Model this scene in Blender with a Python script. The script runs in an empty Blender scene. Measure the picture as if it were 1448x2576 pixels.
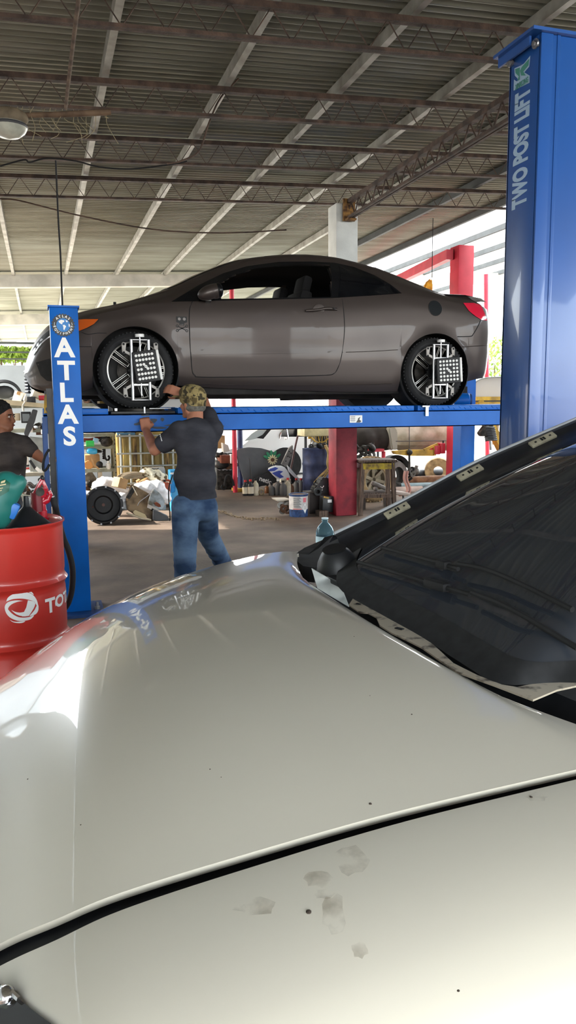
import bpy, bmesh, math, random
import numpy as np
from mathutils import Vector, Matrix, Euler

S = bpy.context.scene
COL = S.collection
rnd = random.Random(7)
R = math.radians

# ------------------------------------------------------------------ camera, light, exposure
# World axes follow the workshop's own grid: +X runs along the lifted car to the right, +Y goes away, Z up.
FPX, IW, IH = 1950.0, 1448, 2576
CAM = Vector((0, 0, 1.5))
CAM_M = (Matrix.Rotation(R(-17.5), 3, 'Z') @ Matrix.Rotation(R(90 - 7.95), 3, 'X') @ Matrix.Rotation(R(-0.5), 3, 'Z'))
cd = bpy.data.cameras.new('camera')
cd.sensor_fit = 'VERTICAL'
cd.sensor_height = 36.0
cd.lens = FPX / IH * 36.0
cd.clip_start = 0.02
cd.clip_end = 500
cam = bpy.data.objects.new('camera', cd)
cam.matrix_world = Matrix.Translation(CAM) @ CAM_M.to_4x4()
COL.objects.link(cam)
S.camera = cam

S.view_settings.view_transform = 'Standard'
S.view_settings.look = 'None'
S.view_settings.gamma = 1.0
S.view_settings.use_curve_mapping = False
S.view_settings.exposure = 0.74

wd = bpy.data.worlds.new('world')
S.world = wd
wd.use_nodes = True
wn = wd.node_tree.nodes
wl = wd.node_tree.links
wn.clear()
sky = wn.new('ShaderNodeTexSky')
sky.sky_type = 'NISHITA'
sky.sun_disc = False
sky.sun_elevation = R(38)
sky.sun_rotation = R(-80)
sky.air_density = 1.3
sky.dust_density = 3.0
bg = wn.new('ShaderNodeBackground')
bg.inputs['Strength'].default_value = 1.35
mixw = wn.new('ShaderNodeMixRGB')
mixw.inputs['Fac'].default_value = 0.6
mixw.inputs['Color2'].default_value = (6.0, 6.2, 6.4, 1)
wl.new(sky.outputs['Color'], mixw.inputs['Color1'])
wl.new(mixw.outputs['Color'], bg.inputs['Color'])
wo = wn.new('ShaderNodeOutputWorld')
wl.new(bg.outputs[0], wo.inputs[0])

sd = bpy.data.lights.new('sun', 'SUN')
sd.energy = 9.0
sd.angle = R(0.6)
sd.color = (1.0, 0.95, 0.86)
sun = bpy.data.objects.new('sun', sd)
sun.rotation_euler = Vector((0.80, -0.27, -0.667)).to_track_quat('-Z', 'Y').to_euler()
COL.objects.link(sun)

S.cycles.use_denoising = True
S.cycles.max_bounces = 10
S.cycles.diffuse_bounces = 6
S.cycles.glossy_bounces = 5
S.cycles.transmission_bounces = 6
S.cycles.transparent_max_bounces = 12
S.cycles.caustics_reflective = False
S.cycles.caustics_refractive = False
S.cycles.sample_clamp_indirect = 12.0

# ------------------------------------------------------------------ placing helpers
def ray(x, y):
    return CAM_M @ Vector(((x - IW / 2) / FPX, -(y - IH / 2) / FPX, -1.0))
def onv(x, y, v):
    d = ray(x, y); return CAM + d * ((v - CAM.y) / d.y)
def onu(x, y, u):
    d = ray(x, y); return CAM + d * ((u - CAM.x) / d.x)
def onz(x, y, z=0.0):
    d = ray(x, y); return CAM + d * ((z - CAM.z) / d.z)
def itp(x, xs, ys):
    return float(np.interp(x, xs, ys))
def smooth_itp(x, xs, ys):
    """monotone-ish cubic interpolation (finite-difference Hermite)"""
    n = len(xs)
    if x <= xs[0]: return ys[0]
    if x >= xs[-1]: return ys[-1]
    k = int(np.searchsorted(xs, x)) - 1
    k = max(0, min(n - 2, k))
    def m(i):
        if i == 0: return (ys[1] - ys[0]) / (xs[1] - xs[0])
        if i == n - 1: return (ys[-1] - ys[-2]) / (xs[-1] - xs[-2])
        a = (ys[i] - ys[i - 1]) / (xs[i] - xs[i - 1]); b = (ys[i + 1] - ys[i]) / (xs[i + 1] - xs[i])
        return 0.0 if a * b <= 0 else 2 * a * b / (a + b)
    h = xs[k + 1] - xs[k]; t = (x - xs[k]) / h
    a = ys[k]; b = ys[k + 1]; ma = m(k) * h; mb = m(k + 1) * h
    t2 = t * t; t3 = t2 * t
    return (2 * t3 - 3 * t2 + 1) * a + (t3 - 2 * t2 + t) * ma + (-2 * t3 + 3 * t2) * b + (t3 - t2) * mb
def spline(pts, n):
    """Catmull-Rom through points (any dimension), n samples per span"""
    P = [np.array(p, float) for p in pts]
    P = [2 * P[0] - P[1]] + P + [2 * P[-1] - P[-2]]
    out = []
    for i in range(1, len(P) - 2):
        for k in range(n):
            t = k / n
            out.append(0.5 * ((2 * P[i]) + (P[i + 1] - P[i - 1]) * t + (2 * P[i - 1] - 5 * P[i] + 4 * P[i + 1] - P[i + 2]) * t * t + (3 * P[i] - P[i - 1] - 3 * P[i + 1] + P[i + 2]) * t ** 3))
    out.append(P[-2])
    return out
def in_poly(x, y, poly):
    c = False
    j = len(poly) - 1
    for i in range(len(poly)):
        xi, yi = poly[i]; xj, yj = poly[j]
        if (yi > y) != (yj > y) and x < (xj - xi) * (y - yi) / (yj - yi) + xi: c = not c
        j = i
    return c

# ------------------------------------------------------------------ materials
MATS = {}
def srgb(r, g, b):
    f = lambda c: (c / 255 / 12.92) if c / 255 <= 0.04045 else ((c / 255 + 0.055) / 1.055) ** 2.4
    return (f(r), f(g), f(b), 1.0)
def mat(name, rgb, rough=0.5, metal=0.0, noise=0.0, scale=8.0, bump=0.0, bump_scale=60.0, coat=0.0, spec=0.5, trans=0.0, ior=1.45, dark=None, stretch=None, emit=0.0, alpha=1.0, detail=6.0, contrast=None):
    """principled material with object-space noise variation between rgb and dark"""
    if name in MATS: return MATS[name]
    m = bpy.data.materials.new(name)
    m.use_nodes = True
    nt = m.node_tree; N = nt.nodes; L = nt.links
    b = N['Principled BSDF']
    c = srgb(*rgb)
    b.inputs['Base Color'].default_value = c
    b.inputs['Roughness'].default_value = rough
    b.inputs['Metallic'].default_value = metal
    b.inputs['IOR'].default_value = ior
    b.inputs['Specular IOR Level'].default_value = spec
    b.inputs['Coat Weight'].default_value = coat
    b.inputs['Coat Roughness'].default_value = 0.05
    b.inputs['Transmission Weight'].default_value = trans
    b.inputs['Alpha'].default_value = alpha
    if emit:
        b.inputs['Emission Color'].default_value = c
        b.inputs['Emission Strength'].default_value = emit
    if noise or bump:
        tc = N.new('ShaderNodeTexCoord')
        src = tc.outputs['Object']
        if stretch:
            mp = N.new('ShaderNodeMapping'); mp.inputs['Scale'].default_value = stretch
            L.new(src, mp.inputs['Vector']); src = mp.outputs['Vector']
    if noise:
        nz = N.new('ShaderNodeTexNoise'); nz.inputs['Scale'].default_value = scale; nz.inputs['Detail'].default_value = detail
        L.new(src, nz.inputs['Vector'])
        rp = N.new('ShaderNodeValToRGB')
        lo, hi = contrast or (0.35, 0.65)
        rp.color_ramp.elements[0].position = lo; rp.color_ramp.elements[1].position = hi
        d = srgb(*dark) if dark else tuple(x * (1 - noise) for x in c[:3]) + (1,)
        rp.color_ramp.elements[0].color = d; rp.color_ramp.elements[1].color = c
        L.new(nz.outputs['Fac'], rp.inputs['Fac']); L.new(rp.outputs['Color'], b.inputs['Base Color'])
        mr = N.new('ShaderNodeMapRange'); mr.inputs['To Min'].default_value = min(1, rough + 0.12); mr.inputs['To Max'].default_value = max(0.02, rough - 0.05)
        L.new(nz.outputs['Fac'], mr.inputs['Value']); L.new(mr.outputs['Result'], b.inputs['Roughness'])
    if bump:
        n2 = N.new('ShaderNodeTexNoise'); n2.inputs['Scale'].default_value = bump_scale; n2.inputs['Detail'].default_value = 4
        L.new(src, n2.inputs['Vector'])
        bp = N.new('ShaderNodeBump'); bp.inputs['Strength'].default_value = bump; bp.inputs['Distance'].default_value = 0.01
        L.new(n2.outputs['Fac'], bp.inputs['Height']); L.new(bp.outputs['Normal'], b.inputs['Normal'])
    MATS[name] = m
    return m

M_blue = mat('lift blue paint', (2, 98, 188), 0.42, noise=0.25, scale=3, dark=(2, 86, 168), spec=.3)
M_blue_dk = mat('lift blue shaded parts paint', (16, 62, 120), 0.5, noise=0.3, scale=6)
M_white = mat('white vinyl', (232, 232, 230), 0.5)
M_black = mat('black rubber', (22, 22, 24), 0.75, noise=0.2, scale=20)
M_blackpl = mat('black plastic', (26, 27, 30), 0.42, noise=0.3, scale=12)
M_steel = mat('bare steel', (150, 150, 152), 0.35, 0.9, noise=0.2, scale=14)
M_chrome = mat('chrome', (225, 225, 228), 0.12, 1.0)
M_greasy = mat('greasy metal', (62, 58, 54), 0.55, 0.5, noise=0.55, scale=18, dark=(24, 22, 20))
M_rustbrown = mat('rusty joist paint', (84, 66, 56), 0.75, noise=0.5, scale=9, dark=(48, 38, 34), bump=0.3)
M_galv = mat('galvanised purlin', (176, 176, 170), 0.5, 0.35, noise=0.3, scale=5, dark=(140, 138, 130))
M_redpaint = mat('dull red paint', (150, 36, 50), 0.55, noise=0.35, scale=5, dark=(112, 30, 42), bump=0.15)
M_redlift = mat('red lift paint', (196, 40, 62), 0.45, noise=0.2, scale=4)
M_wood = mat('grey worn wood', (112, 92, 78), 0.8, noise=0.5, scale=7, dark=(60, 48, 42), stretch=(8, 8, 1), bump=0.3)
M_card = mat('cardboard', (190, 150, 104), 0.85, noise=0.25, scale=6)
M_cardw = mat('pale cardboard', (226, 214, 190), 0.85, noise=0.15, scale=6)
M_sack = mat('white plastic sack', (232, 232, 234), 0.55, noise=0.12, scale=9, bump=0.5, bump_scale=25)
M_yellow = mat('yellow paint', (206, 164, 50), 0.5, noise=0.3, scale=7, dark=(150, 118, 44))
M_beige = mat('dusty beige', (172, 152, 120), 0.8, noise=0.4, scale=10)
M_grey = mat('grey enamel', (140, 144, 142), 0.5, noise=0.3, scale=7)
M_greydk = mat('dark grey plastic', (66, 68, 72), 0.5, noise=0.25, scale=8)
M_skin = mat('skin', (176, 118, 92), 0.55, noise=0.2, scale=14)
M_brownskin = mat('tanned skin', (158, 104, 78), 0.55, noise=0.2, scale=14)
M_tire = mat('tyre rubber', (34, 34, 36), 0.8, noise=0.25, scale=16)
M_mud = mat('muddy tyre', (164, 138, 98), 0.9, noise=0.5, scale=10, dark=(112, 92, 66), bump=0.4)

# ------------------------------------------------------------------ mesh builder
class MB:
    def __init__(s):
        s.b = bmesh.new()
    def verts(s, pts): return [s.b.verts.new(tuple(float(c) for c in p)) for p in pts]
    def face(s, vs):
        try: return s.b.faces.new(vs)
        except ValueError: return None
    def poly(s, pts): s.face(s.verts(pts)); return s
    def box(s, c, d, rot=None, bev=0.0):
        """centre, full size, optional rotation matrix/euler"""
        if rot is None: Mx = Matrix.Identity(3)
        elif isinstance(rot, Matrix): Mx = rot.to_3x3()
        else: Mx = Euler(rot).to_matrix()
        c = Vector(c)
        vs = []
        for k in range(8):
            p = Vector((d[0] * (0.5 if k & 1 else -0.5), d[1] * (0.5 if k & 2 else -0.5), d[2] * (0.5 if k & 4 else -0.5)))
            vs.append(s.b.verts.new(c + Mx @ p))
        fs = [s.face([vs[i] for i in f]) for f in ((0, 2, 3, 1), (4, 5, 7, 6), (0, 1, 5, 4), (2, 6, 7, 3), (0, 4, 6, 2), (1, 3, 7, 5))]
        if bev:
            es = list({e for f in fs for e in f.edges})
            bmesh.ops.bevel(s.b, geom=es, offset=bev, segments=2, profile=0.5, affect='EDGES')
        return s
    def bar(s, p0, p1, w, h, up=(0, 0, 1), bev=0.0):
        p0 = Vector(p0); p1 = Vector(p1); d = p1 - p0; L = d.length; d = d / L
        up = Vector(up)
        if abs(d.dot(up)) > 0.98: up = Vector((0, 1, 0)) if abs(d.y) < 0.9 else Vector((1, 0, 0))
        x = d.cross(up).normalized(); z = x.cross(d).normalized()
        Mx = Matrix((x, d, z)).transposed()
        return s.box((p0 + p1) / 2, (w, L, h), Mx, bev)
    def tube(s, pts, r, seg=8, cap=True, closed=False):
        pts = [Vector([float(c) for c in p]) for p in pts]
        n = len(pts)
        rr = r if hasattr(r, '__len__') else [r] * n
        rings = []
        ref = None
        for i, p in enumerate(pts):
            if closed: t = pts[(i + 1) % n] - pts[i - 1]
            elif i == 0: t = pts[1] - p
            elif i == n - 1: t = p - pts[i - 1]
            else: t = pts[i + 1] - pts[i - 1]
            t = t.normalized() if t.length > 1e-9 else Vector((0, 0, 1))
            if ref is None:
                a = Vector((0, 0, 1)) if abs(t.z) < 0.9 else Vector((1, 0, 0))
                x = t.cross(a).normalized()
            else:
                x = (ref - t * ref.dot(t))
                x = x.normalized() if x.length > 1e-6 else t.orthogonal().normalized()
            ref = x
            y = t.cross(x)
            rings.append([s.b.verts.new(p + (x * math.cos(2 * math.pi * k / seg) + y * math.sin(2 * math.pi * k / seg)) * rr[i]) for k in range(seg)])
        m = n if closed else n - 1
        for i in range(m):
            a = rings[i]; b = rings[(i + 1) % n]
            for k in range(seg):
                s.face([a[k], a[(k + 1) % seg], b[(k + 1) % seg], b[k]])
        if cap and not closed:
            s.face(rings[0][::-1]); s.face(rings[-1])
        return s
    def cyl(s, p0, p1, r, seg=24, r2=None): return s.tube([p0, p1], [r, r if r2 is None else r2], seg)
    def lathe(s, prof, c=(0, 0, 0), axis=(0, 0, 1), seg=32, a0=0.0, a1=2 * math.pi, start=None):
        """profile of (radius, height along axis)"""
        ax = Vector(axis).normalized()
        x = Vector(start) if start else (Vector((1, 0, 0)) if abs(ax.x) < 0.9 else Vector((0, 1, 0)))
        x = (x - ax * x.dot(ax)).normalized(); y = ax.cross(x); c = Vector(c)
        full = abs((a1 - a0) - 2 * math.pi) < 1e-6
        n = seg if full else seg + 1
        rings = []
        for (r, h) in prof:
            if r < 1e-7:
                v = s.b.verts.new(c + ax * h); rings.append([v] * n)
            else:
                rings.append([s.b.verts.new(c + ax * h + (x * math.cos(a0 + (a1 - a0) * k / seg) + y * math.sin(a0 + (a1 - a0) * k / seg)) * r) for k in range(n)])
        for i in range(len(rings) - 1):
            A, B = rings[i], rings[i + 1]
            for k in range(n if full else n - 1):
                q = [A[k], A[(k + 1) % n], B[(k + 1) % n], B[k]]
                u = []
                for w in q:
                    if w not in u: u.append(w)
                if len(u) > 2: s.face(u)
        return s
    def grid(s, P, closed_u=False):
        """P[i][j] points -> quads; returns vert grid"""
        V = [[s.b.verts.new(tuple(float(c) for c in p)) for p in row] for row in P]
        n = len(V)
        for i in range(n if closed_u else n - 1):
            A, B = V[i], V[(i + 1) % n]
            for j in range(len(A) - 1):
                s.face([A[j], A[j + 1], B[j + 1], B[j]])
        return V
    def prism(s, poly, o, ux, uy, depth, bev=0.0):
        """2D outline in plane (o,ux,uy) pushed by depth vector (centred)"""
        o = Vector(o); ux = Vector(ux); uy = Vector(uy); dv = Vector(depth)
        a = [s.b.verts.new(o + ux * p[0] + uy * p[1] - dv * 0.5) for p in poly]
        b = [s.b.verts.new(o + ux * p[0] + uy * p[1] + dv * 0.5) for p in poly]
        n = len(poly)
        fs = [s.face(a[::-1]), s.face(b)]
        for i in range(n):
            fs.append(s.face([a[i], a[(i + 1) % n], b[(i + 1) % n], b[i]]))
        if bev:
            es = list({e for f in fs if f for e in f.edges})
            bmesh.ops.bevel(s.b, geom=es, offset=bev, segments=2, profile=0.5, affect='EDGES')
        return s
    def ball(s, c, r, seg=12, rings=8, rot=None):
        r3 = r if hasattr(r, '__len__') else (r, r, r)
        Mx = Matrix.Identity(3) if rot is None else Euler(rot).to_matrix()
        c = Vector(c)
        V = []
        for i in range(rings + 1):
            th = math.pi * i / rings
            if i in (0, rings):
                V.append([s.b.verts.new(c + Mx @ Vector((0, 0, r3[2] * math.cos(th))))] * seg)
            else:
                V.append([s.b.verts.new(c + Mx @ Vector((r3[0] * math.sin(th) * math.cos(2 * math.pi * k / seg), r3[1] * math.sin(th) * math.sin(2 * math.pi * k / seg), r3[2] * math.cos(th)))) for k in range(seg)])
        for i in range(rings):
            for k in range(seg):
                q = [V[i][k], V[i + 1][k], V[i + 1][(k + 1) % seg], V[i][(k + 1) % seg]]
                u = []
                for w in q:
                    if w not in u: u.append(w)
                if len(u) > 2: s.face(u)
        return s
    def capsule(s, a, b, ra, rb, seg=14):
        """tapered capsule with round ends"""
        a = Vector(a); b = Vector(b); d = (b - a); L = d.length; d = d / max(L, 1e-9)
        pts = []; rr = []
        for k in range(5):
            t = math.pi / 2 * k / 4
            pts.append(a - d * ra * math.cos(t)); rr.append(max(ra * math.sin(t), 1e-4))
        for k in range(5):
            t = math.pi / 2 * k / 4
            pts.append(b + d * rb * math.sin(t)); rr.append(max(rb * math.cos(t), 1e-4))
        return s.tube(pts, rr, seg)
    def mesh(s, name):
        bmesh.ops.recalc_face_normals(s.b, faces=s.b.faces)
        me = bpy.data.meshes.new(name)
        s.b.to_mesh(me); s.b.free()
        return me

WM = {}
def wmat(o): return WM.get(o.name, Matrix.Identity(4))
def obj(name, mb, m, parent=None, smooth=None, local=False, kind=None, label=None, flat=False):
    """link as ONE mesh object. Points are world points unless local (then: parent's own space)"""
    me = mb if isinstance(mb, bpy.types.Mesh) else mb.mesh(name)
    if m is not None:
        for q in (m if isinstance(m, (list, tuple)) else [m]): me.materials.append(q)
    if not flat:
        me.shade_smooth()
        me.set_sharp_from_angle(angle=R(smooth or 38))
    o = bpy.data.objects.new(name, me)
    COL.objects.link(o)
    if parent is not None:
        o.parent = parent
        if local: WM[o.name] = wmat(parent).copy()
        else: o.matrix_parent_inverse = wmat(parent).inverted()
    if kind: o['kind'] = kind
    if label: o['label'] = label
    return o
def thing(name, label, cat, loc=(0, 0, 0), rot=(0, 0, 0), group=None):
    o = bpy.data.objects.new(name, None)
    o.empty_display_size = 0.1
    COL.objects.link(o)
    o.location = loc; o.rotation_euler = rot
    WM[o.name] = Matrix.Translation(Vector(loc)) @ Euler(rot).to_matrix().to_4x4()
    tag(o, label, cat, group)
    return o
def tag(o, label, cat, group=None):
    o['label'] = label; o['category'] = cat
    if group: o['group'] = group
    return o
def single(name, mb, m, label, cat, group=None, smooth=None):
    return tag(obj(name, mb, m, smooth=smooth), label, cat, group)
def dup(root, loc=None, rot=None, label=None, group=None, scale=None):
    def cp(o, parent):
        c = o.copy(); COL.objects.link(c)
        if parent is not None: c.parent = parent
        for ch in [x for x in o.children]: cp(ch, c)
        return c
    r = cp(root, None)
    if loc is not None: r.location = loc
    if rot is not None: r.rotation_euler = rot
    if scale is not None: r.scale = scale
    if label: r['label'] = label
    if group: r['group'] = group
    return r
def evaluated(mb_or_mesh, mods, name='m'):
    """mesh after modifiers [(type, {attr:val})]"""
    me = mb_or_mesh if isinstance(mb_or_mesh, bpy.types.Mesh) else mb_or_mesh.mesh(name)
    o = bpy.data.objects.new('tmp_build', me)
    COL.objects.link(o)
    for i, (t, at) in enumerate(mods):
        md = o.modifiers.new('m%d' % i, t)
        for k, v in at.items(): setattr(md, k, v)
    dg = bpy.context.evaluated_depsgraph_get()
    dg.update()
    out = bpy.data.meshes.new_from_object(o.evaluated_get(dg))
    bpy.data.objects.remove(o)
    out.name = name
    return out
def blob(mb, vox=0.012, smooth=6, factor=0.5):
    """melt overlapping shapes into one continuous skin"""
    return evaluated(mb, [('REMESH', dict(mode='VOXEL', voxel_size=vox, use_smooth_shade=True)), ('SMOOTH', dict(factor=factor, iterations=smooth))], 'skin')
def text_mesh(txt, size, depth=0.002, offset=0.0, align='CENTER', sx=1.0):
    cu = bpy.data.curves.new('t', 'FONT')
    cu.body = txt; cu.size = size; cu.extrude = depth / 2; cu.offset = offset
    cu.align_x = align; cu.align_y = 'CENTER'; cu.resolution_u = 4
    o = bpy.data.objects.new('tmp_text', cu); COL.objects.link(o)
    dg = bpy.context.evaluated_depsgraph_get(); dg.update()
    me = bpy.data.meshes.new_from_object(o.evaluated_get(dg))
    bpy.data.objects.remove(o)
    if sx != 1.0: me.transform(Matrix.Diagonal((sx, 1, 1, 1)))
    return me
def place_mesh(me, o, ux, uy):
    """put a mesh drawn in XY onto plane (o,ux,uy)"""
    ux = Vector(ux).normalized(); uy = Vector(uy).normalized(); uz = ux.cross(uy)
    Mx = Matrix((ux, uy, uz)).transposed().to_4x4()
    me.transform(Matrix.Translation(Vector(o)) @ Mx)
    return me
X, Y, Z = Vector((1, 0, 0)), Vector((0, 1, 0)), Vector((0, 0, 1))
# ------------------------------------------------------------------ the setting
def floor_mat():
    m = mat('stained concrete floor', (132, 114, 98), 0.7, noise=0.5, scale=1.3, dark=(86, 72, 62), bump=0.35, bump_scale=30, contrast=(0.3, 0.7))
    nt = m.node_tree; N = nt.nodes; L = nt.links
    b = N['Principled BSDF']
    src = b.inputs['Base Color'].links[0].from_socket
    tc = N.new('ShaderNodeTexCoord')
    n2 = N.new('ShaderNodeTexNoise'); n2.inputs['Scale'].default_value = 0.55; n2.inputs['Detail'].default_value = 8; n2.inputs['Roughness'].default_value = 0.65
    L.new(tc.outputs['Object'], n2.inputs['Vector'])
    r2 = N.new('ShaderNodeValToRGB'); r2.color_ramp.elements[0].position = 0.36; r2.color_ramp.elements[1].position = 0.6
    r2.color_ramp.elements[0].color = (0.42, 0.39, 0.36, 1); r2.color_ramp.elements[1].color = (1, 1, 1, 1)
    L.new(n2.outputs['Fac'], r2.inputs['Fac'])
    mx = N.new('ShaderNodeMixRGB'); mx.blend_type = 'MULTIPLY'; mx.inputs['Fac'].default_value = 0.8
    L.new(src, mx.inputs['Color1']); L.new(r2.outputs['Color'], mx.inputs['Color2'])
    L.new(mx.outputs['Color'], b.inputs['Base Color'])
    return m
mb = MB(); mb.box((2.5, 3.5, -0.06), (22, 29, 0.12))
obj('floor', mb, floor_mat(), kind='structure')
mb = MB(); mb.box((0, 40, -0.16), (200, 200, 0.1))
obj('ground_outside', mb, mat('sunlit pale gravel yard', (190, 182, 168), 0.9, noise=0.25, scale=0.6), kind='structure')
# cracked slab edge in the floor: a ragged line of crumbled concrete
mb = MB()
p0 = onz(548, 1285, 0); p1 = onz(610, 1304, 0); p2 = onz(700, 1306, 0)
cr = spline([p0, p1, p2], 24)
for p in cr:
    for k in range(3):
        r = rnd.uniform(0.006, 0.018)
        mb.ball((p[0] + rnd.gauss(0, .02), p[1] + rnd.gauss(0, .05), r * 0.4), (r, r * 1.2, r * .7), 6, 4, (rnd.random(), rnd.random(), rnd.random()))
o = single('crumbled_concrete', mb, mat('crumbled concrete', (150, 132, 108), 0.9, noise=0.4, scale=30), 'line of crumbled concrete grit along the slab joint on the floor', 'rubble'); o['kind'] = 'stuff'

# roof: sheets carry on purlins on joists. Everything rises gently to the right.
def zb(u): return 3.98 + 0.042 * u
def m_sheet():
    m = mat('weathered zinc sheet', (158, 160, 148), 0.36, 0.55, noise=0.5, scale=2.2, dark=(134, 135, 122), stretch=(0.35, 2.0, 1), detail=10)
    return m
per = 0.1
prof = [0, .12, .5, .88, 1, .88, .5, .12]
def sheets(v0, v1, u0, u1):
    mb = MB()
    us = [u0 + (u1 - u0) * i / 8 for i in range(9)]
    mb.grid([[(u, v0 + i * per / 8, zb(u) + 0.372 + prof[i % 8] * 0.034) for u in us] for i in range(int((v1 - v0) / (per / 8)) + 1)])
    return mb
mb = sheets(-9.2, 9.15, -3.0, 13.0)
me_ = mb.mesh('sheet')
mb = sheets(9.0, 37.0, -3.0, 7.3); mb.b.from_mesh(me_)
obj('ceiling', mb, m_sheet(), kind='structure', flat=True)
def m_skylight():
    m = mat('milky roof sheet', (226, 228, 222), .5)
    nt = m.node_tree; N = nt.nodes; L = nt.links
    tr = N.new('ShaderNodeBsdfTranslucent'); tr.inputs['Color'].default_value = (.8, .82, .8, 1)
    mx = N.new('ShaderNodeMixShader'); mx.inputs['Fac'].default_value = .75
    L.new(N['Principled BSDF'].outputs[0], mx.inputs[1]); L.new(tr.outputs[0], mx.inputs[2])
    L.new(mx.outputs[0], N['Material Output'].inputs['Surface'])
    return m
obj('ceiling_skylight', sheets(9.0, 37.0, 7.3, 13.0), m_skylight(), kind='structure', flat=True)

M_purlin = M_galv
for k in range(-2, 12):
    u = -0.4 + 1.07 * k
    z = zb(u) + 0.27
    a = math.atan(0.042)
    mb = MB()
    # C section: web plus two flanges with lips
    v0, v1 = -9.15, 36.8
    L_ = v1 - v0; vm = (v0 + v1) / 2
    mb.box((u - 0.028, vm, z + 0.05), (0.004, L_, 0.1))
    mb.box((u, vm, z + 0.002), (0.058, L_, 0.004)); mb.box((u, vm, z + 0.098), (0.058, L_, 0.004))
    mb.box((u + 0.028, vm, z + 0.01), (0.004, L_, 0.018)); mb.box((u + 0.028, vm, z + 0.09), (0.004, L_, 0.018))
    o = obj('roof_purlin', mb, M_purlin if k < 6 else mat('backlit shade purlin', (66, 70, 72), .6, noise=.2, scale=4), kind='structure', flat=True)  # right-hand purlins get a darker grey: backlit shade put into the colour

def joist(v, u0, u1, nm, label, dz=0.0):
    um = (u0 + u1) / 2
    t = thing(nm, label, 'roof joist', (um, v, zb(um) + dz), group='open web joists under the roof')
    n = 2
    mb = MB()
    for s in (-1, 1): mb.bar((u0, v + s * 0.016, zb(u0) + 0.235 + dz), (u1, v + s * 0.016, zb(u1) + 0.235 + dz), 0.03, 0.045)
    obj('top_chord', mb, M_rustbrown, t)
    mb = MB()
    for s in (-1, 1): mb.bar((u0, v + s * 0.014, zb(u0) + dz + 0.01), (u1, v + s * 0.014, zb(u1) + dz + 0.01), 0.026, 0.026)
    obj('bottom_chord', mb, M_rustbrown, t)
    pts = []; k = 0; u = u0
    while u < u1:
        pts.append((u, v, zb(u) + dz + (0.012 if k % 2 == 0 else 0.23))); u += 0.15; k += 1
    mb = MB(); mb.tube(pts, 0.0075, 6)
    obj('web_bar', mb, M_rustbrown, t)
    return t
joist(5.68, -2.95, 8.5, 'roof_joist', 'nearest brown open web roof joist, crossing the top of the view')
joist(7.22, -2.95, 11, 'roof_joist', 'second brown open web joist, just above the ceiling lamp')
joist(8.68, -2.95, 12, 'roof_joist', 'third brown open web joist, between the lamp joist and the column joist')
joist(10.2, -2.95, 12, 'roof_joist', 'farthest brown open web joist, level with the top of the column')
for v in (4.2, 2.7, 1.2): joist(v, -2.95, 8.5, 'roof_joist', 'brown open web joist overhead, mirrored in the windshield')

# girder from the column towards the near right, lying along the view
t = thing('roof_girder', 'deeper lattice girder running from the column head to the right post', 'girder', (3.86, 6.5, 3.83))
mb = MB()
g0, g1 = 9.62, 1.0
mb.bar((3.86, g0, 4.03), (3.86, g1, 4.03), 0.06, 0.05); obj('top_chord', mb, M_rustbrown, t)
mb = MB()
for s in (-1, 1): mb.bar((3.86 + s * 0.022, g0, 3.83), (3.86 + s * 0.022, g1, 3.83), 0.03, 0.03)
obj('bottom_chord', mb, M_rustbrown, t)
pts = []; v = g0; k = 0
while v > g1:
    pts.append((3.86, v, 3.84 if k % 2 == 0 else 4.02)); v -= 0.13; k += 1
mb = MB(); mb.tube(pts, 0.009, 6); obj('web_bar', mb, M_rustbrown, t)
mb = MB(); mb.box((3.86, 9.56, 3.93), (0.16, 0.03, 0.27)); mb.box((3.86, 9.5, 3.8), (0.12, 0.1, 0.02)); obj('end_bracket', mb, mat('rusty yellow bracket', (150, 112, 60), 0.8, noise=0.6, scale=20, dark=(70, 46, 34)), t, label='rusty yellowish end plate')

# cross beams far down the hall
for (v, z, h, w, lab) in ((18.0, 4.16, 0.26, 0.2, 'nearer pale steel cross beam under the far roof'), (25.2, 4.1, 0.3, 0.25, 'farther pale steel cross beam under the far roof'), (35.8, 3.9, 0.4, 0.2, 'last pale beam at the far eave')):
    mb = MB(); mb.bar((-2.95, v, z - 0.27 + 0.13), (13, v, z + 0.55), w, h)
    single('roof_beam', mb, mat('pale beam paint', (196, 192, 180), 0.6, noise=0.3, scale=3), lab, 'roof beam')

# column with white head and red foot
t = thing('roof_column', 'square concrete column painted red below and white above, behind the lifted car', 'column', (3.86, 9.77, 0))
mb = MB(); mb.box((3.86, 9.77, 1.15), (0.3, 0.3, 2.3), bev=0.012); obj('red_shaft', mb, M_redpaint, t, label='dull red painted lower shaft')
mb = MB(); mb.box((3.86, 9.77, 3.16), (0.3, 0.3, 1.73), bev=0.012); obj('white_shaft', mb, mat('chalky white paint', (214, 218, 216), 0.8, noise=0.12, scale=6, bump=0.2), t, label='chalky white upper shaft')

# back wall on the left
M_wall = mat('pale grey plaster', (190, 196, 198), 0.85, noise=0.15, scale=2)
mb = MB(); mb.box((-4.0, 14.05, 1.09), (13.0, 0.15, 2.18))
obj('wall_back', mb, M_wall, kind='structure')
mb = MB(); mb.bar((-10, 13.95, 1.63), (2.5, 13.95, 1.66), 0.06, 0.04)
obj('trim_1', mb, mat('ledge', (150, 156, 156), 0.8), kind='structure')
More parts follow.
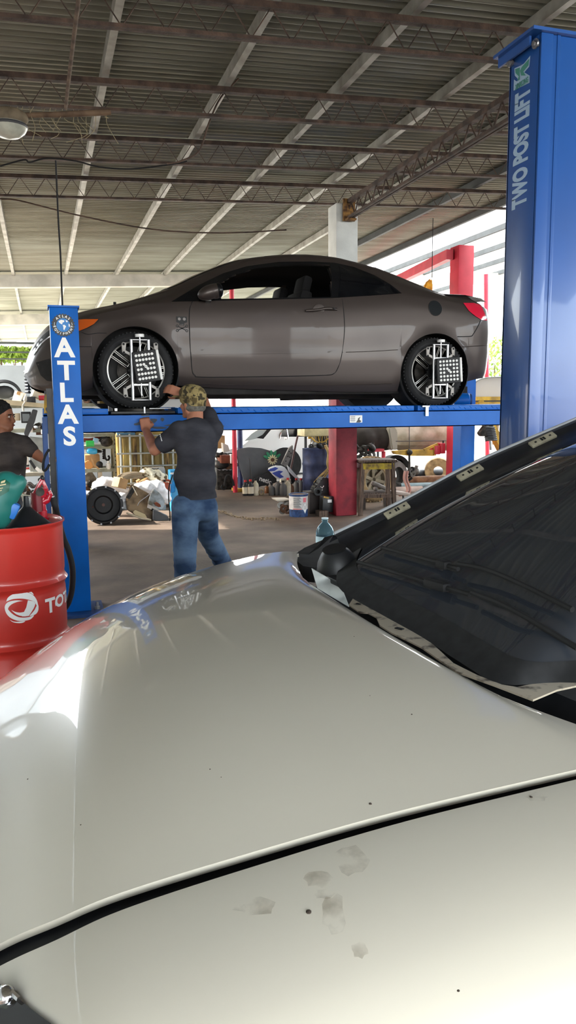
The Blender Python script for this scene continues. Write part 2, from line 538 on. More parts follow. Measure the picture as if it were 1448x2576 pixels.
# unseen walls added to block and shape the light
mb = MB(); mb.box((-3.1, 3.3, 2.98), (0.15, 15, 2.64)); mb.box((-3.1, 3.3, 0.25), (0.15, 15, 0.5))
for v in (-4.0, -1.2, 1.5, 5.2, 8.2, 10.7): mb.box((-3.1, v, 1.4), (0.2, 0.3, 2.0))
obj('wall_left_sun_block', mb, M_wall, kind='structure')  # out of view, added to keep direct sun off the near hall
mb = MB(); mb.box((13.1, 5.0, 2.25), (0.15, 13, 4.5)); obj('wall_right_light_block', mb, M_wall, kind='structure')  # out of view, added to darken the roof near the camera
mb = MB(); mb.box((-8.0, -1.0, 1.75), (0.2, 22, 3.5)); obj('wall_outside_light_block', mb, mat('grey-green light-blocking wall', (112, 120, 100), .9, noise=.4, scale=2), kind='structure')  # out of view, added to cut outdoor light on the hood's nose
# slatted opening over the wall
for i, z in enumerate((2.34, 2.46, 2.62)):
    mb = MB(); mb.bar((-10, 15.0, z), (2.5, 15.0, z), 0.04, 0.025 + 0.015 * (i == 2))
    obj('trim_%d' % (i + 2), mb, mat('eave rail', (70, 72, 66), 0.7), kind='structure')
# ------------------------------------------------------------------ four post lift
PV = 5.685           # near face of the front post
lift = thing('four_post_lift', 'blue four post lift carrying the grey coupe on two long runways', 'lift', (0.185, PV, 0))
def lift_post(u, v, top, nm='post', detail=True):
    mb = MB()
    w, d, t = 0.19, 0.2, 0.012
    mb.box((u, v + t / 2, top / 2), (w, t, top), bev=0.004)
    for s in (-1, 1): mb.box((u + s * (w / 2 - t / 2), v + d / 2 + 0.004, top / 2), (t, d - 0.016, top))
    for s in (-1, 1): mb.box((u + s * (w / 2 - 0.03), v + d, top / 2), (0.045, t, top))
    o = obj(nm, mb, M_blue, lift)
    mb = MB(); mb.box((u, v + d / 2, top + 0.006), (w + 0.02, d + 0.03, 0.012)); obj('post_cap', mb, M_blue, o)
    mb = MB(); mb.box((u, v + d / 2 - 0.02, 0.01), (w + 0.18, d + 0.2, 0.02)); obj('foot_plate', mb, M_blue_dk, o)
    for s in (-1, 1):
        mb = MB()
        mb.cyl((u + s * 0.14, v + 0.03, 0.02), (u + s * 0.14, v + 0.03, 0.07), 0.011, 8); mb.cyl((u + s * 0.14, v + 0.03, 0.02), (u + s * 0.14, v + 0.03, 0.038), 0.022, 6)
        obj('anchor_bolt', mb, M_steel, o)
    return o
UC = 0.187
front_post = lift_post(UC, PV, 2.17)
rear_far = lift_post(4.99, 8.45, 2.17)
rear_near = lift_post(4.99, PV, 2.17)
front_far = lift_post(UC, 8.45, 2.17)
# lettering down the front post
for ch, x, y, hpx in (('A', 162, 874, 46), ('T', 167, 932, 44), ('L', 168, 987, 43), ('A', 171, 1042, 44), ('S', 175, 1097, 44)):
    p = onv(x, y, PV - 0.001)
    me = text_mesh(ch, 0.178, 0.002, 0.0062, sx=1.04)
    cx = sum(v.co.x for v in me.vertices) / len(me.vertices)
    xs = [v.co.x for v in me.vertices]; ys = [v.co.y for v in me.vertices]
    me.transform(Matrix.Translation((-(min(xs) + max(xs)) / 2, -(min(ys) + max(ys)) / 2, 0)))
    place_mesh(me, p, X, Z)
    obj('letter', me, M_white, front_post, flat=True)
bp_ = onv(159, 818, PV - 0.001)
mb = MB(); mb.lathe([(0, 0), (0.073, 0), (0.073, 0.003), (0, 0.003)], bp_, -Y, 48)
for k in range(24):
    a = 2 * math.pi * k / 24
    mb.box((bp_.x + 0.074 * math.cos(a), bp_.y - 0.0015, bp_.z + 0.074 * math.sin(a)), (0.008, 0.003, 0.009), (0, -a, 0))
badge = obj('badge', mb, M_blackpl, front_post)
mb = MB(); mb.lathe([(0, 0), (0.046, 0), (0.046, 0.0015), (0, 0.0015)], bp_ - Y * 0.003, -Y, 40)
obj('globe', mb, mat('globe blue', (40, 120, 190), 0.5), badge)
mb = MB()
for pts in ([(-0.03, 0.024), (-0.012, 0.034), (0.008, 0.03), (0.006, 0.02), (-0.004, 0.016), (-0.006, 0.004), (-0.012, 0.006), (-0.022, 0.012)], [(-0.004, 0.0), (0.008, 0.002), (0.018, -0.008), (0.01, -0.022), (0.004, -0.034), (0.0, -0.026), (0.0, -0.012)], [(0.016, 0.034), (0.03, 0.026), (0.026, 0.018), (0.018, 0.022)], [(0.034, 0.01), (0.042, 0.004), (0.04, -0.012), (0.034, -0.008)]):
    mb.prism([(a * 1.05, b * 1.05) for a, b in pts], bp_ - Y * 0.0052, X, Z, Y * 0.001)
obj('continent', mb, M_white, badge)
def arc_text(txt, c, r, a_mid, step, size, up=True):
    out = []
    n = len(txt)
    for i, ch in enumerate(txt):
        a = a_mid + (-(i - (n - 1) / 2) * step if up else (i - (n - 1) / 2) * step)
        me = text_mesh(ch, size, 0.001, 0.0006)
        ux = Vector((math.sin(a), 0, -math.cos(a))) if up else Vector((-math.sin(a), 0, math.cos(a)))
        uy = Vector((math.cos(a), 0, math.sin(a))) if up else -Vector((math.cos(a), 0, math.sin(a)))
        place_mesh(me, Vector(c) + Vector((math.cos(a), 0, math.sin(a))) * r, ux, uy)
        out.append(me)
    b = bmesh.new()
    for me in out: b.from_mesh(me)
    m2 = bpy.data.meshes.new('t'); b.to_mesh(m2); b.free(); return m2
obj('badge_word', arc_text('ATLAS', bp_ - Y * 0.0042, 0.059, R(90), R(21), 0.024), M_white, badge, flat=True)
obj('badge_word', arc_text('EQUIPMENT', bp_ - Y * 0.0042, 0.059, R(270), R(20), 0.022, False), M_white, badge, flat=True)
for a in (R(8), R(172)):
    mb = MB(); mb.tube([bp_ - Y * 0.0042 + Vector((math.cos(a + d), 0, math.sin(a + d))) * 0.059 for d in (-0.16, -0.05, 0.06, 0.17)], 0.002, 6); obj('badge_bar', mb, M_white, badge)

# runways
ZT = 1.475
def runway(v0, v1, near):
    mb = MB()
    u0, u1 = 0.02, 5.3
    vm = (v0 + v1) / 2
    # side channels and deck
    for v, s in ((v0, 1), (v1, -1)):
        mb.box(((u0 + u1) / 2, v + s * 0.004, 1.36), (u1 - u0, 0.008, 0.14)); mb.box(((u0 + u1) / 2, v + s * 0.03, 1.294), (u1 - u0, 0.06, 0.008)); mb.box(((u0 + u1) / 2, v + s * 0.03, 1.426), (u1 - u0, 0.06, 0.008))
    mb.box(((u0 + u1) / 2, vm, 1.415), (u1 - u0, v1 - v0 - 0.02, 0.01))
    r = obj('runway', mb, M_blue, lift)
    # deck plates standing a little higher, with a gap where the turn plate sits
    for a, b in ((0.02, 0.50), (1.04, 1.28), (1.315, 3.115), (3.15, 5.3)):
        mb = MB(); mb.box(((a + b) / 2, vm, (1.43 + ZT) / 2), (b - a, v1 - v0 - 0.036, ZT - 1.43), bev=0.004)
        d = obj('deck_plate', mb, M_blue, r)
        if near and a > 1.2:
            mb = MB()
            n = int((b - a) / 0.055)
            for i in range(n):
                u = a + 0.03 + i * 0.055
                mb.ball((u, v0 + 0.0175, 1.446 + 0.012 * (i % 2)), (0.017, 0.0035, 0.0045), 8, 5, (0, R(38), 0))
            obj('tread_pattern', mb, M_blue, d)
    if near:
        mb = MB(); mb.box((1.297, v0 + 0.03, 1.45), (0.035, 0.03, 0.044)); obj('rusty_gap_plate', mb, mat('rusty plate', (112, 78, 60), 0.85, noise=0.5, scale=30), r, label='rust brown plate in the deck joint')
        p = onv(895, 1054, v0 - 0.002)
        mb = MB(); mb.box(p, (0.115, 0.002, 0.062)); st = obj('sticker', mb, M_white, r, label='torn white sticker')
        mb = MB()
        for i in range(6): mb.box((p.x - 0.03, p.y - 0.0012, p.z + 0.022 - i * 0.008), (0.045 - 0.006 * (i % 2), 0.0006, 0.003))
        mb.prism([(0.0, -0.03), (0.02, 0.0), (0.012, 0.0), (0.04, 0.02), (0.03, -0.005), (0.05, -0.02), (0.035, -0.03)], p - Y * 0.0012, X, Z, Y * 0.0006)
        obj('print', mb, M_greydk, st)
        # chock pin hung on the edge
        q = onv(1073, 1035, v0 - 0.012)
        mb = MB(); mb.bar(q + Z * 0.045, q - Z * 0.04, 0.03, 0.012); mb.box(q + Vector((-0.01, 0.02, 0.045)), (0.07, 0.05, 0.012)); obj('lock_clip', mb, M_steel, r)
        # worn patches on the paint
        mb = MB()
        for (x, y, w, h) in ((398, 1076, .075, .012), (430, 1070, .06, .01), (385, 1058, .03, .02), (408, 1055, .015, .02), (352, 1066, .05, .015), (560, 1072, .012, .01), (365, 1045, .04, .008)):
            c = onv(x, y, v0 - 0.0006); k = 11; pl = []
            for i in range(k):
                a = 2 * math.pi * i / k; rr = rnd.uniform(0.6, 1.15)
                pl.append((w * rr * math.cos(a), h * rr * math.sin(a)))
            mb.prism(pl, c, X, Z, Y * 0.0008)
        obj('bare_patch', mb, mat('bare grey patch', (66, 74, 86), 0.7), r)
    return r
RV = 6.17
run_near = runway(RV, 6.70, True)
run_far = runway(7.74, 8.27, False)
for u in (UC, 4.99):
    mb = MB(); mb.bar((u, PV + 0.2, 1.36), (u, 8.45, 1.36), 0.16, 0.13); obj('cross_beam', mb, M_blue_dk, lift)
# lock rack, cable sheave housing and yellow guard beside the front post
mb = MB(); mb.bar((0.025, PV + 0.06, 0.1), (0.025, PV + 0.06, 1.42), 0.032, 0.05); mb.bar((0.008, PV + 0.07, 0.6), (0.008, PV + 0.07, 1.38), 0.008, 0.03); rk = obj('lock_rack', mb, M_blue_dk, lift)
mb = MB(); mb.bar((0.066, PV + 0.09, 0.1), (0.066, PV + 0.09, 1.62), 0.042, 0.05); obj('slide_channel', mb, M_blackpl, lift)
mb = MB()
gp = [onv(x, y, PV + 0.1) for x, y in ((117, 992), (117, 1038), (128, 1038))]
mb.tube(gp, 0.010, 6); mb.tube([onv(112, 1000, PV + .1), onv(112, 1040, PV + .1)], 0.004, 6); obj('guard', mb, M_yellow, rk, label='yellow guard bracket')
q = onv(121, 1012, PV + 0.12)
mb = MB(); mb.box(q, (0.045, 0.05, 0.16)); mb.cyl(q + Vector((0.0, -.04, -.05)), q + Vector((0, .02, -.05)), 0.02, 12); obj('latch_box', mb, M_blackpl, rk)

# turn plate under the front wheel
tp = thing('turn_plate', 'black turn plate let into the runway under the front wheel', 'turn plate', (0.77, 6.43, 1.43))
mb = MB(); mb.box((0.77, 6.43, 1.441), (0.5, 0.47, 0.022), bev=0.004); obj('base', mb, M_blackpl, tp)
mb = MB(); mb.lathe([(0, 0.0), (0.2, 0.0), (0.2, 0.018), (0.19, 0.022), (0, 0.022)], (0.77, 6.43, 1.4525), (0, 0, 1), 40); obj('disc', mb, M_greasy, tp)
mb = MB(); mb.box((0.56, 6.2, 1.466), (0.02, 0.02, 0.02)); mb.box((0.78, 6.2, 1.46), (0.012, 0.02, 0.05)); mb.bar((0.82, 6.21, 1.472), (0.99, 6.21, 1.472), 0.01, 0.006); obj('pointer', mb, M_steel, tp)
# yellow jack tray seen between front bumper and wheel
q = onv(277, 1012, 7.0)
t = thing('jack_tray', 'yellow jack tray standing between the runways in front of the wheel', 'jack', (q.x, q.y, 1.30))
mb = MB(); mb.box(q, (0.2, 0.3, 0.02)); obj('tray', mb, M_yellow, t)
mb = MB(); mb.cyl(q - Z * 0.2, q - Z * 0.01, 0.02, 10); mb.cyl((q.x + .05, q.y, q.z - .2), (q.x + .05, q.y, q.z - .01), 0.014, 10); mb.bar((q.x, 6.8, q.z - .2), (q.x, 7.6, q.z - .2), 0.1, 0.05); obj('stem', mb, M_steel, t)
# ------------------------------------------------------------------ blue two post lift, close on the right
M_blue2 = mat('royal blue gloss', (36, 84, 156), 0.3, noise=0.1, scale=2, coat=0.3)
U0, V0, V1 = 2.45, 3.548, 3.812
zt = onv(1360, 82, V0).z
t = thing('two_post_lift', 'tall royal blue lift post standing close on the right', 'lift post', (U0 + 0.15, (V0 + V1) / 2, 0))
mb = MB()
mb.box((U0 + 0.006, (V0 + V1) / 2, zt / 2), (0.012, V1 - V0, zt), bev=0.004)
mb.box((U0 + 0.20, V0 + 0.006, zt / 2), (0.40, 0.012, zt), bev=0.004)
mb.box((U0 + 0.20, V1 - 0.006, zt / 2), (0.40, 0.012, zt))
mb.box((U0 + 0.394, V0 + 0.03, zt / 2), (0.012, 0.06, zt)); mb.box((U0 + 0.394, V1 - 0.03, zt / 2), (0.012, 0.06, zt))
post = obj('column', mb, M_blue2, t)
mb = MB(); mb.box((U0 + 0.035, V0 - 0.004, zt / 2), (0.07, 0.008, zt), bev=0.003); mb.box((U0 + 0.105, V0 - 0.002, zt / 2), (0.02, 0.006, zt), bev=0.002); obj('edge_strip', mb, M_blue2, t)
mb = MB(); mb.box((U0 + 0.17, (V0 + V1) / 2 + 0.02, zt + 0.008), (0.46, 0.36, 0.016)); mb.box((U0 - 0.03, (V0 + V1) / 2 + 0.05, zt - 0.02), (0.012, 0.28, 0.05)); obj('top_plate', mb, M_blue2, t)
for dv in (0.02, 0.24):
    mb = MB(); mb.cyl((U0 - 0.03, V0 + dv, zt - 0.045), (U0 - 0.0, V0 + dv, zt - 0.045), 0.014, 6); mb.cyl((U0 - 0.02, V0 + dv, zt - 0.045), (U0 - 0.012, V0 + dv, zt - 0.045), 0.024, 12); obj('bolt', mb, M_steel, t)
def on_left(x, y):   # point on the post's left face
    return onu(x, y, U0 - 0.0015)
M_vin = mat('pale vinyl lettering', (150, 178, 206), 0.5)
pa = on_left(1309, 521); pb = on_left(1309, 230)
me = text_mesh('TWO POST LIFT', 0.155, 0.002, 0.0075, sx=0.82)
xs = [v.co.x for v in me.vertices]; ys = [v.co.y for v in me.vertices]
me.transform(Matrix.Translation((-(min(xs) + max(xs)) / 2, -(min(ys) + max(ys)) / 2, 0)))
me.transform(Matrix.Diagonal(((pb.z - pa.z) / (max(xs) - min(xs)), 0.135 / (max(ys) - min(ys)), 1, 1)))
cmid = Vector((U0 - 0.0015, (pa.y + pb.y) / 2, (pa.z + pb.z) / 2))
place_mesh(me, cmid, Z, Y)
# reading upwards on a face that looks to -X: text right = +Z, text up = +Y
obj('lettering', me, M_vin, post, flat=True, label='pale lettering reading TWO POST LIFT')
# green emblem over a block word
M_green = mat('emblem green', (52, 130, 116), 0.5)
def lf(poly, off=0.0008):
    mb = MB()
    P = [onu(x, y, U0 - 0.001 - off) for x, y in poly]
    a = mb.verts(P); b = mb.verts([p + X * 0.001 for p in P])
    mb.face(a); mb.face(b[::-1])
    for i in range(len(P)): mb.face([a[i], a[(i + 1) % len(P)], b[(i + 1) % len(P)], b[i]])
    return mb
em = obj('emblem', lf([(1293, 172), (1309, 165), (1317, 160), (1333, 140), (1330, 168), (1318, 182), (1331, 190), (1331, 208), (1291, 228), (1292, 200), (1299, 205), (1303, 200), (1294, 190)]), M_vin, post)
for k, pl in enumerate(([(1312, 168), (1330, 148), (1328, 164), (1315, 180), (1321, 190), (1310, 190), (1307, 178)], [(1295, 174), (1306, 170), (1306, 200), (1300, 204), (1304, 192), (1296, 184)])):
    obj('emblem_leaf', lf(pl, 0.0022), M_green, em)
me = text_mesh('XINKONG', 0.1, 0.001, 0.002)
xs = [v.co.x for v in me.vertices]; ys = [v.co.y for v in me.vertices]
qa = on_left(1296, 221); qb = on_left(1329, 199)
me.transform(Matrix.Translation((-(min(xs) + max(xs)) / 2, -(min(ys) + max(ys)) / 2, 0)))
me.transform(Matrix.Diagonal((abs(qa.y - qb.y) / (max(xs) - min(xs)), 0.028 / (max(ys) - min(ys)), 1, 1)))
place_mesh(me, (qa + qb) / 2 - X * 0.003, -Y, Z)
obj('emblem_word', me, M_green, em, flat=True)
# ------------------------------------------------------------------ red two post lift far behind
VR = 11.8
c0 = onv(1152, 700, VR); c1 = onv(1191, 700, VR)
U_ = c0.x; V1r = U_ / (onv(1130, 700, 1.0).x)
ztr = onv(1152, 615, VR).z
t = thing('red_post_lift', 'red lift post with an overhead beam, behind the tail of the coupe', 'lift post', ((c0.x + c1.x) / 2, VR + 0.1, 0))
mb = MB(); mb.box(((U_ + c1.x) / 2, (VR + V1r) / 2, ztr / 2), (c1.x - U_, V1r - VR, ztr), bev=0.012); obj('column', mb, M_redlift, t)
a = onv(1131, 640, (VR + V1r) / 2); b = onv(940, 735, 16.5)
mb = MB(); mb.bar(a, b, 0.12, 0.16); obj('overhead_beam', mb, M_redlift, t)
q = onv(1172, 1118, VR - 0.03)
mb = MB(); mb.box(q, (0.08, 0.06, 0.24)); mb.cyl(q + Vector((0, -.05, -.13)), q + Vector((0, -.05, .13)), 0.022, 10); obj('arm_hinge', mb, M_yellow, t)
mb = MB(); mb.box(((U_ + c1.x) / 2, VR + .1, 0.01), (0.6, 0.5, 0.02)); obj('base_plate', mb, M_redlift, t)
# ------------------------------------------------------------------ the grey coupe on the lift
CV = 7.215; HW = 0.872
def uz(pts, v): return [onv(x, y, v) for x, y in pts]
_rail = uz([(60, 935), (64, 912), (72, 890), (84, 866), (100, 842), (123, 819), (160, 801), (200, 787), (250, 775), (300, 765), (360, 749), (400, 737), (438, 723), (490, 699), (530, 682), (575, 665), (620, 653), (660, 647), (700, 643), (740, 641), (790, 642), (840, 647), (890, 658), (940, 672), (990, 692), (1040, 715), (1080, 733), (1110, 742), (1150, 746), (1190, 754), (1205, 766), (1216, 785), (1226, 812), (1234, 850), (1237, 900)], 6.64)
def rear_fix(pp, px):
    return [onv(x, y, 6.66) if x >= 1205 else p for p, (x, y) in zip(pp, px)]
RU = [p.x for p in _rail]; RZ = [p.z for p in _rail]
_belt = uz([(66, 925), (90, 880), (123, 845), (160, 825), (200, 806), (250, 790), (300, 779), (360, 766), (430, 759), (500, 754), (560, 753), (700, 750), (835, 748), (930, 743), (1008, 740), (1060, 746), (1110, 752), (1165, 762), (1205, 785), (1226, 815), (1238, 870), (1238, 905)], 6.40)
_belt = rear_fix(_belt, [(0, 0)] * 18 + [(1205, 785), (1226, 815), (1238, 870), (1238, 905)])
BU = [p.x for p in _belt]; BZ = [p.z for p in _belt]
_sill = uz([(62, 945), (75, 968), (95, 978), (130, 985), (200, 986), (240, 975), (450, 970), (480, 972), (560, 976), (750, 982), (900, 986), (990, 985), (1166, 962), (1200, 955), (1225, 945), (1238, 925)], 6.38)
_sill = rear_fix(_sill, [(0, 0)] * 13 + [(1200, 955), (1225, 945), (1238, 925)])
SU = [p.x for p in _sill]; SZ = [p.z for p in _sill]
U_F, U_R = RU[0] + 0.002, min(RU[-1], BU[-1]) - 0.002
WF = ((-0.14, 0.30), (-0.11, 0.42), (-0.07, 0.54), (0.0, 0.66), (0.1, 0.76), (0.25, 0.835), (0.45, 0.868), (0.7, HW), (3.4, HW), (3.65, 0.866), (3.85, 0.84), (3.97, 0.79), (4.04, 0.71), (4.08, 0.62), (4.12, 0.46))
WR_ = ((-0.14, 0.22), (-0.05, 0.36), (0.2, 0.56), (0.8, 0.62), (1.15, 0.64), (1.5, 0.60), (2.0, 0.57), (2.6, 0.565), (3.0, 0.57), (3.4, 0.62), (3.8, 0.63), (4.06, 0.40))
ARCH = [(0.745, 1.778, 0.338), (3.40, 1.772, 0.338)]
def zrail(u): return smooth_itp(u, RU, RZ)
def zbelt(u): return min(smooth_itp(u, BU, BZ), zrail(u) - 0.012)
def zsill(u): return min(smooth_itp(u, SU, SZ), zbelt(u) - 0.02)
def wmax(u): return smooth_itp(u, [a for a, b in WF], [b for a, b in WF])
def wrail(u): return min(smooth_itp(u, [a for a, b in WR_], [b for a, b in WR_]), wmax(u) - 0.05)
def zbot(u):
    z = zsill(u)
    for (uc, zc, r) in ARCH:
        d = u - uc
        if abs(d) < r: z = max(z, zc + math.sqrt(r * r - d * d))
    return z
def wlow(u, z):
    zs, zb_ = zsill(u), zbelt(u)
    h = zb_ - zs
    t = (z - zs) / max(h, 1e-4)
    k = smooth_itp(t, [0, 0.08, 0.22, 0.40, 0.44, 0.64, 0.85, 1.0], [-0.075, -0.038, -0.020, -0.005, -0.008, 0.0, -0.012, -0.045])
    w = wmax(u) + k
    for (uc, zc, r) in ARCH:        # flared lips round the wheels
        d = math.hypot(u - uc, z - zc) - r
        if -0.01 < d < 0.10 and z > zc - 0.1: w += 0.016 * (1 - max(d, 0) / 0.10) ** 2
    return w
def upper(u):
    zb_, zr = zbelt(u), zrail(u)
    wb, wr = wmax(u) - 0.045, wrail(u)
    gh = zr - zb_
    crown = 0.055 if gh > 0.2 else 0.03 + 0.025 * gh / 0.2
    bulge = 0.03 * min(1, gh / 0.25)
    c = [(wb, zb_), (wb - (wb - wr) * 0.33 + bulge, zb_ + gh * 0.42), (wr + (wb - wr) * 0.22 + bulge * .8, zb_ + gh * 0.80), (wr, zr), (wr * 0.62, zr + crown * 0.62), (0.0, zr + crown)]
    return spline(c, 6)
def wside(u, z):
    if z <= zbelt(u): return wlow(u, z)
    s = upper(u)[:19]
    zs = [p[1] for p in s]; ws = [p[0] for p in s]
    return itp(z, zs, ws)
us = [U_F]
while us[-1] < U_R - 0.02:
    d = 0.012 if (us[-1] < 0.2 or us[-1] > 3.85) else 0.022
    us.append(us[-1] + d)
us.append(U_R)
for (uc, zc, r) in ARCH: us += [uc - r - 0.001, uc - r + 0.0005, uc + r - 0.0005, uc + r + 0.001] + [uc + s * r * math.cos(a) for s in (-1, 1) for a in (0.05, 0.12, 0.2, 0.3)]
us = sorted(us)
def section(u, inset=0.0):
    zb_ = zbelt(u); z0 = zbot(u)
    low = [(wlow(u, z0 + (zb_ - z0) * i / 16) - inset, z0 + (zb_ - z0) * i / 16) for i in range(16)]
    up = [(p[0] - inset * (1 if p[0] > 0.1 else 0), p[1] - inset) for p in upper(u)]
    return low + up
HOLE_PX = [(540, 722), (585, 693), (640, 675), (720, 667), (828, 666), (832, 747), (690, 750), (556, 752)]
DLO_PX = [(430, 759), (470, 735), (500, 717), (560, 688), (620, 670), (700, 659), (780, 658), (840, 661), (890, 672), (940, 692), (980, 715), (1010, 738), (930, 744), (835, 750), (700, 753), (560, 756), (480, 758)]
QTR_PX = [(852, 668), (885, 674), (935, 694), (975, 717), (1003, 737), (925, 742), (850, 746)]
def to_px(p):
    q = CAM_M.transposed() @ (Vector(p) - CAM)
    return (IW / 2 + FPX * q.x / -q.z, IH / 2 - FPX * q.y / -q.z)
def uz_of(poly, dz=0.0):
    """pixel outline on the near flank -> (u,z): march out to the body surface"""
    out = []
    for x, y in poly:
        v = CV - HW
        for _ in range(12):
            p = onv(x, y, v); v = CV - wside(p.x, p.z)
        p = onv(x, y, v); out.append((max(U_F + .01, min(p.x, U_R - .012)), p.z))
    return out
HOLE = uz_of(HOLE_PX); DLO = uz_of(DLO_PX); QTR = uz_of(QTR_PX)
def shell(inset, holes):
    mb = MB()
    P = []
    for u in us:
        s = section(u, inset)
        full = [(CV - w, z) for w, z in s] + [(CV + w, z) for w, z in s[::-1][1:]]
        P.append([(u, v, z) for v, z in full])
    mb.grid(P)
    if holes:
        dele = [f for f in mb.b.faces if in_poly(f.calc_center_median().x, f.calc_center_median().z, holes) and abs(f.calc_center_median().y - CV) > 0.45]
        bmesh.ops.delete(mb.b, geom=dele, context='FACES')
    for row in (P[0], P[-1]):
        vs = mb.verts(row); mb.face(vs)
    return mb
M_paint = mat('grey metallic paint', (68, 60, 57), 0.40, 0.5, coat=0.22, noise=0.06, scale=3)
M_glassdk = mat('dark tinted glass', (10, 12, 16), 0.06, spec=0.6)
coupe = thing('coupe', 'dark grey two door coupe raised on the blue lift, facing left', 'car', (2.0, CV, ZT))
obj('body', shell(0.0, HOLE), M_paint, coupe)
obj('cabin_lining', shell(0.022, HOLE), mat('dark cabin lining', (18, 18, 20), 0.95), coupe, flat=True)
def flank(poly, off, cut=None, res=0.05, mirror=False, thick=0.0):
    """panel with an exact outline lying on the car's flank"""
    b = bmesh.new()
    f = b.faces.new([b.verts.new((p[0], 0, p[1])) for p in poly])
    f.normal_update(); bmesh.ops.triangulate(b, faces=[f], ngon_method='EAR_CLIP')
    us_ = [p[0] for p in poly]; zs_ = [p[1] for p in poly]
    def cutp(co, no):
        bmesh.ops.bisect_plane(b, geom=b.verts[:] + b.edges[:] + b.faces[:], plane_co=co, plane_no=no)
    u = min(us_) + res
    while u < max(us_): cutp((u, 0, 0), (1, 0, 0)); u += res
    z = min(zs_) + res
    while z < max(zs_): cutp((0, 0, z), (0, 0, 1)); z += res
    if cut:
        n = len(cut)
        for i in range(n):
            a = cut[i]; c = cut[(i + 1) % n]
            cutp((a[0], 0, a[1]), (c[1] - a[1], 0, -(c[0] - a[0])))
        dele = [f for f in b.faces if in_poly(f.calc_center_median().x, f.calc_center_median().z, cut)]
        bmesh.ops.delete(b, geom=dele, context='FACES')
    for v in b.verts:
        w = wside(v.co.x, v.co.z) + off
        v.co.y = CV + w if mirror else CV - w
    mb = MB(); mb.b.free(); mb.b = b
    return mb
def seam(pts, r=0.0035, close=False, n=8, name='panel_gap', m=None, parent=None):
    q = spline([(a, c) for a, c in pts], n) if not close else spline(pts + [pts[0]], n)
    mb = MB(); mb.tube([(a, CV - wside(a, c) - 0.0005, c) for a, c in q], r, 6)
    return obj(name, mb, m or M_black, parent or coupe)
M_trim = mat('gloss black trim', (14, 15, 18), 0.2)
for mir in (False, True):
    obj('window_trim', flank(DLO, 0.004, HOLE, mirror=mir), M_trim, coupe)
    obj('quarter_window', flank(QTR, 0.0075, mirror=mir), M_glassdk, coupe)
# door
DOOR = uz_of([(478, 766), (476, 800), (478, 850), (480, 900), (484, 935), (492, 945), (520, 948), (700, 946), (820, 943), (842, 938), (853, 915), (862, 870), (865, 820), (862, 775), (861, 752), (700, 754), (560, 757), (484, 760)])
door = obj('door', flank(DOOR, 0.0035), M_paint, coupe)
seam(uz_of([(484, 758), (477, 780), (476, 820), (479, 880), (483, 930), (490, 944), (515, 949), (700, 947), (815, 944), (840, 939), (853, 916), (862, 870), (866, 820), (863, 775), (860, 752)]), 0.004, parent=door)
# chrome-lit lower door edge and character line
seam(uz_of([(483, 893), (600, 891), (750, 889), (862, 886)]), 0.003, name='character_line', m=M_paint, parent=door)
seam(uz_of([(870, 886), (930, 884), (1000, 880)]), 0.003, name='character_line', m=M_paint)
# handle
hp = uz_of([(806, 781)])[0]; hv = CV - wside(*hp)
mb = MB(); mb.lathe([(0, 0.004), (0.045, 0.004), (0.055, 0.001), (0.055, -0.01)], (hp[0] - 0.015, hv, hp[1]), (0, -1, 0), 28)
hd = obj('door_handle', mb, M_paint, door)
a_, b_ = uz_of([(768, 782)])[0], uz_of([(845, 779)])[0]
mb = MB(); mb.tube(spline([(a_[0], hv - 0.012, a_[1]), ((a_[0] * 2 + b_[0]) / 3, hv - 0.04, a_[1] + .006), ((a_[0] + 2 * b_[0]) / 3, hv - 0.04, b_[1] + .004), (b_[0], hv - 0.012, b_[1])], 6), 0.012, 10); obj('grip', mb, M_paint, hd)
mb = MB(); mb.lathe([(0, 0.0), (0.008, 0.0), (0.008, -0.01)], (b_[0] - 0.035, hv - 0.05, b_[1] + 0.003), (0, -1, 0), 16); obj('key_hole', mb, M_black, hd)
# fuel flap
fc = uz_of([(1094, 775)])[0]
fl = [(fc[0] + 0.066 * math.cos(a * math.pi / 16), fc[1] + 0.068 * math.sin(a * math.pi / 16)) for a in range(32)]
obj('fuel_flap', flank(fl, 0.004, res=0.03), mat('blackened flap', (22, 25, 28), 0.7, spec=.2), coupe)
seam(fl, 0.003, True, 3, 'fuel_flap_ring', M_paint)
# lamps
HL = uz_of([(150, 812), (185, 805), (215, 803), (247, 803), (236, 815), (218, 825), (198, 833), (150, 840)])
hl = obj('headlamp', flank(HL, 0.006, res=0.03), mat('amber lamp lens', (190, 84, 22), 0.12, coat=1.0), coupe)
seam(HL[1:7], 0.004, parent=hl)
seam(uz_of([(205, 836), (222, 841), (245, 838), (268, 838)]), 0.003)
seam(uz_of([(197, 872), (230, 872)]), 0.003)
TL = uz_of([(1164, 762), (1190, 762), (1205, 766), (1216, 785), (1224, 807), (1210, 805), (1195, 796), (1178, 782)])
obj('tail_lamp', flank(TL, 0.006, res=0.03), mat('red lamp lens', (206, 28, 60), 0.12, coat=1.0), coupe)
seam(uz_of([(1208, 806), (1202, 820), (1190, 840), (1183, 846), (1150, 847)]), 0.004)
seam(uz_of([(1158, 873), (1190, 871), (1228, 869)]), 0.004, name='bumper_crease', m=M_paint)
seam(uz_of([(470, 964), (600, 968), (800, 970), (985, 966)]), 0.005, name='sill_lip', m=M_paint)
# rear spoiler lip
sp = [onv(x, y, 6.66) for x, y in ((1105, 742), (1150, 744), (1190, 752), (1203, 762))]
mb = MB(); mb.grid([[(p.x, 6.5 + 0.02, p.z - 0.012), (p.x, 6.62, p.z + 0.006), (p.x, CV, p.z + 0.035), (p.x, 2 * CV - 6.62, p.z + 0.006), (p.x, 2 * CV - 6.52, p.z - 0.012)] for p in sp]); obj('spoiler_lip', mb, mat('spoiler paint', (74, 78, 80), 0.3, 0.4), coupe)
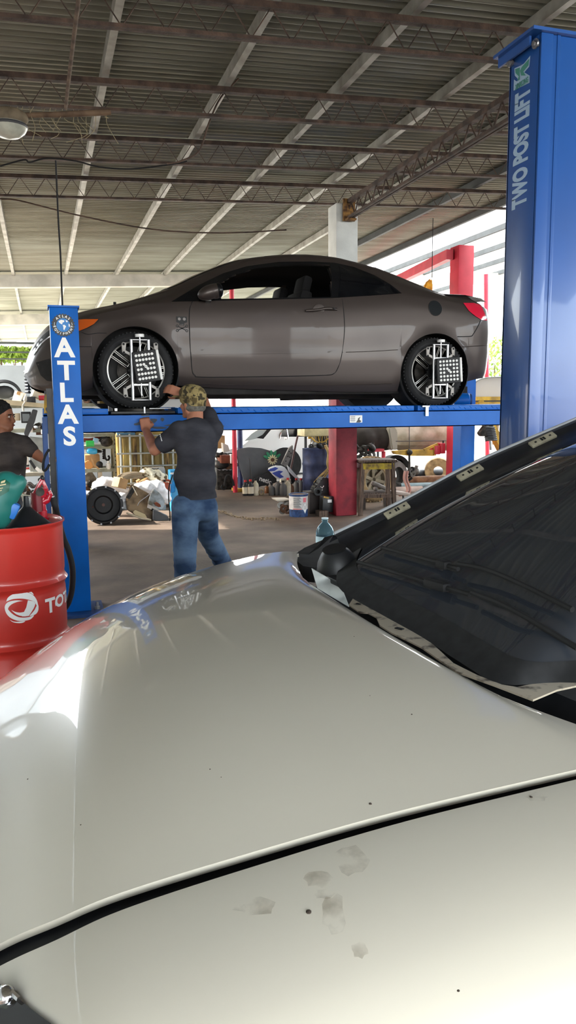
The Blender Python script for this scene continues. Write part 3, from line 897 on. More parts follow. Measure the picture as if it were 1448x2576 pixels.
# skull and wrenches sticker
sk = uz_of([(457, 813)])[0]; sv = CV - wside(*sk) - 0.002
def stick(poly, off=0.0): 
    mb = MB(); mb.prism(poly, (sk[0], sv - off, sk[1]), X, Z, (0, 0.001, 0)); return mb
M_stick = mat('matt black sticker', (16, 16, 18), 0.6)
so = obj('sticker', stick([(-.042, .052), (.042, .052), (.044, .008), (.02, .0), (.018, -.018), (-.018, -.018), (-.02, .0), (-.044, .008)]), M_stick, coupe, label='black skull and crossed wrenches sticker')
for s in (-1, 1):
    mb = MB(); mb.lathe([(0, 0), (0.012, 0), (0.012, 0.001), (0, 0.001)], (sk[0] + s * .02, sv - .0012, sk[1] + .032), -Y, 16); obj('eye', mb, M_paint, so)
    mb = MB(); mb.bar((sk[0] - s * .036, sv, sk[1] - .058), (sk[0] + s * .036, sv, sk[1] - .024), 0.008, 0.001, (0, 1, 0)); mb.lathe([(0.006, 0), (0.012, 0), (0.012, 0.001), (0.006, 0.001)], (sk[0] + s * .038, sv - .0005, sk[1] - .023), -Y, 12); mb.lathe([(0.006, 0), (0.012, 0), (0.012, 0.001), (0.006, 0.001)], (sk[0] - s * .038, sv - .0005, sk[1] - .059), -Y, 12); obj('wrench', mb, M_stick, so)
mb = MB()
for k in (-1, 0, 1): mb.box((sk[0] + k * .009, sv - .001, sk[1] - .012), (0.003, 0.001, 0.012))
obj('teeth', mb, M_paint, so)
# mirror
mp = onv(527, 735, 6.27)
mb = MB(); mb.ball((mp.x, mp.y, mp.z), (0.105, 0.07, 0.058), 20, 12, (0, R(-22), 0)); mb.ball((mp.x + .05, mp.y + 0.01, mp.z + .012), (0.06, 0.066, 0.062), 16, 10, (0, R(-10), 0))
mi = obj('side_mirror', blob(mb, 0.008, 4), M_paint, coupe)
mb = MB(); mb.bar((mp.x - 0.0, mp.y + 0.05, mp.z - 0.05), (mp.x + .01, mp.y + 0.16, mp.z - 0.07), 0.05, 0.03, bev=0.008); obj('mirror_foot', mb, M_trim, mi)
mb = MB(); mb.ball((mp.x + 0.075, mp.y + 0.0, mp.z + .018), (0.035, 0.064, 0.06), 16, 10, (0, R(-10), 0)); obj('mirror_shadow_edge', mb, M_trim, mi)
mb = MB(); mb.cyl((sk[0] - .49, 6.7, zrail(sk[0] - .49) + .0), (sk[0] - .49, 6.7, zrail(sk[0] - .49) + .03), 0.012, 8); obj('washer_jet', mb, M_black, coupe)
# front: grille bars and lower intake on the nose
mb = MB()
for i in range(6):
    z = 1.62 + i * 0.028
    pts = []
    for k in range(7):
        w = 0.26 * (1 - k / 3.0)
        pts.append((U_F - 0.004 + 0.03 * abs(1 - k / 3.0) ** 2, CV - w, z))
    mb.tube(pts, 0.010, 6)
gr = obj('lower_grille', mb, M_blackpl, coupe)
mb = MB()
for z in (1.79, 1.83):
    mb.tube([(U_F - 0.006 + 0.05 * abs(1 - k / 4.0) ** 2 + (z - 1.79) * .3, CV - 0.42 * (1 - k / 4.0), z) for k in range(9)], 0.011, 8)
obj('grille_bar', mb, M_chrome, coupe)
ug = uz_of([(80, 882), (92, 862), (108, 843), (126, 829), (126, 842), (110, 856), (97, 872), (88, 890)])
obj('upper_grille', flank(ug, 0.004, res=0.03), M_black, coupe)
seam(uz_of([(86, 893), (96, 876), (110, 859), (126, 846)]), .007, name='grille_bar', m=M_chrome)
fo = uz_of([(90, 912), (125, 902), (150, 940), (146, 962), (118, 958), (102, 944)])
obj('bumper_recess', flank(fo, 0.004, res=0.04), M_black, coupe)
# floor pan and arch liners
mb = MB(); mb.box((1.95, CV, 1.615), (3.7, 1.5, 0.06)); mb.bar((0.3, CV, 1.585), (3.6, CV, 1.575), 0.25, 0.06); mb.cyl((2.3, CV + .3, 1.56), (3.9, CV + .3, 1.58), 0.03, 10); obj('underbody', mb, mat('sooty underbody', (36, 33, 32), 0.85, noise=0.4, scale=9), coupe)
for (uc, zc, r) in ARCH:
    for s in (-1, 1):
        mb = MB()
        mb.lathe([(r - .002, 0.0), (r + .012, 0.012), (r + .012, 0.30), (0.0, 0.30)], (uc, CV + s * (HW - 0.012), zc), (0, -s, 0), 40)
        obj('arch_liner', mb, M_black, coupe)
# cabin: dash, steering wheel, seats
q = (1.45, CV - 0.36, 2.28)
mb = MB(); mb.lathe([(0.165, 0.0), (0.175, 0.012), (0.185, 0.0), (0.175, -0.012), (0.165, 0.0)], q, (0.9, 0, 0.44), 28); mb.bar((1.45, CV - .52, 2.28), (1.45, CV - .2, 2.28), 0.03, 0.02); mb.cyl((1.25, CV - .36, 2.18), q, 0.03, 10); obj('steering_wheel', mb, M_blackpl, coupe)
mb = MB(); mb.bar((1.15, CV - .7, 2.2), (1.15, CV + .7, 2.2), 0.3, 0.16, bev=0.05); obj('dashboard', mb, M_blackpl, coupe)
for s in (-1, 1):
    mb = MB(); mb.box((2.22, CV + s * .36, 2.2), (0.12, 0.46, 0.6), (0, R(14), 0), bev=0.04); mb.box((2.32, CV + s * .36, 2.55), (0.09, 0.26, 0.16), (0, R(14), 0), bev=0.03); mb.box((2.0, CV + s * .36, 1.95), (0.5, 0.46, 0.14), bev=0.04); obj('seat', mb, mat('seat cloth', (20, 20, 22), 0.95), coupe)
# windscreen and rear glass as dark panes on the roof shell
def top_panel(u0, u1, t0, t1, off, n=14):
    P = []
    for i in range(n + 1):
        u = u0 + (u1 - u0) * i / n
        s = upper(u); row = []
        zs = list(range(len(s)))
        for k in range(-12, 13):
            f = abs(k) / 12 * t1
            idx = (1 - f) * (len(s) - 1)
            a = int(min(idx, len(s) - 2)); fr = idx - a
            w = s[a][0] * (1 - fr) + s[a + 1][0] * fr; z = s[a][1] * (1 - fr) + s[a + 1][1] * fr
            row.append((u, CV + (w if k > 0 else -w), z + off))
        P.append(row)
    mb = MB(); mb.grid(P); return mb
obj('windshield', top_panel(1.05, 1.75, 0, 0.36, 0.006), M_glassdk, coupe)
obj('rear_window', top_panel(2.95, 3.45, 0, 0.36, 0.006), M_glassdk, coupe)
# wheels
def make_wheel(uc, vc, zc, s):
    """s=-1: outer face looks to the camera side"""
    c = Vector((uc, vc, zc)); ax = Vector((0, s, 0))
    mb = MB()
    r = 0.3; h = 0.105
    mb.lathe([(0.226, h - .012), (0.236, h - .002), (0.262, h + .004), (0.285, h - .008), (0.297, h - .03), (r, h - .05), (r, -h + .05), (0.297, -h + .03), (0.285, -h + .008), (0.25, -h), (0.226, -h + .012), (0.226, h - .012)], c, ax, 72)
    w = obj('wheel', mb, M_tire, coupe)
    for q in (-1, 1):
      mb = MB()
      for k in range(60):
        a = 2 * math.pi * k / 60
        mb.box(c + Vector((math.cos(a) * 0.297, s * q * (h - .035), math.sin(a) * 0.297)), (0.012, 0.03, 0.008), (0, -a + math.pi / 2, 0))
      obj('tread', mb, M_tire, w)
    mb = MB()
    mb.lathe([(0.227, 0.085), (0.222, 0.08), (0.215, 0.02), (0.20, -0.09), (0.0, -0.095)], c, ax, 56); obj('rim_barrel', mb, mat('satin black rim', (14, 14, 16), 0.5, spec=.25), w)
    mb = MB(); mb.lathe([(0.218, 0.096), (0.228, 0.099), (0.232, 0.092), (0.220, 0.088), (0.218, 0.096)], c, ax, 64); obj('rim_lip', mb, mat('machined rim edge', (170, 168, 164), 0.3, 0.9), w)
    for k in range(5):
        a = R(0 + 72 * k)
        d = Vector((math.cos(a), 0, math.sin(a))); n_ = Vector((-math.sin(a), 0, math.cos(a)))
        mb = MB()
        for q in (-1, 1):
            mb.bar(c + ax * 0.062 + d * 0.05 + n_ * q * .020, c + ax * 0.086 + d * 0.218 + n_ * q * .024, 0.016, 0.03, ax, bev=0.003)
        sp_ = obj('spoke', mb, MATS['satin black rim'], w)
        mb = MB()
        for q in (-1, 1):
            for e in (-1, 1):
                mb.bar(c + ax * 0.0785 + d * 0.07 + n_ * (q * .020 + e * .0065), c + ax * 0.1025 + d * 0.218 + n_ * (q * .024 + e * .0065), 0.003, 0.002, ax)
        mb.bar(c + ax * 0.0785 + d * 0.07 - n_ * .026, c + ax * 0.0785 + d * 0.07 + n_ * .026, 0.003, 0.002, ax)
        obj('spoke_edge', mb, MATS['machined rim edge'], sp_)
    mb = MB(); mb.lathe([(0, 0.082), (0.03, 0.08), (0.034, 0.07), (0.062, 0.066), (0.066, 0.03)], c, ax, 32); obj('hub_cap', mb, MATS['satin black rim'], w)
    mb = MB(); mb.lathe([(0, -0.02), (0.14, -0.02), (0.14, -0.035), (0, -0.035)], c, ax, 40); obj('brake_disc', mb, M_greasy, w)
    return w
for (uc, zc, r) in ARCH:
    zc = ZT + 0.3
    make_wheel(uc, CV - HW + 0.115, zc, -1)
    make_wheel(uc, CV + HW - 0.115, zc, 1)

# alignment targets clamped to the near wheels
def target(cx, cy, bx, by, bw, bh, tilt, label, uc):
    v = CV - HW - 0.0
    ctr = Vector((uc, v, ZT + 0.3))
    t = thing('alignment_target', label, 'wheel alignment target', (uc, v, ZT + 0.02), group='wheel alignment targets')
    al = mat('brushed aluminium', (190, 190, 192), 0.28, 0.9); alg = mat('grey cast claw', (140, 136, 132), 0.5, 0.4)
    for s in (-1, 1):
        mb = MB(); mb.cyl((uc + s * 0.068 + .01, v - 0.035, ctr.z - 0.235), (uc + s * 0.068 + .01, v - 0.035, ctr.z + 0.235), 0.013, 16); obj('slide_rod', mb, al, t)
    mb = MB(); mb.cyl((uc + .01, v - 0.035, ctr.z - 0.2), (uc + .01, v - 0.035, ctr.z + 0.26), 0.0075, 10); sc = obj('screw', mb, al, t)
    mb = MB(); mb.cyl((uc + .01, v - 0.035, ctr.z + 0.255), (uc + .01, v - 0.035, ctr.z + 0.278), 0.036, 24); obj('knob', mb, mat('white knob', (232, 232, 232), 0.3), sc)
    for zz in (0.235, -0.115, 0.115, -0.235):
        mb = MB(); mb.box((uc + .01, v - 0.03, ctr.z + zz), (0.16, 0.02, 0.010 if abs(zz) > .2 else 0.022), bev=0.003); cb = obj('cross_bar', mb, al, t)
    for sx in (-1, 1):
        for sz in (-1, 1):
            mb = MB()
            o = Vector((uc + .01 + sx * 0.125, v - 0.03, ctr.z + sz * 0.165))
            pl = [(-.020, .045), (.006, .052), (.018, .040), (.016, -.025), (.002, -.042), (-.010, -.034)]
            pl = [(p[0] * sx, p[1] * sz) for p in pl]
            mb.prism(pl, o, X, Z, Y * 0.012, bev=0.003)
            mb.bar(o + Vector((-sx * .005, 0.0, -sz * .02)), (uc + .01 + sx * 0.075, v - 0.03, ctr.z + sz * 0.12), 0.010, 0.02)
            ja = obj('claw', mb, alg, t)
            for dz in (.035, -.03):
                mb = MB(); mb.cyl(o + Vector((sx * .002, -.0095, sz * dz)), o + Vector((sx * .002, -.004, sz * dz)), 0.009, 12)
                obj('bolt_hole', mb, M_black, ja)
    # board
    bc = onv(bx, by, v - 0.11)
    rot = Euler((R(0), R(tilt), R(-8))).to_matrix()
    mb = MB(); mb.box(bc, (bw, 0.03, bh), rot, bev=0.006); bd = obj('board', mb, M_blackpl, t)
    mb = MB(); mb.box(bc + rot @ Vector((0, -0.016, 0)), (bw - .02, 0.002, bh - .02), rot); mb.cyl(bc + Y * 0.01, (uc + .01, v - .03, ctr.z), 0.02, 12); obj('face_plate', mb, mat('board face', (20, 20, 24), 0.6), bd)
    mb = MB()
    for i in range(6):
        for j in range(6):
            x = (i - 2.5) * (bw - 0.05) / 5.4; z = (j - 2.5) * (bh - 0.05) / 5.4
            if (i, j) in ((2, 2), (3, 3)): continue
            p = bc + rot @ Vector((x, -0.0175, z))
            mb.lathe([(0, 0), (0.0105, 0), (0.0105, 0.001), (0, 0.001)], p, rot @ Vector((0, -1, 0)), 16)
    p = bc + rot @ Vector((0, -0.0175, 0)); mb.lathe([(0.004, 0), (0.0115, 0), (0.0115, 0.001), (0.004, 0.001)], p, rot @ Vector((0, -1, 0)), 16)
    obj('dot_pattern', mb, M_white, bd, flat=True)
    mb = MB(); mb.box(bc + rot @ Vector((bw / 2 + 0.012, 0.012, 0)), (0.022, 0.035, bh - .01), rot, bev=0.006); obj('side_strip', mb, M_white, bd)
    return t
target(345, 928, 367, 922, 0.185, 0.245, -8, 'square black target board with white dots on the front wheel of the coupe', 0.765)
target(1092, 932, 1127, 932, 0.215, 0.225, -4, 'square black target board with white dots on the rear wheel of the coupe', 3.42)
# ------------------------------------------------------------------ the white car in the foreground (bonnet, cowl, windscreen)
from mathutils.bvhtree import BVHTree
def white_paint():
    m = mat('white car paint', (212, 205, 189), 0.28, coat=1.0, noise=0.03, scale=2)
    b = m.node_tree.nodes['Principled BSDF']
    b.inputs['Coat Roughness'].default_value = 0.03
    b.inputs['Coat IOR'].default_value = 1.6
    return m
M_wp = white_paint()
wc = thing('white_car', 'white car in the foreground with its glossy hood, bare cowl and dark windshield', 'car', (0.9, 1.75, 0))
def pz(x, y, z): return onz(x, y, z)
near_c = [Vector((-0.62, 1.45, 0.42)), Vector((-0.50, 1.22, 0.52)), Vector((-0.32, 1.08, 0.655)), Vector((-0.2, 1.03, 0.735))] + [pz(*a) for a in ((0, 2374, .80), (140, 2313, .84), (300, 2247, .868), (600, 2154, .893), (1000, 2041, .912), (1448, 1936, .927))] + [Vector((0.86, 0.965, 0.930)), Vector((0.90, 1.02, 0.936))]
far_c = [Vector((-0.62, 2.05, 0.42)), Vector((-0.52, 2.25, 0.50)), Vector((-0.34, 2.40, 0.58)), Vector((-0.23, 2.44, 0.63)), Vector((-0.15, 2.46, 0.675)), Vector((-0.02, 2.48, 0.755)), Vector((0.085, 2.5, 0.812)), Vector((0.25, 2.53, 0.882)), Vector((0.41, 2.55, 0.926)), Vector((0.61, 2.57, 0.964)), Vector((0.76, 2.56, 0.985)), Vector((0.83, 2.52, 0.99))]
NS = spline(near_c, 8); FS = spline(far_c, 8)
NSEC = len(NS)
crown_s = [0, .15, .3, .4, .55, .8, 1.0]; crown_z = [.03, .05, .06, .07, .085, .062, .0]
bow_z = [.16, .12, .05, .01, 0.0, .05, .15]
P = []
for i in range(NSEC):
    s = i / (NSEC - 1)
    a, b = Vector(NS[i]), Vector(FS[i])
    cz = smooth_itp(s, crown_s, crown_z); bw = smooth_itp(s, crown_s, bow_z)
    row = []
    for j in range(37):
        t = -1 + 2 * j / 36
        p = a.lerp(b, (t + 1) / 2)
        k = 1 - abs(t) ** 2.3
        p = p + Vector((-bw * k, 0, cz * k))
        row.append(p)
    # rolled lips on both long edges
    row = [row[0] + Vector((0, 0.008, -0.016)), row[0] + Vector((0, 0.001, -0.005))] + row + [row[-1] + Vector((0, -0.001, -0.006)), row[-1] + Vector((0, -0.012, -0.03))]
    P.append(row)
last = [p + Vector((0.002, 0, -0.006)) for p in P[-1]]; last2 = [p + Vector((-0.012, 0, -0.016)) for p in P[-1]]
HOODP = P
mb = MB(); mb.grid(P + [last, last2]); hood = obj('hood', mb, M_wp, wc, smooth=50)
# fender below the shut line
def gapw(i):
    s = i / (NSEC - 1)
    return smooth_itp(s, [0, .35, .6, 1.0], [.045, .042, .030, .016])
fp = [(0.0, -0.016, 0.008), (0.0, -0.004, 0.001), (0, 0, 0), (0.012, -0.001, 0), (0.04, -0.005, 0), (0.08, -0.012, 0), (0.12, -0.022, 0), (0.16, -0.036, 0), (0.20, -0.058, 0), (0.235, -0.1, 0), (0.25, -0.17, 0), (0.255, -0.3, 0), (.25, -.5, 0)]
P = []
for i in range(18, NSEC):
    a = Vector(NS[i]); g = gapw(i)
    k = smooth_itp(i / (NSEC - 1), [0.2, .38, .6, 1.0], [0.4, 1.0, 1.12, 1.2])
    P.append([Vector((a.x, a.y - g - o * k + ins, a.z - 0.002 + dz * k)) for o, dz, ins in fp])
for du in (0.1, 0.25, 0.5, 0.9):
    P.append([p + Vector((du, 0, 0.0)) for p in P[len(P) - 1 if du == 0.1 else -1 - 0][:]] if False else [Vector((NS[-1][0] + du, NS[-1][1] - 0.06 - o * 1.2 + ins, NS[-1][2] + 0.0 + dz * 1.2)) for o, dz, ins in fp])
mb = MB(); mb.grid(P); fender = obj('fender', mb, M_wp, wc, smooth=50)
FENDP = P
# far fender edge and body bulk under the panels
P = []
for i in range(18, NSEC):
    a = Vector(FS[i]); P.append([a + Vector((0, 0.010, -0.004)), a + Vector((0, 0.05, -0.02)), a + Vector((0, 0.1, -0.09)), a + Vector((0, 0.13, -0.25)), a + Vector((0, 0.12, -0.5))])
mb = MB(); mb.grid(P); obj('fender', mb, M_wp, wc, smooth=50)
# dark channel under the shut line
P = []
for i in range(10, NSEC): 
    a = Vector(NS[i]); P.append([a + Vector((0, 0.03, -0.022)), a + Vector((0, 0.004, -0.024)), a + Vector((0, -0.03, -0.026)), a + Vector((0, -0.06, -0.03))])
mb = MB(); mb.grid(P); obj('shut_line_channel', mb, mat('dark seal channel', (20, 23, 30), 0.6), wc)
mb = MB(); mb.box((0.25, 1.74, 0.40), (0.95, 1.2, 0.32)); mb.box((2.2, 1.74, 0.5), (2.6, 1.5, 0.5)); obj('engine_bay', mb, M_black, wc)
# headlamp at the corner
bmf = bmesh.new(); bmf.from_mesh(fender.data); BV = BVHTree.FromBMesh(bmf); bmf.free()
def hit(x, y, bv, off=0.001):
    d = ray(x, y).normalized()
    p, n, i, dist = bv.ray_cast(CAM, d)
    if p is None: return None
    if n.dot(d) > 0: n = -n
    return p + n * off, n
def patch(polypx, bv, off=0.001, res=14):
    """small thin patch following a surface"""
    b = bmesh.new()
    f = b.faces.new([b.verts.new((x, y, 0)) for x, y in polypx])
    f.normal_update(); bmesh.ops.triangulate(b, faces=[f], ngon_method='EAR_CLIP')
    xs = [p[0] for p in polypx]; ys = [p[1] for p in polypx]
    x = min(xs) + res
    while x < max(xs): bmesh.ops.bisect_plane(b, geom=b.verts[:] + b.edges[:] + b.faces[:], plane_co=(x, 0, 0), plane_no=(1, 0, 0)); x += res
    y = min(ys) + res
    while y < max(ys): bmesh.ops.bisect_plane(b, geom=b.verts[:] + b.edges[:] + b.faces[:], plane_co=(0, y, 0), plane_no=(0, 1, 0)); y += res
    dead = []
    for v in b.verts:
        h = hit(v.co.x, v.co.y, bv, off)
        if h: v.co = h[0]
        else: dead.append(v)
    if dead: bmesh.ops.delete(b, geom=dead, context='VERTS')
    mb = MB(); mb.b.free(); mb.b = b
    return mb
lamp = [(-160, 2420), (-60, 2440), (2, 2478), (35, 2503), (75, 2535), (140, 2585), (190, 2640), (-160, 2660)]
hl_ = obj('headlamp', patch(lamp, BV, 0.004, 30), mat('dark smoked lens', (18, 20, 24), 0.08, coat=1.0), wc)
mb = MB()
pp = [hit(x, y, BV, 0.007) for x, y in ((15, 2490), (40, 2506), (58, 2522))]
mb.tube([p[0] for p in pp if p], 0.0035, 6)
obj('bright_edge', mb, M_chrome, hl_)
h = hit(22, 2512, BV, 0.006)
if h:
    mb = MB(); mb.ball(h[0], 0.012, 12, 8); obj('reflector', mb, M_chrome, hl_)
# grime smudges and grit
M_grime = mat('brown grime film', (150, 138, 118), 0.5, alpha=0.4)
def feather(m, lo, hi, sc):
    nt = m.node_tree; N = nt.nodes; L = nt.links
    tc = N.new('ShaderNodeTexCoord'); nz = N.new('ShaderNodeTexNoise'); nz.inputs['Scale'].default_value = sc; nz.inputs['Detail'].default_value = 5
    L.new(tc.outputs['Object'], nz.inputs['Vector'])
    mr = N.new('ShaderNodeMapRange'); mr.inputs['From Min'].default_value = 0.42; mr.inputs['From Max'].default_value = 0.68; mr.inputs['To Min'].default_value = lo; mr.inputs['To Max'].default_value = hi
    L.new(nz.outputs['Fac'], mr.inputs['Value']); L.new(mr.outputs['Result'], N['Principled BSDF'].inputs['Alpha'])
feather(M_grime, 0.0, 0.32, 30)
def blobpx(cx, cy, rx, ry, n=14):
    out = []
    for i in range(n):
        a = 2 * math.pi * i / n; k = rnd.uniform(.75, 1.15)
        out.append((cx + rx * k * math.cos(a), cy + ry * k * math.sin(a)))
    return out
for (x, y, rx, ry) in ((800, 2212, 38, 22), (885, 2165, 45, 42), (815, 2250, 30, 14), (840, 2300, 30, 50), (905, 2390, 22, 22), (640, 2280, 60, 22), (1350, 2005, 28, 12)):
    obj('grime', patch(blobpx(x, y, rx, ry), BV, 0.0008, 18), M_grime, wc, label='faint brown grime smudge')
M_spot = mat('dark grit', (70, 60, 52), 0.8)
bmf = bmesh.new(); bmf.from_mesh(hood.data); BVH = BVHTree.FromBMesh(bmf); bmf.free()
for (x, y, r_) in ((931, 2022, 4), (1152, 2492, 3), (776, 2294, 6), (1335, 2005, 4), (1035, 1797, 2.5), (890, 1601, 2), (930, 1750, 1.5), (528, 1935, 2), (70, 1960, 2.5), (556, 1955, 1.5), (203, 2075, 2), (1250, 1750, 1.5)):
    h = hit(x, y, BVH if y < 2100 and not (x > 1200 and y > 1960) else BV, 0.0)
    if h:
        mb = MB(); mb.ball(h[0], (r_ / 1600, r_ / 1600, r_ / 3000), 8, 5); obj('grit_speck', mb, M_spot, wc)
# cowl: dark tray, torn cream flange, bracket plate, dome, wipers
M_cowl = mat('sooty cowl', (22, 24, 28), 0.7, noise=0.4, scale=20)
P = []
for v in np.linspace(0.98, 2.62, 24):
    bow = 0.15 * (1 - ((v - 1.75) / 0.85) ** 2)
    ur = 0.9 - bow
    P.append([(ur - 0.08, v, 0.88), (ur - 0.02, v, 0.84), (ur + 0.06, v, 0.83), (ur + 0.14, v, 0.85), (ur + 0.2, v, 0.90)])
mb = MB(); mb.grid(P); obj('cowl_tray', mb, M_cowl, wc)
M_cream = mat('scratched cream panel', (206, 192, 168), 0.65, noise=0.7, scale=26, dark=(92, 78, 66), contrast=(0.3, 0.46))
fl = [(877, 1521), (887, 1506), (905, 1503), (930, 1515), (985, 1548), (1040, 1583), (1090, 1622), (1140, 1668), (1200, 1698), (1262, 1722), (1300, 1728), (1330, 1722), (1400, 1710), (1470, 1694), (1470, 1720), (1400, 1735), (1340, 1760), (1240, 1722), (1150, 1690), (1105, 1660), (1060, 1628), (1020, 1608), (985, 1592), (955, 1573), (946, 1552), (925, 1541), (905, 1540)]
M_cw = [pz(x, y, 0.925) for x, y in fl]
mb = MB()
a_ = mb.verts(M_cw); b_ = mb.verts([p - Z * 0.004 for p in M_cw])
mb.face(a_); mb.face(b_[::-1])
for i in range(len(a_)): mb.face([a_[i], a_[(i + 1) % len(a_)], b_[(i + 1) % len(a_)], b_[i]])
fla = obj('cowl_flange', mb, M_cream, wc, flat=True, label='torn cream body flange')
for (x, y, rx, ry) in ((901, 1519, 5, 3), (1004, 1581, 8, 5)):
    p = pz(x, y, 0.926)
    mb = MB(); mb.box(p, (rx / 700, rx / 350, 0.002), (0, 0, 0.5)); obj('slot', mb, M_black, fla)
pl = [onv(x, y, 2.12) for x, y in ((783, 1430), (856, 1473), (877, 1527), (798, 1480))]
mb = MB(); a_ = mb.verts(pl); b_ = mb.verts([p + Vector((0.003, 0.004, 0)) for p in pl]); mb.face(a_); mb.face(b_[::-1])
for i in range(4): mb.face([a_[i], a_[(i + 1) % 4], b_[(i + 1) % 4], b_[i]])
obj('cowl_plate', mb, mat('pale grey plate', (176, 180, 176), 0.6, noise=0.3, scale=14), wc, flat=True, label='pale sheet metal plate')
dc = onv(848, 1412, 2.2)
mb = MB(); mb.lathe([(0.075, -0.05), (0.07, -0.02), (0.06, 0.015), (0.045, 0.04), (0.034, 0.05), (0.0, 0.052)], dc - Z * 0.01, (-0.25, -0.15, 1), 32); mb.lathe([(0.036, 0.051), (0.038, 0.055), (0.0, 0.055)], dc - Z * 0.01, (-0.25, -0.15, 1), 28)
obj('motor_dome', mb, M_blackpl, wc)
mb = MB(); mb.bar(dc + Vector((-.05, -.12, -.04)), dc + Vector((.2, -.1, -.03)), 0.14, 0.02, bev=.006); mb.bar(dc + Vector((0.02, 0.02, -.02)), dc + Vector((.12, -.05, -.02)), 0.05, 0.05, bev=.01); obj('motor_bracket', mb, M_blackpl, wc)
mb = MB(); mb.grid([[onv(x, y, 2.45 + dv) for x, y, dv in row] for row in (((745, 1392, 0.0), (765, 1378, 0.05), (795, 1366, 0.1)), ((775, 1395, -.05), (800, 1380, 0.0), (830, 1350, 0.05)), ((800, 1372, -.02), (815, 1352, 0), (840, 1345, 0.02)))]); obj('corner_cover', mb, M_black, wc)
cc_ = [pz(x, y, .972) for x, y in ((741, 1392), (770, 1377), (800, 1363), (842, 1347), (880, 1372), (885, 1405), (850, 1420), (790, 1428), (762, 1424), (745, 1410))]
mb = MB(); a_ = mb.verts(cc_); b_ = mb.verts([p - Z * .05 for p in cc_]); mb.face(a_); mb.face(b_[::-1])
for i in range(len(a_)): mb.face([a_[i], a_[(i + 1) % len(a_)], b_[(i + 1) % len(a_)], b_[i]])
obj('corner_pocket', mb, M_black, wc)
# windscreen
B0 = onv(882, 1396, 2.33); Q0 = onv(1448, 1120, 2.2)
Bc = [tuple(B0), tuple(pz(862, 1440, 1.005))] + [tuple(pz(x, y, z)) for x, y, z in ((878, 1480, .985), (978, 1537, .972), (1080, 1592, .965), (1180, 1656, .957), (1283, 1708, .952), (1430, 1704, .957))] + [(1.1, 1.13, 0.975)]
Tc = [tuple(B0 + (Q0 - B0) * 1.15), (1.92, 2.08, 1.475), (1.85, 1.90, 1.505), (1.85, 1.60, 1.505), (1.90, 1.38, 1.49), (1.98, 1.20, 1.462)]
Bs = spline(Bc, 4); Ts = spline([Vector(p) for p in spline(Tc, 8)][::5], 4)
P = []
for a, b in zip(Bs, Ts):
    row = []
    for k in range(15):
        t = k / 14
        p = Vector(a).lerp(Vector(b), t); p.z += 0.028 * 4 * t * (1 - t); p.x -= 0.01 * 4 * t * (1 - t)
        row.append(p)
    P.append(row)
mb = MB(); mb.grid(P); ws = obj('windshield', mb, mat('dark windscreen glass', (50, 54, 61), 0.03, spec=0.75, ior=1.6), wc)  # base colour lifted to stand in for the reflected veil on the glass
GP = P
edge = [row[0] + Vector((-0.004, 0, 0.002)) for row in P]
mb = MB(); mb.grid([[p + Vector((-.016, 0, -.010)) for p in edge], edge, [row[1] * 0.6 + row[0] * 0.4 + Vector((-.001, 0, .003)) for row in P]]); obj('windshield_seal', mb, mat('dusty seal', (34, 35, 37), 0.7, noise=0.4, scale=30), wc)
bmf = bmesh.new(); bmf.from_mesh(ws.data); BVW = BVHTree.FromBMesh(bmf); bmf.free()
def wip(name, arm, blade):
    A = [hit(x, y, BVW, o)[0] for x, y, o in arm]
    Bl = [hit(x, y, BVW, o)[0] for x, y, o in blade]
    mb = MB(); mb.tube(spline(A, 5), 0.0065, 8); o = obj(name, mb, M_black, wc)
    mb = MB(); mb.tube(spline(Bl, 5), 0.006, 8); obj('wiper_blade', mb, M_black, o)
    m = (Vector(Bl[len(Bl) // 2]))
    mb = MB(); mb.bar(Bl[-2], (Bl[-2] + Bl[-1]) / 2, 0.026, 0.022, bev=0.006); obj('wiper_clip', mb, M_black, o)
try:
    wip('wiper', [(1440, 1556, .03), (1330, 1500, .032), (1240, 1462, .034), (1165, 1445, .034)], [(965, 1388, .014), (1050, 1412, .016), (1110, 1430, .018), (1160, 1447, .02)])
    wip('wiper', [(1440, 1640, .03), (1300, 1560, .032), (1200, 1515, .03)], [(905, 1424, .014), (985, 1448, .016), (1080, 1478, .018), (1190, 1512, .02)])
except Exception as e:
    print('WIPER', e)
# far windscreen pillar with its trim gone and clips showing
Eo = [onv(840, 1343, 2.47), onv(1000, 1266, 2.45), onv(1200, 1161, 2.42), onv(1448, 1054, 2.38)]
Eo.append(Eo[-1] + (Eo[-1] - Eo[-2]) * 0.6)
Eg = [Vector(p) for p in GP[0]]
Es = [Vector(p) for p in spline(Eo, 8)]
P = []
for i, p in enumerate(Es):
    t = i / (len(Es) - 1)
    g = Eg[0].lerp(Eg[-1], min(1, t * 0.98)); k = min(13, int(t * 13.5)); g = Eg[k].lerp(Eg[k + 1], t * 13.5 - k if k < 13 else 1)
    n = Vector((-0.2, -0.5, 0.84))
    P.append([p + Vector((0, 0.05, -0.04)), p, p.lerp(g, 0.18) + n * 0.002, p.lerp(g, 0.3) - n * 0.012, p.lerp(g, 0.62) - n * 0.016, p.lerp(g, 0.85) + n * 0.0, g])
mb = MB(); mb.grid(P); pil = obj('pillar', mb, mat('bare dark pillar', (40, 41, 46), 0.35, 0.2, noise=0.2, scale=9), wc)
mb = MB(); mb.tube(Es, 0.007, 8); obj('pillar_edge', mb, mat('edge highlight grey', (176, 178, 182), 0.4), pil)  # pillar's outer lip, its highlight put into a lighter grey
M_clip = mat('dusty clip', (176, 168, 146), 0.7, noise=0.3, scale=30)
bmf = bmesh.new(); bmf.from_mesh(pil.data); BVP = BVHTree.FromBMesh(bmf); bmf.free()
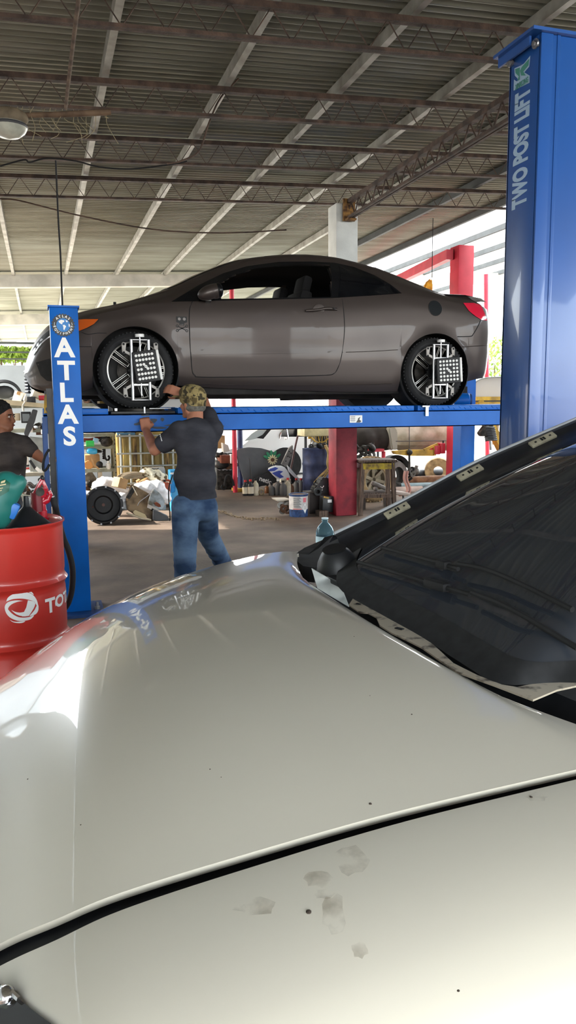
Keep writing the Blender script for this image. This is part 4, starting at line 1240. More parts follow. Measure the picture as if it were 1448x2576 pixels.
for x, y in ((998, 1286), (1183, 1193), (1364, 1110)):
    a = hit(x - 29, y + 16, BVP, .008); b = hit(x + 29, y - 14, BVP, .008)
    if not a or not b: print('CLIP MISS', x); continue
    a = a[0]; b = b[0]
    mb = MB(); mb.bar(a, b, 0.03, 0.010, (-0.2, -0.5, 0.84), bev=0.002); c_ = obj('trim_clip', mb, M_clip, pil, label='dusty beige trim clip')
    mb = MB()
    up = Vector((-0.2, -0.5, 0.84)) * 0.0055
    for t in (0.2, 0.45, 0.55, 0.8):
        q = a.lerp(b, t) + up; mb.bar(q - (b - a) * 0.035, q + (b - a) * 0.035, 0.006 if t in (.2, .8) else 0.014, 0.002, (-0.2, -0.5, 0.84))
    obj('clip_slot', mb, M_black, c_)
# roof, near pillar and door side beyond the frame
P = []
for (u, z) in ((1.9, 1.47), (2.1, 1.515), (2.6, 1.55), (3.2, 1.53), (3.7, 1.44)):
    P.append([(u + 0.08 * abs(t) - 0.05, 1.75 + 0.6 * t, z + 0.02 - 0.045 * t * t) for t in np.linspace(-1, 1, 13)])
mb = MB(); mb.grid(P); obj('roof_panel', mb, M_wp, wc)
mb = MB(); mb.tube([(1.02, 1.08, 0.955), (1.5, 1.12, 1.25), (1.98, 1.17, 1.462)], 0.03, 10); obj('pillar', mb, M_wp, wc)
mb = MB(); mb.grid([[(u, 0.83, z) for z in (0.25, 0.45, 0.7, 0.86)] + [(u, 0.93, 0.94)] for u in (0.95, 1.6, 2.4, 3.3)]); obj('door_side', mb, M_wp, wc)
mb = MB(); mb.grid([[(u, 2.67, z) for z in (0.25, 0.45, 0.7, 0.86)] + [(u, 2.57, 0.96)] for u in (1.35, 1.8, 2.4, 3.3)]); obj('door_side', mb, M_wp, wc)
mb = MB(); mb.lathe([(0.2, -.1), (0.31, -.1), (0.32, -.06), (0.32, .06), (0.31, .1), (0.2, .1)], (0.3, 1.0, 0.32), Y, 40); obj('wheel', mb, M_tire, wc)
mb = MB(); mb.lathe([(0.2, -.1), (0.31, -.1), (0.32, -.06), (0.32, .06), (0.31, .1), (0.2, .1)], (0.3, 2.5, 0.32), Y, 40); obj('wheel', mb, M_tire, wc)
# ------------------------------------------------------------------ red oil drum with its pump
DC = Vector((-0.205, 4.2, 0)); DR = 0.287
dz_top = 0.915
M_drum = mat('glossy red drum', (190, 46, 38), 0.32, noise=0.06, scale=4, coat=0.4)
drum = thing('oil_drum', 'glossy red oil drum with a white swirl emblem beside the blue front post', 'drum', DC)
mb = MB()
prof = [(0, 0.0), (DR - 0.01, 0.0), (DR + 0.006, 0.006), (DR + 0.006, 0.02), (DR, 0.03)]
for zr_ in (0.31, 0.612):
    prof += [(DR, zr_ - 0.05), (DR - 0.004, zr_ - 0.03), (DR + 0.002, zr_ - 0.016), (DR + 0.013, zr_), (DR + 0.002, zr_ + 0.016), (DR - 0.004, zr_ + 0.03), (DR, zr_ + 0.05)]
prof += [(DR, dz_top - 0.03), (DR + 0.002, dz_top - 0.014), (DR + 0.010, dz_top - 0.008), (DR + 0.010, dz_top + 0.002), (DR + 0.002, dz_top + 0.004), (DR - 0.006, dz_top - 0.002), (DR - 0.008, dz_top - 0.02), (0, dz_top - 0.02)]
mb.lathe(prof, DC, Z, 96); obj('shell', mb, M_drum, drum, smooth=60)
mb = MB(); mb.lathe([(0, -0.004), (0.035, -0.004), (0.035, 0.008), (0, 0.008)], DC + Vector((-0.12, .1, dz_top - .018)), Z, 20); obj('bung', mb, M_drum, drum)
def on_drum(x, y, off=0.0008):
    d = ray(x, y); r = DR + off
    a = d.x ** 2 + d.y ** 2; ox, oy = CAM.x - DC.x, CAM.y - DC.y
    b = 2 * (ox * d.x + oy * d.y); c = ox * ox + oy * oy - r * r
    disc = b * b - 4 * a * c
    if disc < 0: return None
    return CAM + d * ((-b - math.sqrt(disc)) / (2 * a))
def decal_drum(poly, off=0.0008, res=6):
    b = bmesh.new()
    f = b.faces.new([b.verts.new((x, y, 0)) for x, y in poly])
    f.normal_update(); bmesh.ops.triangulate(b, faces=[f], ngon_method='EAR_CLIP')
    x = min(p[0] for p in poly) + res
    while x < max(p[0] for p in poly): bmesh.ops.bisect_plane(b, geom=b.verts[:] + b.edges[:] + b.faces[:], plane_co=(x, 0, 0), plane_no=(1, 0, 0)); x += res
    for v in b.verts: v.co = on_drum(v.co.x, v.co.y, off) or v.co
    mb = MB(); mb.b.free(); mb.b = b; return mb
def cpx(pts): return [(x / 4.77, 1180 + y / 4.77) for x, y in pts]
def rounded(pts): return [tuple(p[:2]) for p in spline(pts + [pts[0]], 3)[:-1]]
em = None
for k, pl in enumerate((
    [(75, 1590), (90, 1550), (130, 1515), (190, 1490), (260, 1478), (320, 1480), (370, 1495), (410, 1525), (440, 1570), (455, 1620), (460, 1650), (440, 1640), (425, 1610), (400, 1585), (350, 1570), (290, 1557), (220, 1555), (150, 1562), (100, 1580)],
    [(240, 1465), (270, 1450), (310, 1445), (350, 1455), (385, 1480), (405, 1510), (360, 1485), (310, 1470)],
    [(335, 1575), (400, 1585), (425, 1610), (418, 1640), (405, 1670), (375, 1720), (345, 1762), (300, 1768), (262, 1768), (290, 1710), (315, 1660)],
    [(462, 1640), (460, 1690), (440, 1730), (405, 1752), (355, 1762), (378, 1735), (415, 1690), (440, 1640)],
    [(275, 1582), (215, 1592), (150, 1617), (110, 1650), (97, 1680), (110, 1700), (140, 1730), (180, 1758), (230, 1778), (290, 1782), (350, 1774), (408, 1755), (370, 1800), (310, 1818), (230, 1823), (160, 1803), (110, 1773), (75, 1730), (58, 1680), (60, 1640), (85, 1605), (130, 1585), (200, 1575)],
    [(135, 1690), (180, 1712), (240, 1722), (310, 1712), (300, 1735), (262, 1763), (200, 1745), (160, 1715)],
    [(115, 1805), (150, 1825), (200, 1832), (300, 1824), (270, 1845), (210, 1848), (150, 1835)])):
    o = obj('emblem' if k == 0 else 'emblem_band', decal_drum(rounded(cpx(pl)) if k not in (2,) else cpx(pl), 0.0008 + 0.0002 * (k == 2)), M_white, drum if em is None else em, flat=True, label='white swirl emblem' if k == 0 else None)
    if em is None: em = o
me = text_mesh('TOTAL', 0.1, 0.0005, 0.0035)
c0 = on_drum(113, 1509); a0 = math.atan2(c0.y - DC.y, c0.x - DC.x)
xs = [v.co.x for v in me.vertices]; ys = [v.co.y for v in me.vertices]
cap = (max(ys) - min(ys))
b = bmesh.new(); b.from_mesh(me)
bmesh.ops.triangulate(b, faces=b.faces[:])
x = min(xs) + 0.01
while x < max(xs): bmesh.ops.bisect_plane(b, geom=b.verts[:] + b.edges[:] + b.faces[:], plane_co=(x, 0, 0), plane_no=(1, 0, 0)); x += 0.01
ztxt = on_drum(140, 1518).z
for v in b.verts:
    hx = v.co.x - min(xs)
    first = 1.0 if hx < 0.068 else 0.82
    s_ = 0.078 / cap
    ang = a0 + hx * s_ * 1.06 / DR
    zz = (v.co.y - (min(ys) + max(ys)) / 2) * s_ * first + (0.078 * 0.09 if first < 1 else 0)
    r = DR + 0.001 + (0.0006 if v.co.z > 0 else 0)
    v.co = Vector((DC.x + r * math.cos(ang), DC.y + r * math.sin(ang), ztxt + zz))
m2 = bpy.data.meshes.new('t'); b.to_mesh(m2); b.free()
obj('lettering', m2, M_white, drum, flat=True, label='white lettering along the drum')
# hand pump
M_pump = mat('red pump enamel', (172, 26, 44), 0.3, coat=0.5)
PVd = 4.32
def dp(x, y, v=PVd): return onv(x, y, v)
bz = dz_top - 0.02
pb = dp(107, 1290); pb.z = bz
pump = thing('barrel_pump', 'red hand pump with a lever screwed into the red drum lid', 'pump', pb)
mb = MB(); mb.lathe([(0, 0), (0.032, 0), (0.032, 0.012), (0.024, 0.016), (0.024, 0.05), (0.02, 0.055), (0.018, 0.12), (0.026, 0.125), (0.03, 0.15), (0.034, 0.17), (0, 0.175)], pb, Z, 24); obj('base', mb, M_pump, pump)
mb = MB(); mb.lathe([(0, 0), (0.034, 0), (0.034, 0.1), (0, 0.1)], dp(95, 1286), Z, 20); obj('cylinder', mb, mat('deep red enamel', (110, 18, 30), 0.4), pump)
a, b2, c = dp(106, 1206), dp(83, 1248), dp(125, 1240)
mb = MB(); mb.bar(a, b2, 0.03, 0.02, bev=.004); lev = obj('lever', mb, M_pump, pump)
mb = MB(); mb.cyl(b2, dp(74, 1268), 0.011, 12, 0.009); obj('grip', mb, mat('grey grip', (190, 192, 194), 0.35, .4), lev)
mb = MB(); mb.bar(a, dp(118, 1235), 0.012, 0.02, bev=.003); obj('link', mb, M_pump, pump)
mb = MB(); mb.ball(dp(106, 1203), (0.012, .012, .016), 12, 8); obj('pivot', mb, M_blackpl, pump)
mb = MB(); mb.tube(spline([dp(122, 1235), dp(126, 1245), dp(119, 1256), dp(105, 1264), dp(99, 1266)], 5), [0.012] * 5 + [0.016] * 5 + [0.02] * 5 + [.018] * 5 + [.014], 12); obj('spout', mb, M_pump, pump)
mb = MB(); mb.cyl(dp(101, 1236), dp(101, 1238, PVd - .05), 0.022, 16); obj('eccentric', mb, M_greasy, pump)
mb = MB(); mb.cyl(dp(97, 1240), dp(97, 1268), 0.004, 8); mb.cyl(dp(93, 1242), dp(93, 1262), .003, 8); obj('plunger', mb, mat('brass', (176, 150, 96), .35, .8), pump)
mb = MB(); mb.ball(dp(132, 1250), .012, 10, 8); mb.cyl(dp(128, 1252), dp(136, 1248), .009, 8); obj('hose_nipple', mb, M_steel, pump)
hs = spline([dp(133, 1252), dp(139, 1275), dp(145, 1300, 4.45), dp(158, 1350, 4.5), dp(172, 1385, 4.5), dp(182, 1430, 4.5), dp(181, 1480, 4.5), dp(172, 1515, 4.5), dp(156, 1540, 4.5)], 8)
mb = MB(); mb.tube(hs, 0.017, 12); single('delivery_hose', mb, M_black, 'black rubber hose curving down beside the red drum', 'hose')
# black funnel upside down on the lid
fa = dp(64, 1248, 4.12); fb = dp(68, 1302, 4.12); fb.z = bz + 0.002
mb = MB(); h_ = fa.z - fb.z
mb.lathe([(0.118, 0.0), (0.12, 0.006), (0.072, h_ * .3), (0.022, h_ * .62), (0.017, h_ * .66), (0.013, h_ * 1.0), (0.010, h_ * 1.0), (0.014, h_ * .64), (0.067, h_ * .3), (0.113, 0.004)], fb, Z, 32)
single('funnel', mb, M_blackpl, 'black plastic funnel upside down on the red drum', 'funnel')
# teal oil jug lying tilted, blue jug foot beneath it
M_teal = mat('teal plastic jug', (34, 112, 104), 0.38, noise=0.15, scale=6)
jc = dp(0, 1248, 4.02)
jug = thing('oil_jug', 'teal plastic oil jug leaning over the red drum, black cap', 'jug', (jc.x, jc.y, bz))
mb = MB()
k0 = dp(-25, 1290, 4.02); k1 = dp(15, 1222, 4.02)
mb.ball(k0, (.11, .09, .1), 18, 12); mb.ball(k1, (.085, .08, .06), 18, 12, (0, R(25), 0)); mb.capsule(k0, k1, .1, .075); mb.capsule(dp(22, 1250, 4.0), dp(47, 1214, 4.0), .05, .04); mb.capsule(dp(45, 1214, 4.02), dp(53, 1207, 4.02), .036, .024); mb.capsule(dp(-30, 1296, 4.02), dp(-10, 1280, 4.02), .08, .09)
jm = blob(mb, 0.009, 8); obj('body', jm, M_teal, jug)
mb = MB(); mb.cyl(dp(53, 1207, 4.02), dp(60, 1201, 4.02), .022, 20); obj('cap', mb, M_blackpl, jug)
bmj = bmesh.new(); bmj.from_mesh(jm); BVJ = BVHTree.FromBMesh(bmj); bmj.free()
lab = obj('paper_label', patch([(-10, 1212), (12, 1205), (26, 1216), (22, 1236), (-2, 1250), (-20, 1250)], BVJ, 0.002, 8), mat('deep green label', (20, 84, 66), .45), jug)
for pl in ([(3, 1212), (14, 1208), (12, 1214), (2, 1217)], [(-2, 1220), (15, 1217), (15, 1220), (-2, 1223)], [(0, 1228), (8, 1226), (8, 1228), (0, 1230)], [(0, 1234), (5, 1232), (5, 1234), (0, 1236)]):
    obj('print', patch(pl, BVJ, 0.0035, 8), mat('pale print', (206, 190, 150), .5), lab)
mb = MB(); mb.box(dp(27, 1282, 4.0), (.07, .06, .08), (0, R(28), 0), bev=.012); single('blue_jug', mb, mat('blue plastic', (40, 110, 190), .4), 'blue plastic can foot showing under the teal jug on the red drum', 'jug')

# ------------------------------------------------------------------ people
def hand(mb, wrist, d, palm, size=1.0, curl=0.5, spread=0.16, thumb=1):
    """fingers along d, palm facing 'palm'; curl 0 flat .. 1 fist"""
    d = Vector(d).normalized(); pn = Vector(palm); pn = (pn - d * pn.dot(d)).normalized(); sd_ = d.cross(pn) * thumb
    w = Vector(wrist); s = size
    pc = w + d * 0.045 * s
    for k in range(4):
        a = w + d * 0.012 * s + sd_ * (0.024 - 0.016 * k) * s; e = w + d * 0.088 * s + sd_ * (0.030 - 0.020 * k) * s
        mb.capsule(a, e, 0.014 * s, 0.0125 * s, 10)
    for k, L in enumerate((0.072, 0.08, 0.075, 0.058)):
        p = w + d * 0.088 * s + sd_ * (0.030 - 0.020 * k) * s
        ang = 0.0; dirv = d
        for j, (f, r0, r1) in enumerate(((0.44, .0105, .0095), (0.32, .0095, .0085), (0.26, .0085, .0072))):
            ang += curl * (1.25 if j else 0.95)
            dv = (d * math.cos(ang) + pn * math.sin(ang) + sd_ * (spread * (0.3 - 0.2 * k))).normalized()
            q = p + dv * L * f * s
            mb.capsule(p, q, r0 * s, r1 * s, 8); p = q
    t0 = w + d * 0.022 * s + sd_ * 0.026 * s
    t1 = t0 + (d * 0.55 + sd_ * 0.7 + pn * 0.35).normalized() * 0.042 * s
    t2 = t1 + (d * 0.8 + sd_ * (0.25 - 0.6 * curl) + pn * 0.55).normalized() * 0.032 * s
    t3 = t2 + (d * 0.8 + sd_ * (0.0 - 0.8 * curl) + pn * 0.5).normalized() * 0.026 * s
    mb.capsule(t0, t1, .016 * s, .0125 * s, 8); mb.capsule(t1, t2, .012 * s, .0105 * s, 8); mb.capsule(t2, t3, .0105 * s, .008 * s, 8)
def head_shapes(mb, c, f, s=1.0, tilt=0.0):
    """c = middle of head, f = facing (horizontal)"""
    f = Vector(f).normalized(); r = f.cross(Z); u = Z
    def q(a, b, h): return c + f * a * s + r * b * s + u * h * s
    ang = math.atan2(f.y, f.x)
    mb.ball(q(-0.012, 0, 0.035), (0.098 * s, 0.078 * s, 0.088 * s), 20, 14, (0, 0, ang))
    mb.ball(q(0.022, 0, -0.03), (0.070 * s, 0.060 * s, 0.082 * s), 18, 12, (0, 0, ang))
    mb.ball(q(0.058, 0, -0.085), (0.030 * s, 0.030 * s, 0.024 * s), 12, 8, (0, 0, ang))
    for b in (-1, 1):
        mb.capsule(q(-0.01, b * .054, -.055), q(0.055, b * .022, -.088), .024 * s, .022 * s, 10)
        mb.ball(q(0.062, b * .035, -.022), (.026 * s, .022 * s, .02 * s), 10, 8, (0, 0, ang))
        mb.ball(q(-0.012, b * .076, -.012), (.02 * s, .008 * s, .032 * s), 12, 8, (0, R(-8), ang))
        mb.ball(q(0.076, b * .03, .022), (.014 * s, .026 * s, .008 * s), 10, 6, (0, 0, ang))
    mb.capsule(q(0.088, 0, .012), q(0.103, 0, -.03), .009 * s, .0135 * s, 10)
    for b in (-1, 1): mb.ball(q(0.095, b * .011, -.034), (.012 * s, .009 * s, .008 * s), 8, 6, (0, 0, ang))
    mb.ball(q(0.085, 0, -.058), (.014 * s, .024 * s, .007 * s), 10, 6, (0, 0, ang))
    mb.ball(q(0.083, 0, -.069), (.013 * s, .02 * s, .007 * s), 10, 6, (0, 0, ang))
    return q
def clip_z(me, z, keep_above=True):
    b = bmesh.new(); b.from_mesh(me)
    bmesh.ops.bisect_plane(b, geom=b.verts[:] + b.edges[:] + b.faces[:], plane_co=(0, 0, z), plane_no=(0, 0, 1), clear_inner=keep_above, clear_outer=not keep_above)
    m = bpy.data.meshes.new('c'); b.to_mesh(m); b.free(); return m
def clip_plane(me, co, no):
    b = bmesh.new(); b.from_mesh(me)
    bmesh.ops.bisect_plane(b, geom=b.verts[:] + b.edges[:] + b.faces[:], plane_co=co, plane_no=no, clear_outer=True)
    m = bpy.data.meshes.new('c'); b.to_mesh(m); b.free(); return m
def shell_mesh(me, t):
    return evaluated(me, [('SOLIDIFY', dict(thickness=t, offset=-1.0))], 'cloth')
def wrinkled(name, rgb, dark, sc=9, strength=0.6, rough=0.9, stretch=(1, 1, 2.4), noise_scale=5):
    return mat(name, rgb, rough, noise=0.3, dark=dark, scale=noise_scale, bump=strength, bump_scale=sc, stretch=stretch, spec=0.2)
w_foot = onz(468, 1545, 0)
wk = thing('person', 'person seen from behind in camouflage cap, dark t-shirt and jeans, reaching to the wheel', 'person', (w_foot.x, w_foot.y, 0))
J = dict(pel=onv(490, 1262, 5.60), bel=onv(490, 1205, 5.60), che=onv(494, 1125, 5.64), nek=onv(489, 1068, 5.70), hed=onv(483, 1015, 5.76),
         shl=onv(452, 1088, 5.64), shr=onv(533, 1080, 5.74), ell=onv(389, 1132, 5.78), wrl=onv(367, 1083, 6.08), elr=onv(512, 1010, 6.0), wrr=onv(456, 988, 6.2),
         hil=onv(466, 1275, 5.58), hir=onv(513, 1275, 5.62), knl=onv(465, 1385, 5.50), knr=onv(523, 1345, 5.86))
anl = Vector((w_foot.x, w_foot.y + 0.02, 0.09)); anr = onz(573, 1442, 0.10)
fdir = Vector((-0.55, 0.84, 0)).normalized()
mb = MB()
head_shapes(mb, J['hed'] + Vector((0, 0, 0.0)), fdir, 1.0)
mb.capsule(J['hed'] + Vector((0.02, -.03, -.06)), J['nek'], .056, .066)
mb.capsule(J['nek'], J['che'], .06, .10); mb.capsule(J['che'], J['pel'], .10, .085)
mb.capsule(J['nek'], J['shl'], .05, .05); mb.capsule(J['nek'], J['shr'], .05, .05)
mb.capsule(J['shl'], J['ell'], .05, .044); mb.capsule(J['ell'], J['ell'].lerp(J['wrl'], .35), .045, .043); mb.capsule(J['ell'].lerp(J['wrl'], .35), J['wrl'], .043, .029)
mb.capsule(J['shr'], J['elr'], .05, .043); mb.capsule(J['elr'], J['elr'].lerp(J['wrr'], .35), .043, .041); mb.capsule(J['elr'].lerp(J['wrr'], .35), J['wrr'], .041, .029)
mb.capsule(J['hil'], J['knl'], .07, .05); mb.capsule(J['knl'], anl, .05, .035); mb.capsule(J['hir'], J['knr'], .07, .05); mb.capsule(J['knr'], anr, .05, .035)
mb.capsule(anl, anl + Vector((-.03, .12, -.06)), .035, .025); mb.capsule(anr, anr + Vector((-.03, .12, -.06)), .035, .025)
hand(mb, J['wrl'], (-.05, .35, 1.0), (0.2, 1, -.2), 1.0, .95, .05, -1)
hand(mb, J['wrr'], (-1.0, .35, .35), (0.0, 1, -.3), 1.0, .35, .12, 1)
obj('body', blob(mb, 0.0065, 4), M_skin, wk, smooth=180)
# t-shirt
M_shirt = wrinkled('charcoal cotton', (62, 62, 68), (46, 46, 52), 7, 0.55)
mb = MB()
mb.ball(J['che'] + Vector((0, 0, .03)), (.165, .125, .19), 20, 14, (0, 0, R(8))); mb.ball(J['bel'], (.162, .14, .17), 20, 14); mb.capsule(J['che'], J['pel'], .14, .142, 18)
mb.ball(J['pel'] + Vector((0, 0, .03)), (.166, .146, .14), 18, 12)
mb.capsule(J['nek'] + Vector((0, 0, -.01)), J['shl'], .064, .078); mb.capsule(J['nek'] + Vector((0, 0, -.01)), J['shr'], .064, .074)
e1 = J['shl'].lerp(J['ell'], .66); mb.capsule(J['shl'], e1, .082, .072)
e2 = J['shr'].lerp(J['elr'], .5); mb.capsule(J['shr'], e2, .078, .07)
mb.capsule(J['shl'], J['che'], .09, .12); mb.capsule(J['shr'], J['che'], .09, .12)
sm = blob(mb, 0.011, 5)
sm = clip_z(sm, onv(490, 1252, 5.6).z)
d1 = (J['ell'] - J['shl']).normalized(); sm = clip_plane(sm, J['shl'] + d1 * 0.192, d1)
obj('t_shirt', sm, M_shirt, wk, smooth=180)
bms = bmesh.new(); bms.from_mesh(sm); BVS = BVHTree.FromBMesh(bms); bms.free()
# small white sleeve print
for k in range(5):
    h = hit(403 + k * 1.0, 1094 + k * 3.6, BVS, 0.002)
    if h:
        mb = MB(); mb.box(h[0], (.006, .004, .006 + .002 * (k % 2)), (0, R(-20), 0)); obj('sleeve_print', mb, M_white, wk)
# jeans
M_jean = wrinkled('faded denim', (98, 122, 150), (46, 64, 92), 8, 1.0, 0.9, (1, 1, 1.6), 4)
mb = MB()
mb.ball(J['pel'] + Vector((0, 0, -.03)), (.155, .130, .12), 20, 14)
mb.ball(J['hil'] + Vector((-.005, -.03, 0.0)), (.098, .11, .11), 16, 10); mb.ball(J['hir'] + Vector((.005, -.03, 0)), (.092, .105, .11), 16, 10)
mb.capsule(J['hil'], J['knl'], .105, .086, 18); mb.capsule(J['knl'], anl + Vector((0, 0, .02)), .084, .072, 18)
mb.capsule(J['hir'], J['knr'], .102, .084, 18); mb.capsule(J['knr'], anr + Vector((0, 0, .02)), .082, .066, 18)
for k in range(7):     # folds bunching behind the knees
    t = k / 6
    p = J['knl'].lerp(anl, t * .9) ; mb.lathe([(.082 - .012 * t, -.018), (.090 - .012 * t, 0), (.082 - .012 * t, .018)], p, (0.1 * (-1) ** k, .2, 1), 18)
    p = J['knr'].lerp(anr, t * .9); mb.lathe([(.078 - .012 * t, -.018), (.086 - .012 * t, 0), (.078 - .012 * t, .018)], p, (anr - J['knr']).normalized() + Vector((.15 * (-1) ** k, 0, 0)), 18)
obj('jeans', clip_z(blob(mb, 0.010, 4), onv(490, 1236, 5.6).z, False), M_jean, wk, smooth=180)
M_stitch = mat('pale stitching', (150, 160, 170), .8)
jo = wk.children[-1]
bms = bmesh.new(); bms.from_mesh(jo.data); BVJn = BVHTree.FromBMesh(bms); bms.free()
for pts in ([(478, 1292), (490, 1284), (500, 1280), (510, 1276)], [(479, 1296), (492, 1287), (502, 1284), (511, 1280)], [(534, 1272), (540, 1275), (536, 1282), (541, 1288), (537, 1294), (540, 1300)], [(512, 1254), (514, 1275), (509, 1300), (500, 1310)]):
    hh = [hit(x, y, BVJn, .0015) for x, y in pts]; hh = [h[0] for h in hh if h]
    if len(hh) > 2:
        mb = MB(); mb.tube(spline(hh, 4), .0022, 5); obj('stitching', mb, M_stitch, jo)
mb = MB()
for a_ in (anl, anr): mb.capsule(a_ + Vector((.01, -.06, -.045)), a_ + Vector((-.04, .13, -.05)), .045, .04, 12); mb.box(a_ + Vector((-.015, .03, -.08)), (.09, .27, .02), (0, 0, R(14)), bev=.008)
obj('shoes', mb, M_blackpl, wk)
# camouflage cap and grey hair below it
mcap = mat('camouflage cloth', (142, 126, 84), .9, noise=.5, scale=16, dark=(84, 72, 44), contrast=(.44, .52), detail=2)
nt = mcap.node_tree; N = nt.nodes; L = nt.links
tc = N.new('ShaderNodeTexCoord'); nz = N.new('ShaderNodeTexNoise'); nz.inputs['Scale'].default_value = 27; nz.inputs['Detail'].default_value = 2
L.new(tc.outputs['Object'], nz.inputs['Vector'])
rp = N.new('ShaderNodeValToRGB'); rp.color_ramp.interpolation = 'CONSTANT'; rp.color_ramp.elements[0].color = (0, 0, 0, 1); rp.color_ramp.elements[1].position = .58; rp.color_ramp.elements[1].color = (1, 1, 1, 1)
L.new(nz.outputs['Fac'], rp.inputs['Fac'])
mx = N.new('ShaderNodeMixRGB'); mx.inputs['Color2'].default_value = srgb(56, 50, 34)
src = N['Principled BSDF'].inputs['Base Color'].links[0].from_socket
L.new(rp.outputs['Color'], mx.inputs['Fac']); L.new(src, mx.inputs['Color1']); L.new(mx.outputs['Color'], N['Principled BSDF'].inputs['Base Color'])
hc = J['hed']; ang = math.atan2(fdir.y, fdir.x)
mb = MB()
mb.ball(hc + fdir * -.012 + Z * .045, (.112, .093, .098), 24, 16, (0, 0, ang)); mb.ball(hc + fdir * -.05 + Z * .0, (.062, .078, .062), 18, 12, (0, 0, ang))
mb.ball(hc + fdir * .01 + Z * .075, (.098, .085, .07), 18, 12, (0, 0, ang))
mb.capsule(hc + fdir * .06 + Z * .055, hc + fdir * .165 + Z * .045, .02, .012, 10)
cm = blob(mb, .008, 5)
cm = clip_plane(cm, hc + fdir * -.08 + Z * -.035, (fdir * .33 - Z).normalized())
capo = obj('cap', cm, mcap, wk, smooth=180)
mb = MB()
r_ = fdir.cross(Z)
for s in (-1, 0, 1): mb.ball(hc + fdir * .115 + r_ * s * .035 + Z * .052, (.062, .038, .009), 14, 8, (0, 0, ang))
obj('visor', blob(mb, .006, 4), mcap, capo, smooth=180)
mb = MB(); mb.ball(hc + fdir * -.030 + Z * -.03, (.080, .083, .046), 20, 12, (0, 0, ang)); mb.ball(hc + fdir * -.02 + Z * .0, (.085, .083, .05), 18, 10, (0, 0, ang))
obj('hair', mb, mat('grey cropped hair', (112, 110, 104), .9, noise=.5, scale=40, bump=.6, bump_scale=120), wk, smooth=180)
# blue cloth and cable hanging at the hip
mb = MB(); q = [onv(x, y, 5.56) for x, y in ((436, 1205), (430, 1220), (428, 1240), (440, 1238), (441, 1222))]
mb.prism([(p.x - q[0].x, p.z - q[0].z) for p in q], q[0], X, Z, Y * .03, bev=.008); obj('hip_cloth', mb, mat('blue cloth', (40, 130, 196), .8, noise=.3, scale=30), wk)
mb = MB(); mb.tube(spline([onv(434, 1195, 5.52), onv(425, 1225, 5.5), onv(424, 1252, 5.5), onv(427, 1290, 5.52), onv(427, 1310, 5.54)], 6), .005, 6); obj('hip_cable', mb, M_black, wk)

# second person on the left, half hidden behind the drum
V2 = 6.85
p2 = onv(12, 1300, V2)
man = thing('person', 'person with short dark hair and grey t-shirt at the left edge, reaching right', 'person', (p2.x, V2, 0))
h2 = onv(7, 1051, V2); f2 = Vector((0.86, -0.51, 0)).normalized()
sh_r = onv(58, 1118, V2 - .10); sh_l = onv(-30, 1122, V2 + .12); ch2 = onv(18, 1150, V2); pl2 = onv(10, 1260, V2)
el2 = onv(84, 1137, V2 - .14); wr2 = onv(113, 1159, V2 - .06)
mb = MB()
qh = head_shapes(mb, h2, f2, 1.0)
nk2 = onv(8, 1096, V2)
mb.capsule(h2 + Vector((-.02, 0, -.05)), nk2, .055, .062); mb.capsule(nk2, ch2, .06, .11); mb.capsule(ch2, pl2, .11, .12)
mb.capsule(nk2, sh_r, .05, .05); mb.capsule(nk2, sh_l, .05, .05)
mb.capsule(sh_r, el2, .05, .045); mb.capsule(el2, el2.lerp(wr2, .4), .046, .044); mb.capsule(el2.lerp(wr2, .4), wr2, .044, .03)
el3 = onv(-50, 1220, V2); mb.capsule(sh_l, el3, .048, .042); mb.capsule(el3, el3 + Vector((.1, -.1, -.2)), .042, .03)
hand(mb, el3 + Vector((.1, -.1, -.2)), (.3, -.3, -1), (1, 0, 0), 1.0, .3, .1, 1)
hand(mb, wr2, (1.0, .15, .15), (0, .3, -1), 1.0, .5, .08, 1)
hl2 = pl2 + Vector((.05, -.09, -.05)); hr2 = pl2 + Vector((.0, .09, -.05))
for hp2 in (hl2, hr2):
    kn = Vector((hp2.x + .1, hp2.y, .48)); an = Vector((hp2.x - .02, hp2.y, .09))
    mb.capsule(hp2, kn, .075, .055); mb.capsule(kn, an, .055, .036); mb.capsule(an, an + Vector((.13, 0, -.06)), .035, .025)
obj('body', blob(mb, .0065, 4), M_brownskin, man, smooth=180)
mat('black hair', (18, 15, 14), .8, noise=.4, scale=60, bump=.8, bump_scale=90)
for s in (-1, 1):
    mb = MB(); mb.ball(qh(.080, s * .03, .008), (.012, .012, .008), 12, 8); ey = obj('eye', mb, mat('eye white', (206, 198, 190), .3), man)
    mb = MB(); mb.ball(qh(.0895, s * .03, .008), (.0045, .006, .006), 10, 8); obj('pupil', mb, M_black, ey)
    mb = MB(); mb.capsule(qh(.083, s * .045, .025), qh(.090, s * .018, .025), .004, .0045, 8); obj('eyebrow', mb, MATS['black hair'], man)
mb = MB(); mb.ball(qh(.094, 0, -.061), (.008, .022, .006), 12, 6, (0, 0, math.atan2(f2.y, f2.x))); obj('lips', mb, mat('lip', (150, 84, 76), .5), man)
mb = MB()
a2 = math.atan2(f2.y, f2.x)
mb.ball(qh(-.024, 0, .055), (.102, .088, .085), 24, 16, (0, 0, a2)); mb.ball(qh(-.05, 0, -.01), (.07, .08, .08), 20, 12, (0, 0, a2))
for k in range(70):
    th = rnd.uniform(0, 2 * math.pi); ph = rnd.uniform(0, 1.2)
    mb.ball(qh(-.024 + .098 * math.sin(ph) * math.cos(th), .084 * math.sin(ph) * math.sin(th), .055 + .082 * math.cos(ph)), rnd.uniform(.010, .018), 8, 6)
obj('hair', blob(mb, .006, 1), MATS['black hair'], man, smooth=180)
M_shirt2 = wrinkled('faded grey cotton', (76, 70, 68), (50, 46, 45), 8, 0.8)
mb = MB()
